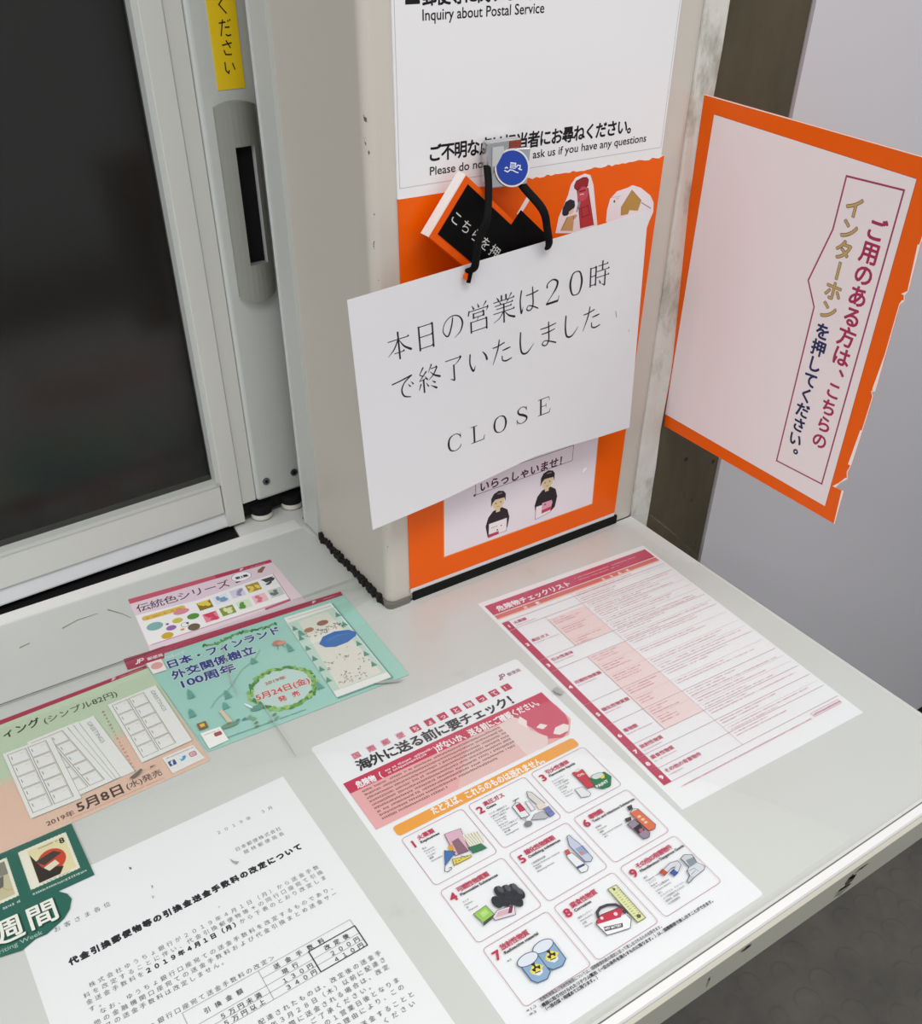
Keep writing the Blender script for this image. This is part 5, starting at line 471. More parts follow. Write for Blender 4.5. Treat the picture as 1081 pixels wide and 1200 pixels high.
 {"name":"stamp_sheet","parent":-1,"ops":[[185,"P","9FA89C",[[-6.7,-45.2],[31.7,-46.4],[33.3,-128.2],[-5.1,-127]]],[186,"P","F1F1EE",[[-7.6,-43.4],[31.2,-44.6],[32.9,-127.6],[-5.9,-126.4]]],[187,"L","7E7C74",0.45,[[-4.5,-46.5],[10.3,-46.9],[10.6,-61.1],[-4.2,-60.7]],1],[188,"L","CDB68E",0.3,[[-3.5,-47.5],[9.3,-47.9],[9.6,-60.1]],0],[189,"L","6A6A6A",0.5,[[-2.4,-50.6],[-2.3,-54.6]],0],[190,"L","C8BE9E",0.4,[[4.6,-50.8],[8,-50.9]],0],[191,"L","7E7C74",0.45,[[-4.2,-61.7],[10.6,-62.1],[10.9,-76.3],[-3.9,-75.9]],1],[192,"L","CDB68E",0.3,[[-3.2,-62.7],[9.6,-63.1],[9.9,-75.3]],0],[193,"L","6A6A6A",0.5,[[-2.1,-65.8],[-2,-69.8]],0],[194,"L","C8BE9E",0.4,[[4.9,-66],[8.3,-66.1]],0],[195,"L","7E7C74",0.45,[[-3.9,-76.9],[10.9,-77.3],[11.2,-91.5],[-3.6,-91.1]],1],[196,"L","CDB68E",0.3,[[-2.9,-77.9],[9.9,-78.3],[10.2,-90.5]],0],[197,"L","6A6A6A",0.5,[[-1.8,-81],[-1.7,-85]],0],[198,"L","C8BE9E",0.4,[[5.2,-81.2],[8.6,-81.3]],0],[199,"L","7E7C74",0.45,[[-3.6,-92.1],[11.2,-92.5],[11.5,-106.7],[-3.3,-106.3]],1],[200,"L","CDB68E",0.3,[[-2.6,-93.1],[10.2,-93.5],[10.5,-105.7]],0],[201,"L","6A6A6A",0.5,[[-1.5,-96.2],[-1.4,-100.2]],0],[202,"L","C8BE9E",0.4,[[5.5,-96.4],[8.9,-96.5]],0],[203,"L","7E7C74",0.45,[[-3.3,-107.3],[11.5,-107.7],[11.8,-121.9],[-3,-121.5]],1],[204,"L","CDB68E",0.3,[[-2.3,-108.3],[10.5,-108.7],[10.8,-120.9]],0],[205,"L","6A6A6A",0.5,[[-1.2,-111.4],[-1.1,-115.4]],0],[206,"L","C8BE9E",0.4,[[5.8,-111.6],[9.2,-111.7]],0],[207,"L","7E7C74",0.45,[[11.9,-47],[26.7,-47.4],[27,-61.6],[12.2,-61.2]],1],[208,"L","CDB68E",0.3,[[12.9,-48],[25.7,-48.4],[26,-60.6]],0],[209,"L","6A6A6A",0.5,[[14,-51.1],[14.1,-55.1]],0],[210,"L","C8BE9E",0.4,[[21,-51.3],[24.4,-51.4]],0],[211,"L","7E7C74",0.45,[[12.2,-62.2],[27,-62.6],[27.3,-76.8],[12.5,-76.4]],1],[212,"L","CDB68E",0.3,[[13.2,-63.2],[26,-63.6],[26.3,-75.8]],0],[213,"L","6A6A6A",0.5,[[14.3,-66.3],[14.4,-70.3]],0],[214,"L","C8BE9E",0.4,[[21.3,-66.5],[24.7,-66.6]],0],[215,"L","7E7C74",0.45,[[12.5,-77.4],[27.3,-77.8],[27.6,-92],[12.8,-91.6]],1],[216,"L","CDB68E",0.3,[[13.5,-78.4],[26.3,-78.8],[26.6,-91]],0],[217,"L","6A6A6A",0.5,[[14.6,-81.5],[14.7,-85.5]],0],[218,"L","C8BE9E",0.4,[[21.6,-81.7],[25,-81.8]],0],[219,"L","7E7C74",0.45,[[12.8,-92.6],[27.6,-93],[27.9,-107.2],[13.1,-106.8]],1],[220,"L","CDB68E",0.3,[[13.8,-93.6],[26.6,-94],[26.9,-106.2]],0],[221,"L","6A6A6A",0.5,[[14.9,-96.7],[15,-100.7]],0],[222,"L","C8BE9E",0.4,[[21.9,-96.9],[25.3,-97]],0],[223,"L","7E7C74",0.45,[[13.1,-107.8],[27.9,-108.2],[28.2,-122.4],[13.4,-122]],1],[224,"L","CDB68E",0.3,[[14.1,-108.8],[26.9,-109.2],[27.2,-121.4]],0],[225,"L","6A6A6A",0.5,[[15.2,-111.9],[15.3,-115.9]],0],[226,"L","C8BE9E",0.4,[[22.2,-112.1],[25.6,-112.2]],0]]},
 {"name":"stamp_sheet","parent":-1,"ops":[[227,"P","9FA89C",[[84.8,-35.4],[128.8,-34],[130.4,-116.8],[86.4,-118.2]]],[228,"P","F1F1EE",[[83.9,-33.6],[128.3,-32.3],[130,-116.3],[85.6,-117.6]]],[229,"L","7E7C74",0.45,[[87,-36.5],[100.6,-36.1],[100.9,-50.5],[87.3,-50.9]],1],[230,"L","CDB68E",0.3,[[88,-37.5],[99.6,-37.1],[99.9,-49.5]],0],[231,"L","6A6A6A",0.5,[[89.1,-40.4],[89.2,-44.4]],0],[232,"L","C8BE9E",0.4,[[96.1,-40.2],[98.3,-40.2]],0],[233,"L","7E7C74",0.45,[[87.3,-51.9],[100.9,-51.5],[101.2,-65.9],[87.6,-66.3]],1],[234,"L","CDB68E",0.3,[[88.3,-52.9],[99.9,-52.5],[100.2,-64.9]],0],[235,"L","6A6A6A",0.5,[[89.4,-55.8],[89.5,-59.8]],0],[236,"L","C8BE9E",0.4,[[96.4,-55.6],[98.6,-55.6]],0],[237,"L","7E7C74",0.45,[[87.6,-67.3],[101.2,-66.9],[101.5,-81.3],[87.9,-81.7]],1],[238,"L","CDB68E",0.3,[[88.6,-68.3],[100.2,-67.9],[100.5,-80.3]],0],[239,"L","6A6A6A",0.5,[[89.7,-71.2],[89.8,-75.2]],0],[240,"L","C8BE9E",0.4,[[96.7,-71],[98.9,-71]],0],[241,"L","7E7C74",0.45,[[87.9,-82.7],[101.5,-82.3],[101.8,-96.7],[88.2,-97.1]],1],[242,"L","CDB68E",0.3,[[88.9,-83.7],[100.5,-83.3],[100.8,-95.7]],0],[243,"L","6A6A6A",0.5,[[90,-86.6],[90.1,-90.6]],0],[244,"L","C8BE9E",0.4,[[97,-86.4],[99.2,-86.4]],0],[245,"L","7E7C74",0.45,[[88.2,-98.1],[101.8,-97.7],[102.1,-112.1],[88.5,-112.5]],1],[246,"L","CDB68E",0.3,[[89.3,-99.1],[100.9,-98.7],[101.1,-111.1]],0],[247,"L","6A6A6A",0.5,[[90.3,-102],[90.4,-106]],0],[248,"L","C8BE9E",0.4,[[97.3,-101.8],[99.5,-101.8]],0],[249,"L","7E7C74",0.45,[[102.2,-36],[115.8,-35.6],[116.1,-50],[102.5,-50.4]],1],[250,"L","CDB68E",0.3,[[103.2,-37],[114.8,-36.7],[115.1,-49.1]],0],[251,"L","6A6A6A",0.5,[[104.3,-40],[104.4,-44]],0],[252,"L","C8BE9E",0.4,[[111.3,-39.8],[113.5,-39.7]],0],[253,"L","7E7C74",0.45,[[102.5,-51.4],[116.1,-51],[116.4,-65.4],[102.8,-65.8]],1],[254,"L","CDB68E",0.3,[[103.5,-52.4],[115.1,-52.1],[115.4,-64.5]],0],[255,"L","6A6A6A",0.5,[[104.6,-55.4],[104.7,-59.4]],0],[256,"L","C8BE9E",0.4,[[111.6,-55.2],[113.8,-55.1]],0],[257,"L","7E7C74",0.45,[[102.8,-66.8],[116.4,-66.4],[116.7,-80.8],[103.1,-81.2]],1],[258,"L","CDB68E",0.3,[[103.8,-67.8],[115.4,-67.5],[115.7,-79.9]],0],[259,"L","6A6A6A",0.5,[[104.9,-70.8],[105,-74.8]],0],[260,"L","C8BE9E",0.4,[[111.9,-70.6],[114.1,-70.5]],0],[261,"L","7E7C74",0.45,[[103.1,-82.2],[116.7,-81.8],[117,-96.2],[103.4,-96.6]],1],[262,"L","CDB68E",0.3,[[104.1,-83.2],[115.7,-82.9],[116,-95.3]],0],[263,"L","6A6A6A",0.5,[[105.2,-86.2],[105.3,-90.2]],0],[264,"L","C8BE9E",0.4,[[112.2,-86],[114.4,-85.9]],0],[265,"L","7E7C74",0.45,[[103.4,-97.6],[117,-97.2],[117.3,-111.6],[103.7,-112]],1],[266,"L","CDB68E",0.3,[[104.5,-98.6],[116.1,-98.3],[116.3,-110.7]],0],[267,"L","6A6A6A",0.5,[[105.5,-101.6],[105.6,-105.6]],0],[268,"L","C8BE9E",0.4,[[112.5,-101.4],[114.7,-101.3]],0],[269,"T","8E9A9A","GREETINGS",121.24,-37.47,-1.55,32,5,"x",0]]},
 {"name":"social_media_card","parent":-1,"ops":[[270,"P","EFEFEC",[[101.5,-122],[128.5,-122.3],[131,-142],[102.5,-143.5]]],[271,"G","5A6470",104,-125.5,0,23,1.5,0.8,4771],[272,"R","3A5A9A",103.5,-135.2,109.5,-129,0.6,0],[273,"T","F4F2F4","f",105.4,-134.6,0,0,7,"",0.25],[274,"P","4AA0DC",[[112.5,-131],[115,-132.5],[116,-129.8],[118,-129.6],[119,-130.6],[117.8,-133],[115.5,-134.8],[112.4,-134.2],[114,-133.6]]],[275,"R","C24A74",121.5,-134.8,127.3,-129,1.4,0],[276,"L","F4F2F4",0.5,[[126.2,-131.1],[126.2,-130.8],[126,-130.5],[125.8,-130.3],[125.5,-130.1],[125.2,-130.1],[123.6,-130.1],[123.3,-130.1],[123,-130.3],[122.8,-130.5],[122.6,-130.8],[122.6,-131.1],[122.6,-132.7],[122.6,-133],[122.8,-133.3],[123,-133.5],[123.3,-133.7],[123.6,-133.7],[125.2,-133.7],[125.5,-133.7],[125.8,-133.5],[126,-133.3],[126.2,-133],[126.2,-132.7]],1],[277,"L","F4F2F4",0.45,[[125.4,-131.9],[125.2,-131.4],[124.8,-131],[124.3,-130.9],[123.7,-131.1],[123.4,-131.6],[123.4,-132.2],[123.7,-132.7],[124.3,-132.9],[124.8,-132.8],[125.2,-132.4],[125.4,-131.9]],0]]},
]},
{"key":"FI","name":"stamp_poster","label":"teal poster with a leafy wreath and a blue lake, between two other stamp posters","cat":"poster","group":"stamp posters in a row on the counter","O":[0.09804,0.71926,0.9],"ex":[0.99747,-0.07103,0],"ey":[0.07103,0.99747,0],"outline":[[0,0],[221.5,0],[226.5,-148],[34,-153.5],[22,-60],[16,-17],[0,-16.5]],"th":0.3,"paper":"A9DACE","lift":0.7,"parts":[
 {"name":"heading_band","parent":-1,"ops":[[1,"P","B23A56",[[0,0.2],[221.5,0.2],[221.2,-7],[36,-10],[34,-17],[0,-17]]],[2,"P","F4F2F4",[[8.7,-11.4],[8,-13],[10.3,-13],[11.2,-11.1],[12.7,-6.5],[11.2,-6.5],[10.1,-11.2]]],[3,"L","F4F2F4",1.1,[[11.6,-12.9],[13.5,-7],[15.8,-7.1],[16.5,-8.7],[15.2,-10.1],[13.1,-10.1]],0],[4,"T","F4F2F4","郵便局",19.5,-12.8,0,15,5,"s",0.1],[5,"P","F4F2F4",[[188.4,-4.1],[188,-5],[189.3,-5],[189.8,-3.9],[190.6,-1.4],[189.8,-1.4],[189.2,-4]]],[6,"L","F4F2F4",0.61,[[190,-4.9],[191.1,-1.7],[192.3,-1.8],[192.7,-2.6],[192,-3.4],[190.8,-3.4]],0],[7,"G","E9C6CE",195,-4.6,0,20,1.3,0.8,3359]]},
 {"name":"sprig","parent":-1,"ops":[[8,"E","3E7E50",72,-16.8,2.8,1.2,1.08,20],[9,"E","3E7E50",74.2,-17.2,2.8,1.2,1.96,20],[10,"E","7FB06A",76.4,-18,2.8,1.2,2.33,20],[11,"E","5E9A62",78.5,-19,2.8,1.2,2.7,20],[12,"E","7FB06A",80.7,-19.5,2.8,1.2,2.61,20],[13,"E","5E9A62",82.9,-19.2,2.8,1.2,1.72,20],[14,"E","5E9A62",85.1,-20,2.8,1.2,1.22,20],[15,"E","7FB06A",87.3,-19.5,2.8,1.2,0.48,20],[16,"E","5E9A62",89.5,-18,2.8,1.2,1.85,20],[17,"E","5E9A62",91.6,-18.4,2.8,1.2,0.01,20],[18,"E","5E9A62",93.8,-17.1,2.8,1.2,2.32,20],[19,"E","5E9A62",96,-16.4,2.8,1.2,2.62,20],[20,"E","5E9A62",98.2,-17.2,2.8,1.2,1.62,20],[21,"E","5E9A62",100.4,-15.9,2.8,1.2,0.55,20],[22,"E","5E9A62",102.5,-14.8,2.8,1.2,2.9,20],[23,"E","7FB06A",104.7,-14.6,2.8,1.2,0.06,20],[24,"E","5E9A62",106.9,-15.3,2.8,1.2,0.79,20],[25,"E","3E7E50",109.1,-15.3,2.8,1.2,1.76,20],[26,"E","3E7E50",111.3,-14.8,2.8,1.2,1.01,20],[27,"E","7FB06A",113.5,-15.6,2.8,1.2,1.44,20],[28,"E","7FB06A",115.6,-15.9,2.8,1.2,1.42,20],[29,"E","7FB06A",117.8,-16.6,2.8,1.2,2.93,20],[30,"E","3E7E50",120,-17.4,2.8,1.2,1.07,20],[31,"E","3E7E50",122.2,-17.2,2.8,1.2,2.36,20],[32,"E","3E7E50",124.4,-17.8,2.8,1.2,2.52,20],[33,"E","3E7E50",126.5,-18.1,2.8,1.2,0.54,20],[34,"E","5E9A62",128.7,-17.5,2.8,1.2,0.36,20],[35,"E","7FB06A",130.9,-19.3,2.8,1.2,1.03,20],[36,"E","3E7E50",133.1,-19.2,2.8,1.2,0.75,20],[37,"E","3E7E50",135.3,-19.1,2.8,1.2,2.25,20],[38,"E","7FB06A",137.5,-18.3,2.8,1.2,0.11,20],[39,"E","5E9A62",139.6,-17.8,2.8,1.2,0.63,20],[40,"E","7FB06A",141.8,-18.3,2.8,1.2,2.75,20],[41,"E","3E7E50",144,-18.1,2.8,1.2,1.64,20]]},
 {"name":"lettering","parent":-1,"ops":[[42,"T","E6F0EE","日本・フィンランド",32.5,-33.2,0,112.5,12.6,"x",1.1],[43,"T","E6F0EE","外交関係樹立",33,-50.3,0,80,13.2,"x",1.1],[44,"T","E6F0EE","100周年",35,-65.7,0,54,13.2,"x",1.1],[45,"T","33408A","日本・フィンランド",32.5,-33.2,0,112.5,12.6,"x",0.48],[46,"T","33408A","外交関係樹立",33,-50.3,0,80,13.2,"x",0.48],[47,"T","33408A","100周年",35,-65.7,0,54,13.2,"x",0.48],[48,"T","EAF4F2","特殊切手",34,-19.5,0,20,4.6,"x",0.05],[49,"G","4A7A90",51,-146.5,0,74,1.5,0.95,5120]]},
 {"name":"wreath","parent":-1,"ops":[[50,"E","C8E2DC",117.5,-109.5,27,25,0,20],[51,"E","4E8E44",147.7,-109.5,2.8,1.4,1.12,8],[52,"E","8CC05A",144.8,-108.1,2.8,1.4,1.94,8],[53,"E","A8CC70",145.7,-106.5,2.8,1.4,1.21,8],[54,"E","A8CC70",144.3,-105.2,2.8,1.4,1.09,8],[55,"E","4E8E44",147.1,-103.1,2.8,1.4,2.26,8],[56,"E","A8CC70",145.4,-101.9,2.8,1.4,1.36,8],[57,"E","6EA84A",147.2,-99.7,2.8,1.4,2.34,8],[58,"E","8CC05A",143.8,-99.3,2.8,1.4,1.45,8],[59,"E","8CC05A",144.8,-97.1,2.8,1.4,2.21,8],[60,"E","6EA84A",144.2,-95.6,2.8,1.4,1.62,8],[61,"E","6EA84A",141.6,-95.2,2.8,1.4,2.62,8],[62,"E","A8CC70",140.4,-94.2,2.8,1.4,2.79,8],[63,"E","8CC05A",140.6,-92.1,2.8,1.4,2.92,8],[64,"E","A8CC70",138.9,-91.4,2.8,1.4,2.58,8],[65,"E","4E8E44",137.3,-90.7,2.8,1.4,2.08,8],[66,"E","8CC05A",136.4,-89.4,2.8,1.4,1.88,8],[67,"E","8CC05A",136.3,-87,2.8,1.4,2.66,8],[68,"E","4E8E44",134,-87.2,2.8,1.4,2.09,8],[69,"E","4E8E44",132.6,-86.4,2.8,1.4,1.99,8],[70,"E","4E8E44",131.8,-84.5,2.8,1.4,2.93,8],[71,"E","4E8E44",130,-84.3,2.8,1.4,2.52,8],[72,"E","4E8E44",128.5,-83.5,2.8,1.4,3.24,8],[73,"E","4E8E44",126.2,-84.8,2.8,1.4,3.47,8],[74,"E","8CC05A",124.8,-84.1,2.8,1.4,3,8],[75,"E","4E8E44",122.9,-85.1,2.8,1.4,2.7,8],[76,"E","4E8E44",121.5,-83.7,2.8,1.4,3.44,8],[77,"E","4E8E44",120.1,-82,2.8,1.4,2.84,8],[78,"E","A8CC70",118.4,-81.9,2.8,1.4,2.9,8],[79,"E","A8CC70",116.6,-81,2.8,1.4,3.84,8],[80,"E","8CC05A",114.8,-80.6,2.8,1.4,3.27,8],[81,"E","4E8E44",113.6,-84.2,2.8,1.4,3.9,8],[82,"E","6EA84A",111.7,-83.1,2.8,1.4,3.65,8],[83,"E","8CC05A",109.8,-82.4,2.8,1.4,3.56,8],[84,"E","A8CC70",107.8,-82,2.8,1.4,3.18,8],[85,"E","4E8E44",106.8,-84.1,2.8,1.4,3.82,8],[86,"E","8CC05A",106.2,-86.8,2.8,1.4,3.69,8],[87,"E","8CC05A",103.6,-85.1,2.8,1.4,3.23,8],[88,"E","6EA84A",101.9,-85.7,2.8,1.4,4.36,8],[89,"E","8CC05A",99.7,-85.5,2.8,1.4,3.12,8],[90,"E","4E8E44",100.7,-89.4,2.8,1.4,4.45,8],[91,"E","6EA84A",98.4,-89.2,2.8,1.4,3.74,8],[92,"E","6EA84A",97.6,-90.6,2.8,1.4,4.04,8],[93,"E","4E8E44",96.8,-92,2.8,1.4,3.27,8],[94,"E","4E8E44",95.2,-92.7,2.8,1.4,4.52,8],[95,"E","4E8E44",92.4,-92.7,2.8,1.4,4.73,8],[96,"E","4E8E44",92.7,-94.8,2.8,1.4,3.57,8],[97,"E","4E8E44",91.8,-96.1,2.8,1.4,4.83,8],[98,"E","4E8E44",92.1,-98,2.8,1.4,4.7,8],[99,"E","4E8E44",90.9,-99.1,2.8,1.4,4.27,8],[100,"E","A8CC70",91.4,-100.9,2.8,1.4,4.46,8],[101,"E","8CC05A",87.3,-101.3,2.8,1.4,4.58,8],[102,"E","6EA84A",89.6,-103.5,2.8,1.4,4.32,8],[103,"E","8CC05A",89.4,-105,2.8,1.4,4.3,8],[104,"E","A8CC70",86.6,-106.2,2.8,1.4,4.5,8],[105,"E","A8CC70",86,-107.8,2.8,1.4,4.36,8],[106,"E","A8CC70",86,-109.5,2.8,1.4,4.55,8],[107,"E","8CC05A",86.6,-111.1,2.8,1.4,4.9,8],[108,"E","4E8E44",89.5,-112.5,2.8,1.4,4.82,8],[109,"E","4E8E44",89,-114,2.8,1.4,5.51,8],[110,"E","4E8E44",89.8,-115.4,2.8,1.4,4.44,8],[111,"E","A8CC70",91.5,-116.5,2.8,1.4,4.64,8],[112,"E","8CC05A",91.9,-117.9,2.8,1.4,5.51,8],[113,"E","4E8E44",92.6,-119.2,2.8,1.4,4.75,8],[114,"E","6EA84A",91.3,-121.4,2.8,1.4,4.81,8],[115,"E","8CC05A",92.9,-122.3,2.8,1.4,5.54,8],[116,"E","A8CC70",93.7,-123.6,2.8,1.4,5.43,8],[117,"E","6EA84A",93.9,-125.3,2.8,1.4,4.66,8],[118,"E","4E8E44",96.2,-125.6,2.8,1.4,5.44,8],[119,"E","4E8E44",96.5,-127.3,2.8,1.4,5.78,8],[120,"E","4E8E44",98.6,-127.4,2.8,1.4,5.32,8],[121,"E","8CC05A",97.6,-130.7,2.8,1.4,4.92,8],[122,"E","A8CC70",100.3,-130,2.8,1.4,5.89,8],[123,"E","8CC05A",102,-130.4,2.8,1.4,5,8],[124,"E","A8CC70",101.7,-133.7,2.8,1.4,5.87,8],[125,"E","A8CC70",103.4,-134.1,2.8,1.4,6.3,8],[126,"E","A8CC70",104.7,-135.4,2.8,1.4,5.7,8],[127,"E","8CC05A",106.3,-136.1,2.8,1.4,6.47,8],[128,"E","6EA84A",108.5,-135,2.8,1.4,5.69,8],[129,"E","A8CC70",110.6,-133.5,2.8,1.4,6.14,8],[130,"E","A8CC70",111.5,-136.6,2.8,1.4,6.66,8],[131,"E","A8CC70",113.6,-134.7,2.8,1.4,6.41,8],[132,"E","4E8E44",114.8,-138.1,2.8,1.4,6.25,8],[133,"E","6EA84A",116.7,-136.2,2.8,1.4,5.65,8],[134,"E","6EA84A",118.3,-135.3,2.8,1.4,6.72,8],[135,"E","6EA84A",120.1,-137.1,2.8,1.4,6.13,8],[136,"E","6EA84A",121.6,-135.9,2.8,1.4,7.12,8],[137,"E","6EA84A",123.5,-136.8,2.8,1.4,5.96,8],[138,"E","6EA84A",124.5,-134,2.8,1.4,6.84,8],[139,"E","4E8E44",126,-133.7,2.8,1.4,6.88,8],[140,"E","8CC05A",128,-134.4,2.8,1.4,6.81,8],[141,"E","8CC05A",129.5,-133.7,2.8,1.4,6.1,8],[142,"E","6EA84A",130.5,-132.3,2.8,1.4,6.99,8],[143,"E","4E8E44",133.2,-133.5,2.8,1.4,6.21,8],[144,"E","A8CC70",134.2,-132.1,2.8,1.4,7.41,8],[145,"E","A8CC70",134.3,-129.6,2.8,1.4,6.37,8],[146,"E","A8CC70",137.3,-130.5,2.8,1.4,6.98,8],[147,"E","4E8E44",139.4,-130.2,2.8,1.4,7.63,8],[148,"E","4E8E44",137.8,-126.7,2.8,1.4,6.62,8],[149,"E","4E8E44",140.7,-127,2.8,1.4,7.74,8],[150,"E","8CC05A",141.4,-125.5,2.8,1.4,6.89,8],[151,"E","4E8E44",142.4,-124.2,2.8,1.4,7.75,8],[152,"E","8CC05A",142.1,-122.3,2.8,1.4,7.77,8],[153,"E","A8CC70",145.3,-122.1,2.8,1.4,7.73,8],[154,"E","6EA84A",143.1,-119.5,2.8,1.4,7.67,8],[155,"E","6EA84A",143.3,-118,2.8,1.4,6.94,8],[156,"E","A8CC70",143.9,-116.7,2.8,1.4,7.2,8],[157,"E","A8CC70",147.8,-116,2.8,1.4,8.27,8],[158,"E","6EA84A",144.6,-113.8,2.8,1.4,7.74,8],[159,"E","8CC05A",146.1,-112.5,2.8,1.4,8.36,8],[160,"E","8CC05A",146.4,-111,2.8,1.4,8.15,8]]},
 {"name":"date","parent":-1,"ops":[[161,"T","F6F0EC","5月24日(金)",91,-114.5,0,51.5,9.6,"x",0.8],[162,"T","F6F0EC","発売",108,-125.8,0,20.5,7.6,"s",0.8],[163,"T","CC4A48","5月24日(金)",91,-114.5,0,51.5,9.6,"x",0.25],[164,"T","CC4A48","発売",108,-125.8,0,20.5,7.6,"s",0.25],[165,"T","C86A66","2019年",104.5,-99.2,0,20.5,5.4,"x",0.1]]},
 {"name":"stamp_sheet","parent":-1,"ops":[[166,"P","6EA8A0",[[156,-15.5],[206.5,-15],[211.5,-146],[156,-147]]],[167,"P","EFF0EA",[[153.9,-14.4],[205,-13.8],[209.9,-144.3],[155.2,-145.2]]],[168,"G","7A8A8A",157,-19,0,46,1.4,0.9,1373],[169,"P","C9E0D4",[[155,-24],[204,-22],[209,-136],[155,-138]]],[170,"P","E8E6DC",[[165,-26],[196,-25],[205,-134],[162,-136]]],[171,"P","5E9A8A",[[154.5,-38],[160.5,-38],[157.5,-30]]],[172,"P","5E9A8A",[[200,-38],[206,-38],[203,-30]]],[173,"P","5E9A8A",[[154.5,-55],[160.5,-55],[157.5,-47]]],[174,"P","5E9A8A",[[200,-55],[206,-55],[203,-47]]],[175,"P","5E9A8A",[[154.5,-72],[160.5,-72],[157.5,-64]]],[176,"P","5E9A8A",[[200,-72],[206,-72],[203,-64]]],[177,"P","5E9A8A",[[154.5,-89],[160.5,-89],[157.5,-81]]],[178,"P","5E9A8A",[[200,-89],[206,-89],[203,-81]]],[179,"P","5E9A8A",[[154.5,-106],[160.5,-106],[157.5,-98]]],[180,"P","5E9A8A",[[200,-106],[206,-106],[203,-98]]],[181,"P","5E9A8A",[[154.5,-123],[160.5,-123],[157.5,-115]]],[182,"P","5E9A8A",[[200,-123],[206,-123],[203,-115]]]]},
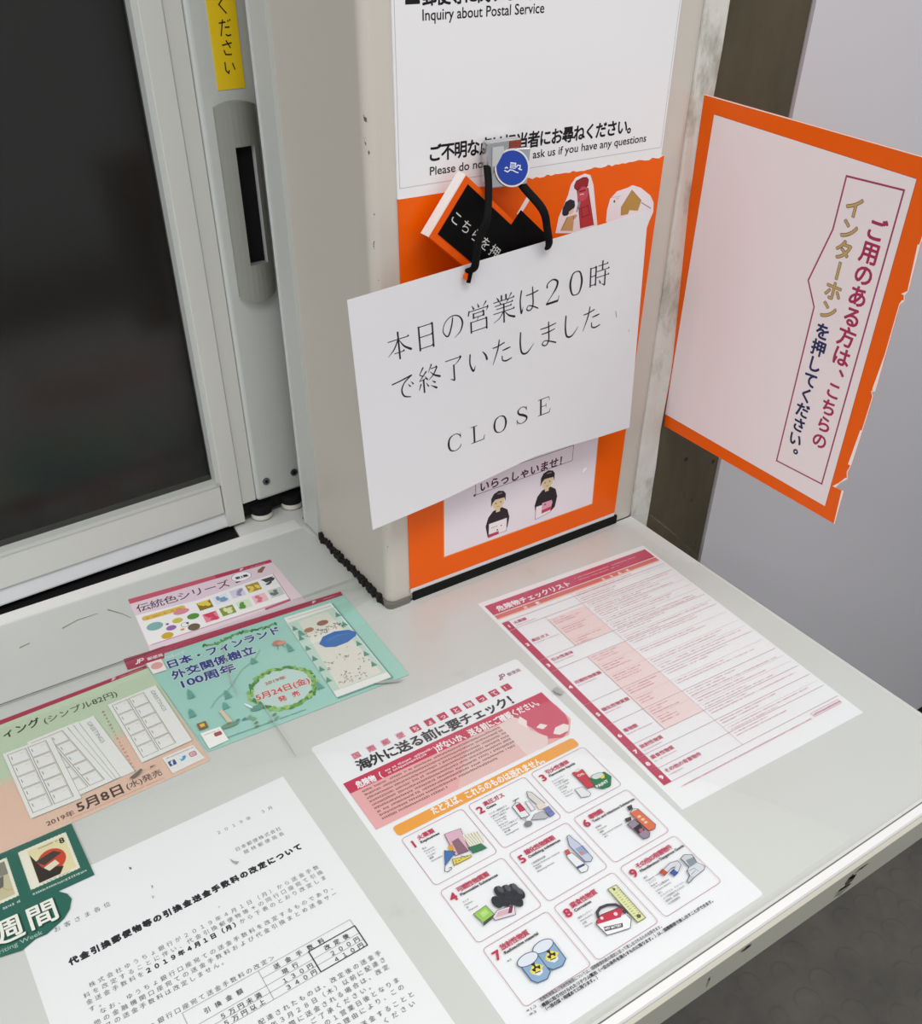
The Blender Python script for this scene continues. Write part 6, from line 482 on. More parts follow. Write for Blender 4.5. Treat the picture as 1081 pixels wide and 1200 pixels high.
 {"name":"lake_picture","parent":-1,"ops":[[183,"P","3E74BC",[[169.5,-68.6],[173,-76],[182,-80],[195,-79],[206,-74],[208.5,-69],[203,-62],[190,-58],[177,-60]]],[184,"L","6A9AD2",0.7,[[178,-68],[190,-65],[200,-67]],0],[185,"E","B08068",169,-44,5,3.6,0,20],[186,"E","A07058",185,-40,6,4,0,20],[187,"L","9A7060",0.5,[[200.9,-51],[200.4,-49.5],[200.1,-49.9]],0],[188,"L","7E8E6A",0.5,[[176.6,-127.2],[177.8,-125.3],[178.4,-126.4]],0],[189,"L","5A5450",0.5,[[186.1,-97],[184.5,-95.9],[184.6,-97.9]],0],[190,"L","9A7060",0.5,[[197.7,-52.7],[197.6,-49.9],[198.3,-52.2]],0],[191,"L","5A5450",0.5,[[181.2,-56.1],[180.7,-54.3],[183.1,-56.6]],0],[192,"L","7A6A5A",0.5,[[172.9,-125.9],[171,-123.1],[172.1,-124.3]],0],[193,"L","9A7060",0.5,[[175.3,-132.9],[176.7,-131.6],[176.8,-132.8]],0],[194,"L","7A6A5A",0.5,[[180.7,-54.8],[181.6,-52.7],[181.5,-53.7]],0],[195,"L","9A7060",0.5,[[198.6,-50.6],[198,-49.5],[201,-50]],0],[196,"L","9A7060",0.5,[[193.3,-55.4],[194.2,-53.9],[193.1,-54.8]],0],[197,"L","5A5450",0.5,[[189.6,-132.3],[190.4,-130.9],[191.1,-133]],0],[198,"L","9A7060",0.5,[[181.4,-101.8],[182.5,-100.7],[183,-101.2]],0],[199,"L","7A6A5A",0.5,[[188,-49.1],[188.8,-46.8],[186.4,-49.3]],0],[200,"L","5A5450",0.5,[[199.2,-49.9],[200.6,-48.5],[196.7,-49]],0],[201,"L","5A5450",0.5,[[182,-51.9],[183.6,-50.2],[181.7,-50]],0],[202,"L","7E8E6A",0.5,[[171.7,-56],[173,-54.3],[169.9,-56.7]],0],[203,"L","7E8E6A",0.5,[[172.5,-56.2],[170.8,-53.8],[170.3,-56.5]],0],[204,"L","7E8E6A",0.5,[[174.2,-129.1],[173.7,-126.5],[171.7,-129.1]],0],[205,"L","5A5450",0.5,[[199.7,-55.8],[200.6,-53.4],[198.5,-54]],0],[206,"L","7A6A5A",0.5,[[177.9,-55.8],[177,-53.5],[176.8,-56.6]],0],[207,"L","7A6A5A",0.5,[[192.8,-52],[194.1,-50.1],[191.6,-49.7]],0],[208,"L","7E8E6A",0.5,[[163.6,-52.3],[163.1,-50.9],[164.2,-52.7]],0],[209,"L","9A7060",0.5,[[201.3,-54.6],[202.4,-52.7],[201,-54.4]],0],[210,"L","9A7060",0.5,[[180.4,-54.9],[178.6,-52.6],[178.7,-54.3]],0],[211,"L","5A5450",0.5,[[182.2,-127.7],[181,-126.7],[184.2,-127.8]],0],[212,"L","7E8E6A",0.5,[[190.5,-53.8],[191.8,-52.2],[190.6,-52.1]],0],[213,"L","9A7060",0.5,[[193.6,-53.7],[193.2,-52.4],[195.3,-53]],0],[214,"L","7A6A5A",0.5,[[164.5,-129.1],[165.7,-126.6],[164.4,-128.4]],0],[215,"L","5A5450",0.5,[[183.8,-56.2],[183.9,-54],[182.2,-55.8]],0],[216,"L","9A7060",0.5,[[175.4,-118.4],[175.6,-116],[175.1,-116.6]],0],[217,"L","7A6A5A",0.5,[[185.6,-48.6],[186.8,-46.9],[186.1,-47.2]],0],[218,"L","7E8E6A",0.5,[[183.4,-54.4],[183.8,-51.7],[185.6,-54]],0],[219,"L","5A5450",0.5,[[200.8,-56.9],[198.9,-55.7],[203.1,-56.8]],0],[220,"L","9A7060",0.5,[[176.7,-49.8],[176.8,-47],[175.4,-47.4]],0],[221,"L","9A7060",0.5,[[184.2,-133.9],[182.9,-131.5],[186.2,-131.7]],0],[222,"L","7A6A5A",0.5,[[186.9,-128.6],[188.5,-127.1],[186,-128.6]],0],[223,"L","7A6A5A",0.5,[[187.3,-125.6],[186.2,-124.5],[187.6,-123.7]],0],[224,"L","9A7060",0.5,[[197.3,-113.2],[197.4,-110.3],[196.3,-113.2]],0],[225,"L","7A6A5A",0.5,[[186.6,-48.3],[185.1,-46.2],[187.1,-48.7]],0],[226,"L","5A5450",0.5,[[170.4,-101.7],[168.7,-99.7],[172.1,-99.3]],0],[227,"L","9A7060",0.5,[[175.4,-49.3],[176.8,-48.3],[176.3,-50]],0],[228,"L","7E8E6A",0.5,[[176.1,-96],[177.4,-93.4],[177.2,-93.7]],0],[229,"L","7E8E6A",0.5,[[200.3,-51.4],[198.7,-50.2],[198.9,-51.1]],0],[230,"L","7A6A5A",0.5,[[180.9,-50.9],[180.5,-48.8],[180.3,-51.5]],0],[231,"L","9A7060",0.5,[[186.3,-99.8],[188.1,-96.9],[184.1,-98.2]],0],[232,"L","7E8E6A",0.5,[[191.1,-128.2],[192.1,-126.8],[190.3,-128.7]],0],[233,"L","5A5450",0.5,[[198.3,-51.2],[197.5,-49.5],[200.1,-50.4]],0],[234,"L","7A6A5A",0.5,[[165,-53.2],[164,-52],[164.9,-50.8]],0],[235,"L","9A7060",0.5,[[184.1,-53.5],[183.5,-50.9],[181.6,-51.8]],0],[236,"L","9A7060",0.5,[[177.1,-121.5],[178.6,-120.3],[179.4,-121.8]],0],[237,"L","9A7060",0.5,[[194.3,-108],[194.4,-106.9],[193.8,-106.3]],0],[238,"L","7A6A5A",0.5,[[180,-51.7],[178,-49.1],[179.5,-49.6]],0],[239,"L","7E8E6A",0.5,[[195.2,-48.8],[193.8,-46.2],[194.8,-46.4]],0],[240,"L","7A6A5A",0.5,[[201.8,-112.9],[201.7,-111.4],[202.6,-113.5]],0],[241,"L","5A5450",0.5,[[169.6,-130.3],[171.2,-127.5],[168.1,-131.2]],0],[242,"L","9A7060",0.5,[[195.3,-48.4],[194.2,-45.5],[197.5,-49.2]],0],[243,"L","7E8E6A",0.5,[[170.2,-120.7],[171.3,-119.4],[170.3,-118.3]],0],[244,"L","7E8E6A",0.5,[[190.4,-128.5],[189.6,-125.6],[190.6,-127.9]],0],[245,"L","5A5450",0.5,[[197,-48.3],[197.9,-47],[196.9,-46.8]],0],[246,"L","7E8E6A",0.5,[[163.3,-50.1],[161.5,-48.1],[161,-49.7]],0],[247,"L","5A5450",0.5,[[176.5,-119.1],[177.1,-116.3],[175.8,-118.3]],0],[248,"L","7E8E6A",0.5,[[190.8,-86.5],[192.2,-84.3],[191.7,-85.3]],0],[249,"L","7E8E6A",0.5,[[165.2,-55.1],[166.4,-53.3],[164.7,-54.5]],0],[250,"L","5A5450",0.5,[[165.5,-105.8],[163.7,-104.6],[164.7,-106.3]],0],[251,"L","5A5450",0.5,[[200.7,-54.6],[199.8,-52],[201.4,-54.3]],0],[252,"L","7A6A5A",0.5,[[187.5,-120.8],[187.9,-118.7],[189.5,-120.6]],0],[253,"L","5A5450",0.5,[[167.8,-99.3],[165.9,-97.5],[167.4,-98.5]],0],[254,"L","5A5450",0.5,[[180.3,-51.8],[181.1,-49.6],[178,-50.3]],0],[255,"L","7E8E6A",0.5,[[174.8,-52.3],[173.3,-49.8],[173.6,-52.2]],0],[256,"L","9A7060",0.5,[[163.1,-108.2],[162.6,-105.9],[165.3,-108.1]],0],[257,"L","9A7060",0.5,[[186.9,-52.9],[186.6,-50.8],[186.3,-53.2]],0],[258,"L","5A5450",0.5,[[198.7,-108.9],[197.3,-107.4],[198.7,-108]],0],[259,"L","7E8E6A",0.5,[[198.1,-100.9],[199.5,-99.3],[196.1,-101]],0],[260,"L","5A5450",0.5,[[176.9,-49],[177.7,-47.8],[174.9,-46.9]],0],[261,"L","7A6A5A",0.5,[[174.1,-125.1],[174.6,-122.6],[172.9,-124.6]],0],[262,"L","9A7060",0.5,[[175.8,-130.8],[177.8,-129],[173.7,-131.5]],0],[263,"L","5A5450",0.5,[[164.5,-97.1],[164.4,-96],[164.1,-94.9]],0],[264,"L","7E8E6A",0.5,[[184.1,-99.9],[185.9,-98],[182.1,-98.2]],0],[265,"L","9A7060",0.5,[[167.5,-129.8],[165.9,-128.2],[167.2,-127.9]],0],[266,"L","9A7060",0.5,[[164.5,-49.1],[165.2,-47.7],[163,-47]],0],[267,"L","7E8E6A",0.5,[[190.7,-118.7],[190.5,-115.9],[191.1,-117.9]],0],[268,"L","9A7060",0.5,[[174.1,-121.2],[175.1,-119],[172.3,-121.5]],0],[269,"L","7A6A5A",0.5,[[190.1,-50.4],[189.1,-48.2],[191.2,-50.5]],0],[270,"L","5A5450",0.5,[[181.1,-93.9],[180.3,-91.1],[181.7,-92.5]],0],[271,"L","7E8E6A",0.5,[[184.2,-52],[184.5,-50],[185.9,-49.9]],0],[272,"P","F3F3F0",[[155.2,-137],[209.6,-136.3],[209.9,-144.3],[155.2,-145.2]]]]},
 {"name":"drawing","parent":-1,"ops":[[273,"E","C98A78",135,-48,5,4,0,20],[274,"E","DCA08C",139,-50,4,3,0,20],[275,"L","8A5A4E",0.5,[[134,-52],[132,-58]],0],[276,"L","8A5A4E",0.5,[[138,-53],[139,-58]],0],[277,"P","69A89C",[[37,-84],[45,-84],[41,-79.3]]],[278,"P","69A89C",[[37.6,-81.1],[44.4,-81.1],[41,-76.5]]],[279,"P","69A89C",[[38.2,-78.3],[43.8,-78.3],[41,-73.6]]],[280,"P","69A89C",[[38.8,-75.4],[43.2,-75.4],[41,-70.7]]],[281,"P","69A89C",[[138.5,-66],[146.5,-66],[142.5,-61.3]]],[282,"P","69A89C",[[139.1,-63.1],[145.9,-63.1],[142.5,-58.5]]],[283,"P","69A89C",[[139.7,-60.3],[145.3,-60.3],[142.5,-55.6]]],[284,"P","69A89C",[[140.3,-57.4],[144.7,-57.4],[142.5,-52.7]]],[285,"P","69A89C",[[66,-100],[74,-100],[70,-95.7]]],[286,"P","69A89C",[[66.6,-97.4],[73.4,-97.4],[70,-93]]],[287,"P","69A89C",[[67.2,-94.7],[72.8,-94.7],[70,-90.4]]],[288,"P","69A89C",[[67.8,-92.1],[72.2,-92.1],[70,-87.8]]],[289,"P","69A89C",[[102,-66],[110,-66],[106,-62.8]]],[290,"P","69A89C",[[102.6,-64],[109.4,-64],[106,-60.8]]],[291,"P","69A89C",[[103.2,-62],[108.8,-62],[106,-58.8]]],[292,"P","69A89C",[[103.8,-60.1],[108.2,-60.1],[106,-56.8]]],[293,"P","69A89C",[[143,-128],[151,-128],[147,-124]]],[294,"P","69A89C",[[143.6,-125.6],[150.4,-125.6],[147,-121.6]]],[295,"P","69A89C",[[144.2,-123.2],[149.8,-123.2],[147,-119.2]]],[296,"P","69A89C",[[144.8,-120.7],[149.2,-120.7],[147,-116.8]]],[297,"P","69A89C",[[156,-49],[164,-49],[160,-45.8]]],[298,"P","69A89C",[[156.6,-47],[163.4,-47],[160,-43.8]]],[299,"P","69A89C",[[157.2,-45],[162.8,-45],[160,-41.8]]],[300,"P","69A89C",[[157.8,-43.1],[162.2,-43.1],[160,-39.8]]],[301,"P","69A89C",[[31,-108],[39,-108],[35,-103.7]]],[302,"P","69A89C",[[31.6,-105.4],[38.4,-105.4],[35,-101]]],[303,"P","69A89C",[[32.2,-102.7],[37.8,-102.7],[35,-98.4]]],[304,"P","69A89C",[[32.8,-100.1],[37.2,-100.1],[35,-95.8]]],[305,"P","69A89C",[[60,-112],[68,-112],[64,-108.8]]],[306,"P","69A89C",[[60.6,-110],[67.4,-110],[64,-106.8]]],[307,"P","69A89C",[[61.2,-108],[66.8,-108],[64,-104.8]]],[308,"P","69A89C",[[61.8,-106.1],[66.2,-106.1],[64,-102.8]]],[309,"L","7EA89A",0.6,[[52,-105],[57,-99.1],[62,-94.8],[67,-92.1],[72,-89.7],[77,-85.9],[82,-80.4],[87,-74.3],[92,-69.4],[97,-66.4],[102,-64.1],[107,-60.8],[112,-55.7],[117,-49.6]],0],[310,"P","D8C8B0",[[57,-112],[60,-111],[64,-133],[60,-134]]],[311,"E","7A9A88",60,-133,8,3,0,20],[312,"P","8A6A50",[[35,-118],[43,-118],[43,-127],[35,-127]]],[313,"P","E0C25A",[[37,-120],[41,-120],[41,-124],[37,-124]]],[314,"E","6E9A8E",88,-124,6,3.5,0,20],[315,"E","E8F0EC",82,-118,1.2,5,0.5,20],[316,"E","8AA890",80.9,-136.3,2.2,1.4,0.4,8],[317,"E","5E8E86",73.4,-132,2.2,1.4,0.4,8],[318,"E","7A8A70",81,-141.3,2.2,1.4,0.4,8],[319,"E","8AA890",99.1,-143.9,2.2,1.4,0.4,8],[320,"E","5E8E86",67.8,-130.8,2.2,1.4,0.4,8],[321,"E","7A8A70",60,-130.9,2.2,1.4,0.4,8],[322,"E","7A8A70",98.5,-139.3,2.2,1.4,0.4,8],[323,"E","8AA890",76.8,-132.6,2.2,1.4,0.4,8],[324,"E","8AA890",78.4,-131.4,2.2,1.4,0.4,8],[325,"E","8AA890",80.2,-134.6,2.2,1.4,0.4,8],[326,"E","8AA890",91.6,-145.8,2.2,1.4,0.4,8],[327,"E","7A8A70",79.8,-146,2.2,1.4,0.4,8]]},
 {"name":"corner_card","parent":-1,"ops":[[328,"P","F0F0EC",[[34.5,-131],[52,-131],[53.5,-150],[36,-152]]],[329,"G","6A6A6A",37,-135,0,13,1.2,0.8,7630],[330,"R","A85A5A",44.5,-141,51,-136,1.2,0]]},
 {"name":"round_sticker","parent":-1,"ops":[[331,"P","F4E6E4",[[17,-18],[31,-18],[31.5,-36],[19,-36]]],[332,"E","E0A8A4",25,-26,5.5,5,0,20]]},
]},
{"key":"GL","name":"leaflet","label":"dark green wavy edged leaflet with stamps and white brush lettering","cat":"leaflet","O":[-0.04874,0.54913,0.9],"ex":[0.99999,0.00359,0],"ey":[-0.00359,0.99999,0],"outline":[[-60,0],[53,0],[54.2,-57.3],[28,-57.3],[33,-63],[34.5,-69],[31,-77],[25.5,-82.6],[12.3,-88.5],[5,-88],[-5,-92],[-20,-89],[-40,-92],[-60,-90]],"th":0.25,"paper":"2F6A5C","lift":1,"parts":[
 {"name":"stamp","parent":-1,"ops":[[1,"P","EDEAD8",[[11.5,-46],[12.9,-45.3],[14.3,-46],[15.7,-45.3],[17,-46],[18.4,-45.3],[19.8,-46],[21.2,-45.3],[22.6,-46],[24,-45.3],[25.3,-46],[26.7,-45.3],[28.1,-46],[29.5,-45.3],[30.9,-46],[32.3,-45.3],[33.7,-46],[35,-45.3],[36.4,-46],[37.8,-45.3],[39.2,-46],[40.6,-45.3],[42,-46],[43.3,-45.3],[44.7,-46],[46.1,-45.3],[47.5,-46],[46.8,-44.7],[47.5,-43.3],[46.8,-42],[47.5,-40.6],[46.8,-39.3],[47.5,-38],[46.8,-36.6],[47.5,-35.3],[46.8,-33.9],[47.5,-32.6],[46.8,-31.3],[47.5,-29.9],[46.8,-28.6],[47.5,-27.2],[46.8,-25.9],[47.5,-24.6],[46.8,-23.2],[47.5,-21.9],[46.8,-20.5],[47.5,-19.2],[46.8,-17.9],[47.5,-16.5],[46.8,-15.2],[47.5,-13.8],[46.8,-12.5],[47.5,-11.2],[46.8,-9.8],[47.5,-8.5],[46.8,-7.1],[47.5,-5.8],[46.1,-6.5],[44.7,-5.8],[43.3,-6.5],[42,-5.8],[40.6,-6.5],[39.2,-5.8],[37.8,-6.5],[36.4,-5.8],[35,-6.5],[33.7,-5.8],[32.3,-6.5],[30.9,-5.8],[29.5,-6.5],[28.1,-5.8],[26.7,-6.5],[25.3,-5.8],[24,-6.5],[22.6,-5.8],[21.2,-6.5],[19.8,-5.8],[18.4,-6.5],[17,-5.8],[15.7,-6.5],[14.3,-5.8],[12.9,-6.5],[11.5,-5.8],[12.2,-7.1],[11.5,-8.5],[12.2,-9.8],[11.5,-11.2],[12.2,-12.5],[11.5,-13.8],[12.2,-15.2],[11.5,-16.5],[12.2,-17.9],[11.5,-19.2],[12.2,-20.5],[11.5,-21.9],[12.2,-23.2],[11.5,-24.6],[12.2,-25.9],[11.5,-27.2],[12.2,-28.6],[11.5,-29.9],[12.2,-31.3],[11.5,-32.6],[12.2,-33.9],[11.5,-35.3],[12.2,-36.6],[11.5,-38],[12.2,-39.3],[11.5,-40.6],[12.2,-42],[11.5,-43.3],[12.2,-44.7]]],[2,"P","E8DEB0",[[14,-43],[45,-43],[45,-8.8],[14,-8.8]]],[3,"E","CF4C38",31.5,-27,10,11,0,20],[4,"P","3A3330",[[18.5,-43],[33.5,-43],[37.5,-37],[23.5,-30],[18.5,-13]]],[5,"P","4A4440",[[20.5,-22],[34.5,-19],[39.5,-24],[25.5,-29]]],[6,"P","E6DFC8",[[24.5,-31],[33.5,-28],[35.5,-33],[27.5,-36]]],[7,"P","EFEBDC",[[14,-43],[18,-43],[18,-8.8],[14,-8.8]]],[8,"T","2E2E32","8",40.5,-15.3,0,0,7.5,"",0.25],[9,"G","5A4A40",25.5,-11.8,0,14,1.6,0.8,6115],[10,"G","6A6A60",19.5,-45,0,20,1,0.8,708]]},
 {"name":"stamp","parent":-1,"ops":[[11,"P","EDEAD8",[[-32,-46],[-30.6,-45.3],[-29.2,-46],[-27.8,-45.3],[-26.5,-46],[-25.1,-45.3],[-23.7,-46],[-22.3,-45.3],[-20.9,-46],[-19.5,-45.3],[-18.2,-46],[-16.8,-45.3],[-15.4,-46],[-14,-45.3],[-12.6,-46],[-11.2,-45.3],[-9.8,-46],[-8.5,-45.3],[-7.1,-46],[-5.7,-45.3],[-4.3,-46],[-2.9,-45.3],[-1.5,-46],[-0.2,-45.3],[1.2,-46],[2.6,-45.3],[4,-46],[3.3,-44.7],[4,-43.3],[3.3,-42],[4,-40.6],[3.3,-39.3],[4,-38],[3.3,-36.6],[4,-35.3],[3.3,-33.9],[4,-32.6],[3.3,-31.3],[4,-29.9],[3.3,-28.6],[4,-27.2],[3.3,-25.9],[4,-24.6],[3.3,-23.2],[4,-21.9],[3.3,-20.5],[4,-19.2],[3.3,-17.9],[4,-16.5],[3.3,-15.2],[4,-13.8],[3.3,-12.5],[4,-11.2],[3.3,-9.8],[4,-8.5],[3.3,-7.1],[4,-5.8],[2.6,-6.5],[1.2,-5.8],[-0.2,-6.5],[-1.5,-5.8],[-2.9,-6.5],[-4.3,-5.8],[-5.7,-6.5],[-7.1,-5.8],[-8.5,-6.5],[-9.8,-5.8],[-11.2,-6.5],[-12.6,-5.8],[-14,-6.5],[-15.4,-5.8],[-16.8,-6.5],[-18.2,-5.8],[-19.5,-6.5],[-20.9,-5.8],[-22.3,-6.5],[-23.7,-5.8],[-25.1,-6.5],[-26.5,-5.8],[-27.8,-6.5],[-29.2,-5.8],[-30.6,-6.5],[-32,-5.8],[-31.3,-7.1],[-32,-8.5],[-31.3,-9.8],[-32,-11.2],[-31.3,-12.5],[-32,-13.8],[-31.3,-15.2],[-32,-16.5],[-31.3,-17.9],[-32,-19.2],[-31.3,-20.5],[-32,-21.9],[-31.3,-23.2],[-32,-24.6],[-31.3,-25.9],[-32,-27.2],[-31.3,-28.6],[-32,-29.9],[-31.3,-31.3],[-32,-32.6],[-31.3,-33.9],[-32,-35.3],[-31.3,-36.6],[-32,-38],[-31.3,-39.3],[-32,-40.6],[-31.3,-42],[-32,-43.3],[-31.3,-44.7]]],[12,"P","C9C2A0",[[-29.5,-43],[1.5,-43],[1.5,-8.8],[-29.5,-8.8]]],[13,"P","8A8A7E",[[-29.5,-20],[1.5,-22],[1.5,-8.8],[-29.5,-8.8]]],[14,"P","6A6A66",[[-18,-34],[-4,-32],[-2,-22],[-18,-24]]],[15,"L","C8B060",0.8,[[-5,-32],[-2,-37],[1.5,-38]],0]]},
 {"name":"lettering","parent":-1,"ops":[[16,"G","DCE6DC",12,-51.5,0,38,2.2,0.85,3726],[17,"G","DCE6DC",-24,-52,0,27,2.2,0.85,8770],[18,"T","1E4A40","間",3.4,-79.6,0,0,22,"",1],[19,"T","1E4A40","週",-21.2,-80.4,0,0,23,"",1],[20,"T","F3F2EA","間",2.6,-78.6,0,0,22,"",0.4],[21,"T","F3F2EA","週",-22,-79.4,0,0,23,"",0.4],[22,"T","A9C4B4","riting Week",-19,-87,0,29,5.2,"x",0.05]]},
]},
{"key":"CL","name":"closing_notice","label":"large white closing notice hanging by black straps from the metal clip on the pillar","cat":"notice","O":[0.30782,0.62,1.23124],"ex":[0.99711,0,0.07594],"ey":[-0.07593,-0.00955,0.99707],"outline":[[0,0],[298.2,0],[296.5,-213.4],[253.6,-209.7],[212.3,-205.1],[174.7,-202],[138.3,-203.8],[106.8,-206],[70.4,-208.7],[33.4,-209.2],[-5,-209.5]],"th":0.5,"paper":"E2E1E3","lift":0,"parts":[
 {"name":"lettering","parent":-1,"ops":[[1,"M","26262A","本",28.3,-58.5,23],[2,"M","26262A","日",54,-58,23],[3,"M","26262A","の",79.7,-57.4,23],[4,"M","26262A","営",105.5,-56.9,23],[5,"M","26262A","業",131.2,-56.3,23],[6,"M","26262A","は",156.9,-55.8,23],[7,"M","26262A","2",182.6,-55.2,23],[8,"M","26262A","0",208.3,-54.6,23],[9,"M","26262A","時",234.1,-54.1,23],[10,"M","26262A","で",29,-95.5,22.5],[11,"M","26262A","終",53.9,-95,22.5],[12,"M","26262A","了",78.8,-94.5,22.5],[13,"M","26262A","い",103.7,-94,22.5],[14,"M","26262A","た",128.6,-93.5,22.5],[15,"M","26262A","し",153.5,-93,22.5],[16,"M","26262A","ま",178.4,-92.5,22.5],[17,"M","26262A","し",203.3,-92,22.5],[18,"M","26262A","た",228.2,-91.5,22.5]]},
 {"name":"english_lettering","parent":-1,"ops":[[19,"M","26262A","C",77,-162.3,18],[20,"M","26262A","L",102,-161.8,18],[21,"M","26262A","O",127,-161.2,18],[22,"M","26262A","S",152,-160.7,18],[23,"M","26262A","E",177,-160.1,18]]},
 {"name":"pen_mark","parent":-1,"ops":[[24,"L","6A6A70",0.5,[[267.6,-82],[269.3,-88.3]],0]]},
 {"name":"pen_mark","parent":-1,"ops":[[25,"L","8A8A90",0.4,[[285.4,-104.9],[285.9,-107.4]],0]]},
]},
{"key":"PO","name":"intercom_poster","label":"torn orange bordered poster with vertical lettering, jutting out before the concrete column","cat":"poster","O":[0.68614,0.652,1.33205],"ex":[0.0352,-0.9984,-0.04436],"ey":[-0.0735,-0.04685,0.99619],"outline":[[0,1],[237,-0.5],[239,-14],[238,-60],[240,-96],[238,-100],[239.5,-104],[236.5,-108],[237.5,-150],[238.5,-185],[235.5,-187],[238,-191],[238,-225],[237.5,-262],[236,-270],[238,-276],[232,-284],[229,-291],[238,-290],[239,-328],[-2,-331]],"th":0.6,"paper":"F06000","lift":0,"parts":[
 {"name":"torn_edge","parent":-1,"ops":[[1,"P","F3EEEA",[[239,-14],[238,-60],[237,-60],[238.1,-14]]],[2,"P","F3EEEA",[[238,-60],[240,-96],[239,-96],[235.6,-60]]],[3,"P","F3EEEA",[[240,-96],[238,-100],[234.5,-100],[239.1,-96]]],[4,"P","F3EEEA",[[238,-100],[239.5,-104],[238.5,-104],[237.1,-100]]],[5,"P","F3EEEA",[[239.5,-104],[236.5,-108],[235.5,-108],[237.1,-104]]],[6,"P","F3EEEA",[[236.5,-108],[237.5,-150],[236.5,-150],[235.6,-108]]],[7,"P","F3EEEA",[[237.5,-150],[238.5,-185],[235,-185],[236.6,-150]]],[8,"P","F3EEEA",[[238.5,-185],[235.5,-187],[234.5,-187],[236.1,-185]]],[9,"P","F3EEEA",[[235.5,-187],[238,-191],[237,-191],[234.6,-187]]],[10,"P","F3EEEA",[[238,-191],[238,-225],[237,-225],[237.1,-191]]],[11,"P","F3EEEA",[[238,-225],[237.5,-262],[234,-262],[235.6,-225]]],[12,"P","F3EEEA",[[237.5,-262],[236,-270],[235,-270],[236.6,-262]]],[13,"P","F3EEEA",[[236,-270],[238,-276],[237,-276],[235.1,-270]]],[14,"P","F3EEEA",[[238,-276],[232,-284],[231,-284],[235.6,-276]]],[15,"P","F3EEEA",[[232,-284],[229,-291],[225.5,-291],[231.1,-284]]],[16,"P","F3EEEA",[[229,-291],[238,-290],[237,-290],[228.1,-291]]],[17,"P","F3EEEA",[[238,-290],[239,-328],[238,-328],[235.6,-290]]],[18,"P","F3EEEA",[[0,1],[237,-0.5],[237,-1.4],[0,0.2]]]]},
 {"name":"white_panel","parent":-1,"ops":[[19,"L","C9501C",0.5,[[14.5,-12.4],[219.5,-16.2],[224,-315.7],[6.8,-316.4]],1],[20,"P","EFE3E4",[[14.6,-12.6],[219.3,-16.4],[223.8,-315.5],[7,-316.2]]]]},
 {"name":"text_frame","parent":-1,"ops":[[21,"L","A03A60",1.5,[[160,-28.6],[212,-26.2],[214,-295],[159.5,-297.2],[159.5,-137.5],[147.5,-117.7],[159.4,-70.7]],1]]},
 {"name":"lettering","parent":-1,"ops":[[22,"V","A8305A","ご用のある方は、",198,-51,18.6,18.2,0.55],[23,"V","A8305A","こちらの",199.5,-193.5,17,17.4,0.5],[24,"V","5A4838","インターホン",174,-40.5,17.6,17.3,0.75],[25,"V","C4A468","インターホン",174,-40.5,17.6,17.3,0.28],[26,"V","2A2E5A","を押してください。",174,-147.5,15.6,15.7,0.5]]},
]},
{"key":"WB","name":"information_board","label":"white acrylic information board with black lettering, above the orange board on the pillar","cat":"sign","O":[0.37242,0.652,1.41411],"ex":[1,0,0],"ey":[0,0,1],"outline":[[0,-127.3],[271.3,-127.3],[271.3,170],[0,170]],"th":3,"paper":"ECEBEC","lift":0,"parts":[
 {"name":"frame_line","parent":-1,"ops":[[1,"L","B9B8BA",0.5,[[2,-119.8],[269.5,-119.3],[269.5,168],[2,168]],1]]},
 {"name":"lettering","parent":-1,"ops":[[2,"P","18181A",[[10.7,-3.1],[22.5,-3.1],[22.5,9],[10.7,9]]],[3,"T","18181A","郵便等に関するお問い合わせ",24.2,-3.2,0,150,12.4,"s",0.4],[4,"T","18181A","Inquiry about Postal Service",23.7,-13,0,107.5,0,"",0.12]]},
 {"name":"request_lettering","parent":-1,"ops":[[5,"T","18181A","ご不明な点は担当者にお尋ねください。",27.4,-103.2,0,212,12.6,"s",0.38],[6,"T","18181A","Please do not",28.4,-113.7,0,53.3,8.6,"x",0.1],[7,"T","18181A","ask us if you have any questions",127.2,-112.6,0,123.5,8.6,"x",0.1]]},
]},
{"key":"OB","name":"orange_board","label":"orange board below the white information board on the pillar, with two clerk drawings","cat":"sign","O":[0.37289,0.652,1.28724],"ex":[1,0,0],"ey":[0,0,1],"outline":[[0,-372.5],[271,-372.5],[274.5,0],[0,0]],"th":3,"paper":"F06000","lift":0,"parts":[
 {"name":"torn_film","parent":-1,"ops":[[1,"P","F0ECEA",[[0,1],[0,-0.6],[120,-1.2],[123.9,0.1],[127.8,-1.4],[131.7,-0.3],[135.6,-1.4],[139.5,-1.2],[143.4,0.2],[147.3,-1.2],[151.2,-0.4],[155.1,-0.8],[159,-0.8],[162.9,-0.7],[166.8,-1.3],[170.7,-0.1],[174.6,-1.4],[178.5,-1.2],[182.4,-1.6],[186.3,-1.1],[190.2,-0.9],[194.1,0],[198,-0.9],[201.9,-1.4],[205.8,-1.1],[209.7,0.2],[213.6,-1.5],[217.5,-0.5],[221.4,-0.9],[225.3,-0.4],[229.2,-1],[233.1,-0.4],[237,-0.7],[240.9,-0.4],[244.8,0],[248.7,-0.6],[252.6,-1.3],[256.5,-1.5],[260.4,0.1],[264.3,-0.7],[268.2,-1.3],[272.1,0.1],[274,1]]]]},
 {"name":"tape_scrap","parent":-1,"ops":[[2,"P","F4E8E2",[[113.3,-26.6],[116.5,-28.9],[130.4,-12.5],[126.2,-10.4]]]]},
 {"name":"bottom_strip","parent":-1,"ops":[[3,"P","DEDDE0",[[0,-372.5],[271,-372.5],[271,-377],[0,-377.5]]]]},
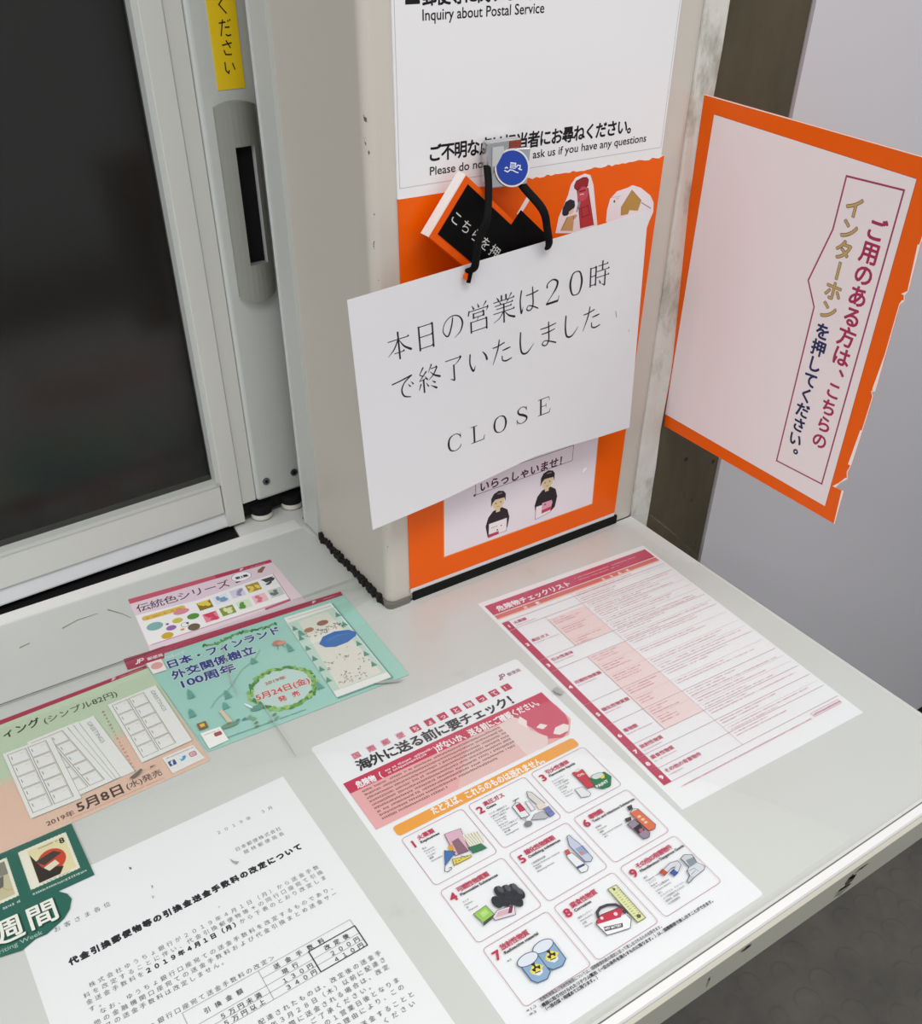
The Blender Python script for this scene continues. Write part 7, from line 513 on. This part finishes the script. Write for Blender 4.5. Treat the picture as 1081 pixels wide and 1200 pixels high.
 {"name":"clerk_notice","parent":-1,"ops":[[4,"L","F08A40",1.2,[[40,-250],[233,-250],[235.3,-349],[40.1,-348]],1],[5,"P","E9E1E7",[[40.5,-250],[232.6,-250],[234.8,-348.6],[40.7,-347.5]]]]},
 {"name":"greeting_banner","parent":3,"ops":[[6,"L","5A4A5A",0.6,[[78,-287],[200,-284.5],[200,-266.5],[77,-268]],1],[7,"P","C9C0CA",[[77.5,-262.5],[206,-261],[206,-263.5],[77.5,-265]]],[8,"E","4A4048",76.5,-287,1.4,1.4,0,20],[9,"E","4A4048",205,-262,1.4,1.4,0,20],[10,"T","5A1A3A","いらっしゃいませ！",82,-284.5,0,112,12,"x",0.4]]},
 {"name":"clerk_drawing","parent":3,"ops":[[11,"P","2A2226",[[94,-343],[91,-329],[94,-319],[100,-313],[111,-312],[118,-317],[121,-327],[119,-339],[114,-343]]],[12,"P","E0CBA0",[[99,-301],[113,-301],[113,-307],[110,-312],[106,-314],[102,-312],[99,-307]]],[13,"P","E0CBA0",[[103.5,-312],[108.5,-312],[108.5,-316],[103.5,-316]]],[14,"P","2A2226",[[97,-308],[97,-298],[100,-293],[106,-291],[112,-293],[115,-297],[115,-306],[113.3,-301],[102,-300.4],[99,-303]]],[15,"P","8A8088",[[104,-294],[110,-294],[111,-295.5],[105,-295.2]]],[16,"E","2A2226",103,-305,0.8,0.8,0,20],[17,"E","2A2226",109,-305,0.8,0.8,0,20],[18,"L","2A2226",0.4,[[104.5,-309.4],[107.5,-309.4]],0],[19,"P","EFE6E8",[[95,-327],[118,-327],[118,-343],[95,-344]]],[20,"L","6A5A62",0.5,[[95,-327],[118,-327],[118,-343],[95,-344]],1],[21,"P","B84060",[[95,-340],[108,-340],[108,-343.5],[95,-344]]],[22,"E","2A2226",106,-338,1,1,0,20],[23,"E","2A2226",111,-334,0.8,0.8,0,20],[24,"L","5A5058",0.5,[[98,-333],[106,-333]],0]]},
 {"name":"clerk_drawing","parent":3,"ops":[[25,"P","2A2226",[[156.5,-338.5],[153.5,-324.5],[156.5,-314.5],[162.5,-308.5],[173.5,-307.5],[180.5,-312.5],[183.5,-322.5],[181.5,-334.5],[176.5,-338.5]]],[26,"P","E0CBA0",[[161.5,-296.5],[175.5,-296.5],[175.5,-302.5],[172.5,-307.5],[168.5,-309.5],[164.5,-307.5],[161.5,-302.5]]],[27,"P","E0CBA0",[[166,-307.5],[171,-307.5],[171,-311.5],[166,-311.5]]],[28,"P","2A2226",[[159.5,-303.5],[159.5,-293.5],[162.5,-288.5],[168.5,-286.5],[174.5,-288.5],[177.5,-292.5],[177.5,-301.5],[175.8,-296.5],[164.5,-295.9],[161.5,-298.5]]],[29,"P","8A8088",[[166.5,-289.5],[172.5,-289.5],[173.5,-291],[167.5,-290.7]]],[30,"E","2A2226",165.5,-300.5,0.8,0.8,0,20],[31,"E","2A2226",171.5,-300.5,0.8,0.8,0,20],[32,"L","2A2226",0.4,[[167,-304.9],[170,-304.9]],0],[33,"P","F0E4E6",[[155.5,-326.5],[177.5,-326.5],[175.5,-339.5],[155.5,-342.5]]],[34,"L","6A5A62",0.5,[[155.5,-326.5],[177.5,-326.5],[175.5,-339.5],[155.5,-342.5]],1],[35,"P","E0A0B0",[[163.5,-324.5],[176.5,-324.5],[176.5,-336.5],[163.5,-337.5]]],[36,"P","C03A5A",[[163.5,-333.5],[176.5,-332.5],[176.5,-336.5],[163.5,-337.5]]],[37,"E","A03050",167.5,-327.5,1.5,1,0,20]]},
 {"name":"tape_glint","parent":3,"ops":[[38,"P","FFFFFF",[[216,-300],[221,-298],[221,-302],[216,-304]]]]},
 {"name":"postbox_cutout","parent":-1,"ops":[[39,"P","ECE4E8",[[156,-48.6],[158.1,-36.1],[166.8,-19],[169.1,-10.8],[173.7,-5.8],[183.8,-3.7],[190,-5.8],[194.3,-13.9],[205.1,-55.9]]]]},
 {"name":"drawing","parent":8,"ops":[[40,"P","B5383E",[[176.5,-16.5],[188.5,-15.6],[198.8,-47.9],[183.8,-48.7]]],[41,"P","9A2830",[[172.9,-12.2],[174.7,-8.7],[181.6,-6.7],[186.2,-7.1],[188.4,-9.4],[188.2,-13.2],[187.2,-15.4],[176.9,-16.5],[173.4,-14.2]]],[42,"L","5A2026",0.6,[[172.9,-12.2],[174.7,-8.7],[181.6,-6.7],[186.2,-7.1],[188.4,-9.4],[187.9,-14.1],[176.9,-16.5],[173.4,-14.2]],1],[43,"L","5A2026",0.7,[[177.4,-15.2],[187,-14]],0],[44,"L","5A2026",0.6,[[176.5,-16.5],[183.8,-48.7]],0],[45,"L","5A2026",0.6,[[188.5,-15.6],[198.8,-47.9]],0],[46,"E","C9505A",183.1,-20,6,6,0,24],[47,"L","E8D0D0",0.7,[[179.9,-20.2],[181.8,-20],[184.5,-20.2]],0],[48,"L","7A1E28",1.2,[[178.9,-17.7],[186.1,-17.2]],0],[49,"L","6A2028",0.6,[[182.5,-31.7],[190.3,-30.3],[193,-38.1],[184.7,-39.4]],1],[50,"P","2E2A30",[[161.8,-33.7],[162,-28.9],[164.7,-24],[169.7,-22.5],[174.5,-24.3],[175.6,-28.8],[173.4,-32.4],[170.8,-33],[167.8,-35.5],[163.9,-35.5]]],[51,"P","E4C8B0",[[168.8,-32.8],[173.8,-30.5],[174.8,-33.6],[171.1,-35.5]]],[52,"P","C9A06A",[[161.1,-47.3],[167.3,-36.9],[173.8,-36.4],[177.7,-35.9],[178.8,-37.6],[175.5,-40.1],[175.2,-49.4]]],[53,"L","6A5030",0.5,[[162.4,-46.5],[168,-37]],0],[54,"L","4A4A54",1,[[177.9,-34],[180.5,-25.6]],0],[55,"P","8A90A0",[[177.6,-31],[179.2,-25.4],[181.5,-26.2],[180.4,-30.9]]],[56,"L","6A5030",0.5,[[175.5,-40.1],[174.2,-36.4]],0]]},
 {"name":"envelope_cutout","parent":-1,"ops":[[57,"P","ECE4E8",[[212.8,-46.9],[212.8,-36.8],[215,-28.2],[222.4,-22.8],[234.6,-21.4],[240,-19.9],[250.4,-23.4],[263.3,-31.5],[268.6,-38.3],[269.7,-46.7],[266,-54.5],[264.1,-60.5],[227.6,-57.2]]]]},
 {"name":"drawing","parent":10,"ops":[[58,"P","B8904A",[[230.1,-44.3],[229.4,-37.1],[239.9,-24],[253.1,-34.7],[250.2,-43],[239.9,-41],[238.3,-44.4]]],[59,"L","7A5A28",0.4,[[230.1,-44.3],[229.4,-37.1],[239.9,-24],[253.1,-34.7]],0],[60,"L","7A6A80",0.7,[[253.3,-36.3],[266.1,-43.1]],0],[61,"P","4A5A40",[[219.2,-30.7],[220.7,-29.4],[221.7,-31.6],[220.3,-32.4]]],[62,"L","C9A0A8",0.4,[[216.3,-27.4],[227.3,-27.3]],0],[63,"G","B09AA8",222.1,-29.6,-0.02,5.5,1.2,0.8,9486]]},
]},
]

# ------------------------------------------------------------------ printing on sheets
_tc = bpy.data.curves.new('type', 'FONT'); _tc.resolution_u = 3
_to = bpy.data.objects.new('type', _tc); COL.objects.link(_to)
def shape(body):
    _tc.body = body
    bpy.context.view_layer.update()
    dg = bpy.context.evaluated_depsgraph_get()
    me = _to.evaluated_get(dg).to_mesh()
    v = [(p.co.x, p.co.y) for p in me.vertices]; f = [list(p.vertices) for p in me.polygons]
    _to.evaluated_get(dg).to_mesh_clear()
    return v, f
_g = {}
def glyph(ch):
    if ch not in _g:
        if ch in ' \u3000': _g[ch] = ([], [], 1.0 if ch != ' ' else 0.28)
        else:
            v, f = shape(ch)
            if ord(ch) >= 0x2E80: adv = 1.0
            else:
                a, _ = shape('|' + ch + '|'); b, _ = shape('||')
                adv = max(p[0] for p in a) - max(p[0] for p in b)
            _g[ch] = (v, f, adv)
    return _g[ch]
def bold_offsets(b):
    # heavier type: the glyph struck several times, each impression a hair above the last
    if b <= 0: return [(0, 0)]
    n = 4 if b < 0.2 else 6 if b < 0.5 else 8
    o = [(b * math.cos(t), b * math.sin(t)) for t in [2 * math.pi * (i + .5) / n for i in range(n)]]
    return o + ([(0, 0)] if b > 0.25 else [])
def put(mb, ch, m, x, y, sx, sy, ang, z, b=0, quarter=False):
    v, f, _ = glyph(ch)
    if not v: return
    c, s = math.cos(ang), math.sin(ang)
    for k, (ox, oy) in enumerate(bold_offsets(b)):
        vs = []
        for px, py in v:
            if quarter: px, py = py + 0.12, 0.88 - px
            X = px * sx + ox; Y = py * sy + oy
            vs.append((x + X * c - Y * s, y + X * s + Y * c, z + k * 0.003))
        mb.add(vs, f, m)
def set_line(mb, m, txt, x, y, ang, W, h, mode, b, z):
    adv = [glyph(ch)[2] for ch in txt]; tot = sum(adv)
    sy = h if h else W / tot
    sx = sy; gap = 0
    if W and h:
        if mode == 'x': sx = W / tot
        elif len(txt) > 1: gap = (W - tot * sy) / (len(txt) - 1)
    c, s = math.cos(ang), math.sin(ang); p = 0
    for ch, a in zip(txt, adv):
        put(mb, ch, m, x + p * c, y + p * s, sx, sy, ang, z, b); p += a * sx + gap
def set_column(mb, m, txt, x, y, size, pitch, b, z):
    for i, ch in enumerate(txt):
        yy = y - i * pitch - size * 0.86
        if ch in '、。': put(mb, ch, m, x - size / 2 + size * 0.55, yy + size * 0.5, size, size, 0, z, b)
        elif ch == 'ー': put(mb, ch, m, x - size / 2, yy, size, size, 0, z, b, True)
        else: put(mb, ch, m, x - size / 2, yy, size, size, 0, z, b)
def line(mb, m, pts, w, closed, z, widths=None):
    n = len(pts); P = [Vector((p[0], p[1])) for p in pts]; L = []; R = []
    for i in range(n):
        a = P[(i - 1) % n] if (closed or i > 0) else None; b = P[(i + 1) % n] if (closed or i < n - 1) else None
        d1 = (P[i] - a).normalized() if a is not None and (P[i] - a).length > 1e-6 else None
        d2 = (b - P[i]).normalized() if b is not None and (b - P[i]).length > 1e-6 else None
        d1 = d1 or d2; d2 = d2 or d1
        n1 = Vector((-d1.y, d1.x)); n2 = Vector((-d2.y, d2.x)); nn = n1 + n2
        if nn.length < 1e-4: nn = n1
        nn.normalize(); k = min(2.0, 1 / max(0.35, nn.dot(n1)))
        hw = (widths[i] if widths else w) / 2
        L.append(P[i] + nn * hw * k); R.append(P[i] - nn * hw * k)
    vs = [(p.x, p.y, z) for p in L] + [(p.x, p.y, z) for p in R]
    rng = range(n if closed else n - 1)
    mb.add(vs, [(n + i, n + (i + 1) % n, (i + 1) % n, i) for i in rng], m)
# brush-printed characters of the closing notice: h = thin bar with a tick, v = thick post, other lists = swelling strokes
H = lambda x0, y, x1, dy=0: ('h', x0, y, x1, y + dy)
V = lambda x, y0, y1: ('v', x, y0, y1)
SONG = {
'本': [H(8, 70, 92), V(50, 96, -4), [(48, 68, 4), (30, 38, 4), (4, 16, 1)], [(52, 68, 1.5), (70, 40, 5), (98, 20, 7)], H(30, 22, 70)],
'日': [V(22, 88, -2), H(22, 86, 78), V(78, 88, -2), H(22, 48, 76), H(22, 6, 76)],
'の': [[(52, 80, 4), (46, 52, 5), (32, 20, 5), (20, 20, 4), (9, 42, 3), (20, 70, 3), (48, 86, 3), (78, 78, 4), (92, 52, 6), (82, 22, 4), (56, 4, 1)]],
'営': [[(22, 98, 1), (30, 84, 6)], [(46, 100, 1), (52, 86, 6)], [(84, 99, 5), (70, 82, 1)], [(10, 80, 5), (6, 64, 4)], H(10, 78, 92), [(92, 78, 5), (84, 64, 1)], V(28, 67, 48), H(28, 66, 72), V(72, 67, 48), H(28, 51, 72), [(50, 50, 3), (42, 38, 1)], V(16, 38, -4), H(16, 37, 84), V(84, 38, -4), H(16, 2, 84)],
'業': [V(40, 98, 80), V(60, 98, 80), [(18, 96, 1), (27, 83, 6)], [(84, 97, 5), (72, 82, 1)], H(4, 79, 96), [(30, 78, 1), (36, 68, 5)], [(70, 78, 5), (62, 67, 1)], H(10, 65, 90), H(16, 52, 84), H(3, 37, 97), V(50, 66, -6), [(47, 36, 4), (30, 16, 3), (3, 4, 1)], [(53, 36, 1.5), (72, 16, 5), (98, 4, 7)]],
'は': [[(18, 90, 5), (12, 50, 5), (17, 6, 6), (25, 28, 1)], [(38, 66, 3), (65, 67, 4), (94, 72, 4)], [(68, 92, 4), (70, 60, 5), (70, 22, 5), (58, 6, 4), (42, 12, 4), (50, 25, 3), (70, 18, 4), (94, 4, 4)]],
'2': [[(24, 66, 6), (27, 82, 4), (50, 92, 4), (72, 80, 7), (68, 58, 7), (46, 32, 3), (20, 4, 3)], [(20, 5, 7), (50, 5, 7), (76, 5, 7)], [(76, 4, 3), (81, 24, 2)]],
'0': [[(50, 92, 3), (32, 84, 5), (22, 48, 8), (32, 10, 5), (50, 2, 3), (68, 10, 5), (78, 48, 8), (68, 84, 5), (50, 92, 3)]],
'時': [V(8, 84, 10), H(8, 82, 34), V(34, 84, 10), H(8, 50, 34), H(8, 16, 34), H(44, 83, 92), V(66, 99, 64), H(38, 63, 99), H(38, 40, 99), V(80, 58, 2), [(80, 2, 5), (64, 11, 1)], [(50, 30, 1), (58, 15, 6)]],
'で': [[(4, 74, 4), (40, 78, 4), (88, 86, 5)], [(88, 86, 4), (56, 66, 4), (42, 40, 5), (50, 14, 5), (78, 2, 3)], [(70, 56, 1), (79, 44, 5)], [(83, 62, 1), (92, 50, 5)]],
'終': [[(28, 97, 5), (10, 72, 2)], [(10, 72, 2), (24, 64, 4)], [(40, 78, 5), (8, 47, 2)], [(8, 47, 2), (42, 52, 3)], [(32, 62, 1), (43, 45, 5)], V(26, 48, -4), [(14, 34, 5), (4, 12, 2)], [(36, 34, 1), (45, 18, 5)], [(64, 99, 5), (48, 70, 1)], H(60, 83, 86), [(87, 82, 5), (70, 57, 4), (46, 40, 1)], [(56, 72, 1), (74, 54, 5), (98, 41, 7)], [(62, 34, 1), (75, 24, 6)], [(55, 18, 1), (80, 0, 7)]],
'了': [H(14, 88, 82), [(84, 88, 5), (68, 72, 3), (52, 62, 1)], V(50, 64, 2), [(50, 2, 5), (32, 12, 1)]],
'い': [[(14, 80, 5), (12, 42, 5), (26, 10, 6), (36, 30, 1)], [(70, 76, 2), (84, 58, 6), (90, 38, 7)]],
'た': [[(6, 72, 3), (30, 73, 4), (62, 80, 4)], [(38, 97, 4), (30, 60, 5), (6, 4, 2)], [(52, 50, 3), (72, 52, 5), (90, 54, 3)], [(50, 28, 4), (52, 10, 4), (70, 3, 5), (96, 8, 3)]],
'し': [[(28, 95, 5), (26, 50, 6), (34, 10, 6), (60, 4, 5), (92, 34, 1)]],
'ま': [[(12, 78, 3), (50, 78, 4), (90, 83, 3)], [(18, 56, 3), (50, 56, 4), (84, 61, 3)], [(52, 98, 4), (54, 60, 5), (54, 22, 5), (40, 4, 4), (22, 13, 4), (34, 25, 3), (60, 16, 4), (90, 2, 5)]],
'し2': [],
'C': [[(88, 66, 2), (80, 84, 4), (56, 94, 3), (26, 82, 7), (16, 48, 10), (26, 14, 7), (56, 2, 3), (80, 12, 4), (90, 28, 2)], [(88, 92, 2), (88, 64, 3)]],
'L': [[(30, 94, 9), (30, 50, 9), (30, 2, 9)], [(10, 93, 2.5), (30, 93, 3), (50, 93, 2.5)], [(10, 3, 3), (50, 3, 3.5), (86, 3, 3.5)], [(86, 2, 4), (92, 28, 2)]],
'O': [[(50, 94, 3), (24, 82, 7), (14, 48, 10), (24, 14, 7), (50, 2, 3), (76, 14, 7), (86, 48, 10), (76, 82, 7), (50, 94, 3)]],
'S': [[(76, 70, 2), (70, 86, 4), (46, 94, 3), (24, 80, 7), (30, 60, 9), (56, 46, 11), (78, 28, 9), (72, 10, 6), (46, 2, 3), (24, 12, 4), (16, 30, 2)], [(77, 92, 2), (77, 68, 2.5)], [(17, 4, 2), (16, 32, 2.5)]],
'E': [[(30, 94, 9), (30, 50, 9), (30, 2, 9)], [(12, 93, 3), (50, 93, 3), (82, 93, 3)], [(82, 94, 3), (86, 72, 2)], [(30, 50, 3), (64, 50, 3)], [(64, 62, 2), (64, 38, 2)], [(12, 3, 3), (50, 3, 3.5), (86, 3, 3.5)], [(86, 2, 4), (92, 26, 2)]],
}
def smooth_path(p):
    if len(p) < 3: return p
    o = []
    for i in range(len(p) - 1):
        a, b, c, d = p[max(i - 1, 0)], p[i], p[i + 1], p[min(i + 2, len(p) - 1)]
        for k in range(6):
            t = k / 6
            o.append(tuple(0.5 * (2 * b[j] + (c[j] - a[j]) * t + (2 * a[j] - 5 * b[j] + 4 * c[j] - d[j]) * t * t + (3 * b[j] - a[j] - 3 * c[j] + d[j]) * t ** 3) for j in range(3)))
    return o + [p[-1]]
def brush(mb, m, ch, x, y, size, z):
    k = size / 100; q = lambda a, b: (x + a * k, y + b * k)
    straight = ch in 'LE'
    for st in SONG[ch]:
        if st[0] == 'h':
            _, a, b, c, d = st
            line(mb, m, [q(a, b), q(c, d)], 3.4 * k, False, z)
            mb.add([(*q(c - 8, d), z), (*q(c + 2, d - 1), z), (*q(c - 1, d + 7), z)], [(0, 1, 2)], m)
        elif st[0] == 'v':
            _, a, b, c = st
            line(mb, m, [q(a, b), q(a, c)], 7.0 * k, False, z)
            mb.add([(*q(a - 4.5, b + 2), z), (*q(a + 2.8, b - 5), z), (*q(a + 4.5, b + .5), z)], [(0, 1, 2)], m)
        else:
            p = st if straight else smooth_path(st)
            line(mb, m, [q(a, b) for a, b, _ in p], 0, False, z, [max(1.0, c * 1.25) * k * (1.0 if ch not in 'CLOSE' else .95) for _, _, c in p])
            if not straight or True:
                for e in (p[0], p[-1]):
                    if e[2] > 3.5:
                        r = e[2] * k / 2; cx, cy = q(e[0], e[1])
                        if ch not in 'CLOSE20': mb.add([(cx + r * math.cos(t), cy + r * math.sin(t), z) for t in [math.pi / 4 * i for i in range(8)]], [list(range(8))], m)
ZR = [0.04]
def op_draw(mb, op):
    z = ZR[0]; k = op[1]; m = ink(op[2])
    ZR[0] += 0.003 if k in 'LEG' else 0.006 + (0.003 * len(bold_offsets(op[-1])) if k in 'TV' else 0)
    if k == 'P': mb.add([(p[0], p[1], z) for p in op[3]], [list(range(len(op[3])))], m)
    elif k == 'L': line(mb, m, op[4], op[3], op[5], z)
    elif k == 'E':
        _, _, _, x, y, rx, ry, a, n = op; ca, sa = math.cos(a), math.sin(a)
        mb.add([(x + rx * math.cos(t) * ca - ry * math.sin(t) * sa, y + rx * math.cos(t) * sa + ry * math.sin(t) * ca, z) for t in [2 * math.pi * i / n for i in range(n)]], [list(range(n))], m)
    elif k == 'R':
        _, _, _, x0, y0, x1, y1, r, wd = op; p = rrect(x0, y0, x1, y1, r)
        if wd: line(mb, m, p, wd, True, z)
        else: mb.add([(a, b, z) for a, b in p], [list(range(len(p)))], m)
    elif k == 'T': _, _, _, t, x, y, a, W, h, mode, b = op; set_line(mb, m, t, x, y, a, W, h, mode, b, z)
    elif k == 'V': _, _, _, t, x, y, size, pitch, b = op; set_column(mb, m, t, x, y, size, pitch, b, z)
    elif k == 'M': brush(mb, m, op[3], op[4], op[5], op[6], z)
    elif k == 'G':
        # lines of print too small to read: uneven strokes of ink
        _, _, _, x, y, a, W, h, dens, seed = op; rd = random.Random(seed); c, s = math.cos(a), math.sin(a); p = 0
        while p < W:
            wd = h * rd.uniform(0.25, 0.8)
            if rd.random() < dens:
                y0 = rd.uniform(0, 0.25) * h; y1 = h * rd.uniform(0.7, 1.0)
                for (yy0, yy1) in ((y0, y0 + h * .2), (y1 - h * .22, y1)):
                    mb.add([(x + X * c - Y * s, y + X * s + Y * c, z) for X, Y in ((p, yy0), (p + wd, yy0), (p + wd, yy1), (p, yy1))], [(0, 1, 2, 3)], m)
                xx = p + wd * rd.uniform(.2, .6)
                mb.add([(x + X * c - Y * s, y + X * s + Y * c, z) for X, Y in ((xx, y0 + h * .2), (xx + h * .2, y0 + h * .2), (xx + h * .2, y1 - h * .22), (xx, y1 - h * .22))], [(0, 1, 2, 3)], m)
            p += wd + h * rd.uniform(0.12, 0.3)
for d in SHEETS:
    ex, ey = Vector(d['ex']), Vector(d['ey']); n = ex.cross(ey)
    root = thing(d['name'], d['label'], d['cat'], group=d.get('group'))
    mt = Matrix((ex, ey, n)).transposed().to_4x4()
    top = d['th'] + d['lift'] if abs(n.z) > 0.9 else 0.0
    mt.translation = Vector(d['O']) + n * top / 1000
    root.matrix_world = mt
    mm = lambda mb: setattr(mb, 'v', [(a / 1000, b / 1000, c / 1000) for a, b, c in mb.v])
    base = MB(); base.prism(d['outline'], 'z', -d['th'], 0, paper(d['paper'], 0.34 if d['key'] in ('OB', 'PO') else 0.42, 0.22 if d['key'] in ('OB', 'PO') else 0.4)); mm(base)
    base.build('board' if d['th'] > 1 else 'paper', root)
    made = []; ZR[0] = 0.04
    for p in d['parts']:
        mb = MB()
        for op in p['ops']: op_draw(mb, op)
        mm(mb)
        par = root if p['parent'] < 0 else made[p['parent']]
        made.append(mb.build(p['name'], par, label=p.get('label')))

# ------------------------------------------------------------------ yellow strip on the window stile
yl = thing('yellow_label', 'yellow label strip with black handwritten characters on the sliding window, above the handle', 'label', (0.0174, 0.8613, Z), AW)
w = MB(); w.box((0.3075, -0.0036, 0.4335), (0.3335, -0.0031, 0.62), MAT['yellow']); w.build('strip', yl)
w = MB(); km = ink('26221A')
def wr(ch, x, z, s):
    for poly in ch: line(w, km, [(x + a * s, z + b * s) for a, b in poly], 0.0011, False, 0)
wr([[(.3, 1), (.25, .3), (.5, .05), (.9, .4)]], 0.3155, 0.5045, 0.010)                                        # shi
wr([[(.7, 1), (.25, .55), (.75, 0)]], 0.3155, 0.489, 0.012)                                                   # ku
wr([[(.1, .8), (.6, .85)], [(.4, 1), (.15, .05)], [(.5, .55), (.85, .55)], [(.5, .15), (.65, .05), (.9, .1)], [(.75, .95), (.8, .85)], [(.9, 1), (.95, .9)]], 0.3150, 0.4725, 0.0125)  # da
wr([[(.1, .7), (.9, .82)], [(.45, 1), (.75, .5)], [(.2, .4), (.3, .1), (.8, .08)]], 0.3155, 0.4585, 0.0115)    # sa
wr([[(.15, .85), (.15, .3), (.35, .1), (.42, .3)], [(.75, .75), (.9, .3)]], 0.3155, 0.4445, 0.0115)            # i
w.v = [(a, -0.0037, b) for a, b, c in w.v]; w.build('lettering', yl)

# ------------------------------------------------------------------ clip, straps and the black card on the pillar
cp = thing('magnet_clip', 'chrome magnet clip with a round blue emblem, holding the closing notice on the white board', 'clip', (0.4637, 0.648, 1.2865))
w = MB(); w.box((-0.0175, -0.009, 0.004), (0.0145, 0, 0.0345), MAT['steel']); w.build('back_plate', cp, bevel=0.0015)
w = MB(); w.box((0.003, -0.0099, 0.016), (0.0135, -0.0088, 0.0335), MAT['rust']); w.build('paint_patch', cp)
w = MB(); w.box((-0.0135, -0.0099, 0.017), (-0.003, -0.0091, 0.0305), MAT['plate']); w.build('window_slot', cp)
lv = MB()
lv.add([(-0.0155, -0.010, 0.001), (0.013, -0.021, 0.0035), (0.0195, -0.015, 0.0285), (-0.0085, -0.0065, 0.0285), (-0.0155, -0.0075, 0.001), (0.013, -0.0185, 0.0035), (0.0195, -0.0125, 0.0285), (-0.0085, -0.004, 0.0285)],
       [(0, 1, 2, 3), (7, 6, 5, 4), (0, 4, 5, 1), (1, 5, 6, 2), (2, 6, 7, 3), (3, 7, 4, 0)], MAT['steel'])
lev = lv.build('lever', cp, bevel=0.001)
c0, ux, uy = Vector((0.0022, -0.0142, 0.0152)), Vector((0.0285, -0.012, 0.0025)).normalized(), Vector((0.0065, 0.005, 0.025)).normalized()
nz = ux.cross(uy).normalized(); uy = nz.cross(ux)
def disc(r, off, m, n=36):
    b = MB(); b.add([c0 + nz * off + ux * r * math.cos(t) + uy * r * math.sin(t) * 0.98 for t in [2 * math.pi * i / n for i in range(n)]] + [c0 + nz * (off - 0.0008) + ux * r * math.cos(t) + uy * r * math.sin(t) * 0.98 for t in [2 * math.pi * i / n for i in range(n)]],
          [list(range(n))] + [(i, n + i, n + (i + 1) % n, (i + 1) % n) for i in range(n)], m); return b
em = disc(0.0139, 0.0012, ink('D8D2CC')).build('emblem', lev)
disc(0.0126, 0.00145, ink('1E3C96')).build('blue_field', em)
b = MB()
for poly in ([(-2, 0), (2.5, -1), (3.5, 3.2), (-1, 4.2)],): b.add([c0 + nz * 0.0016 + ux * p * .001 + uy * q * .001 for p, q in poly], [(0, 1, 2, 3)], ink('D6DAE6'))
for pl in ([(-6.5, -1), (-4, -2.5), (-2, -1.2), (0, -1.6)], [(-6, .3), (-4.5, 1), (-3.5, 0)], [(0, -1.6), (2.5, -3.2), (4.5, -4)], [(3, 0), (4.5, 1.4), (6.5, 1), (6, -1), (4.5, -1)], [(5, -1.5), (7.5, -2.2)]):
    t = MB(); line(t, ink('D6DAE6'), pl, 0.8, False, 0); b.add([c0 + nz * 0.00165 + ux * p * .001 + uy * q * .001 for p, q, _ in t.v], t.f, ink('D6DAE6'))
for q in (0.6, 1.8, 3.0):
    t = MB(); line(t, ink('1E3C96'), [(-1.2, q), (2.4, q - .7)], 0.45, False, 0); b.add([c0 + nz * 0.0018 + ux * p * .001 + uy * s * .001 for p, s, _ in t.v], t.f, ink('1E3C96'))
b.build('winged_letter', em)

st = thing('strap', 'black cloth straps looped from the magnet clip through two holes in the closing notice', 'strap', (0.452, 0.62, 1.23))
o_ = Vector((0.452, 0.62, 1.23))
for nm, pts in (('left_cord', [(0.4455, 0.6385, 1.304), (0.4400, 0.6280, 1.292), (0.428, 0.612, 1.274), (0.4205, 0.611, 1.262), (0.418, 0.611, 1.248), (0.4175, 0.6125, 1.239), (0.416, 0.619, 1.2345)]), ('right_cord', [(0.4725, 0.6395, 1.300), (0.4745, 0.631, 1.289), (0.481, 0.611, 1.274), (0.487, 0.611, 1.258), (0.491, 0.6125, 1.247), (0.4935, 0.6165, 1.2415)])):
    sm = []
    for i in range(len(pts) - 1):
        a, b, c, d = [Vector(pts[max(0, min(len(pts) - 1, k))]) for k in (i - 1, i, i + 1, i + 2)]
        for k in range(5): u = k / 5; sm.append(0.5 * (2 * b + (c - a) * u + (2 * a - 5 * b + 4 * c - d) * u * u + (3 * b - a - 3 * c + d) * u ** 3))
    sm.append(Vector(pts[-1]))
    w = MB(); w.tube([p - o_ for p in sm], 0.0037, MAT['cord'], 10, 0.55); w.build('cord', st, smooth=True)
w = MB(); w.tube([Vector(p) - o_ for p in ((0.4195, 0.613, 1.247), (0.4165, 0.6155, 1.236), (0.4145, 0.6165, 1.2265))], 0.002, MAT['cord'], 8, 0.7); w.build('loose_end', st, smooth=True)
w = MB(); w.cyl((0.4125 - o_.x, 0.6160 - o_.y, 1.2315 - o_.z), 0.0026, 0.0018, MAT['orange'], 'y', 16); w.build('eyelet', st)

# black card with an orange rim, tilted, between the board and the notice
ang = math.atan2(1.2630 - 1.3023, 0.4680 - 0.4213)
cd = thing('tilted_card', 'tilted black card with an orange rim, half hidden behind the closing notice', 'card', (0.4205, 0.6305, 1.3025))
cd.rotation_euler = (0, -ang, 0)
w = MB(); w.box((0, 0, -0.0525), (0.105, 0.0105, 0), MAT['orange']); w.box((-0.0011, 0.0002, -0.0527), (0.0002, 0.0107, 0.0004), MAT['edge']); w.build('rim', cd)
w = MB(); w.prism([(0.0055, -0.0465), (0.103, -0.0465), (0.103, 0.0097), (0.062, 0.0097), (0.0612, -0.004), (0.0055, -0.004)], 'y', -0.0006, 0.0002, MAT['card_black']); w.build('face', cd)
w = MB(); km = ink('D8D6D2')
for i, ch in enumerate('こちらを押して'):
    v, f, _ = glyph(ch)
    w.add([(0.0068 + i * 0.0122 + p[0] * 0.0108, -0.0008, -0.0325 + p[1] * 0.0108) for p in v], f, km)
w.build('lettering', cd)
bpy.data.objects.remove(_to); bpy.data.curves.remove(_tc)
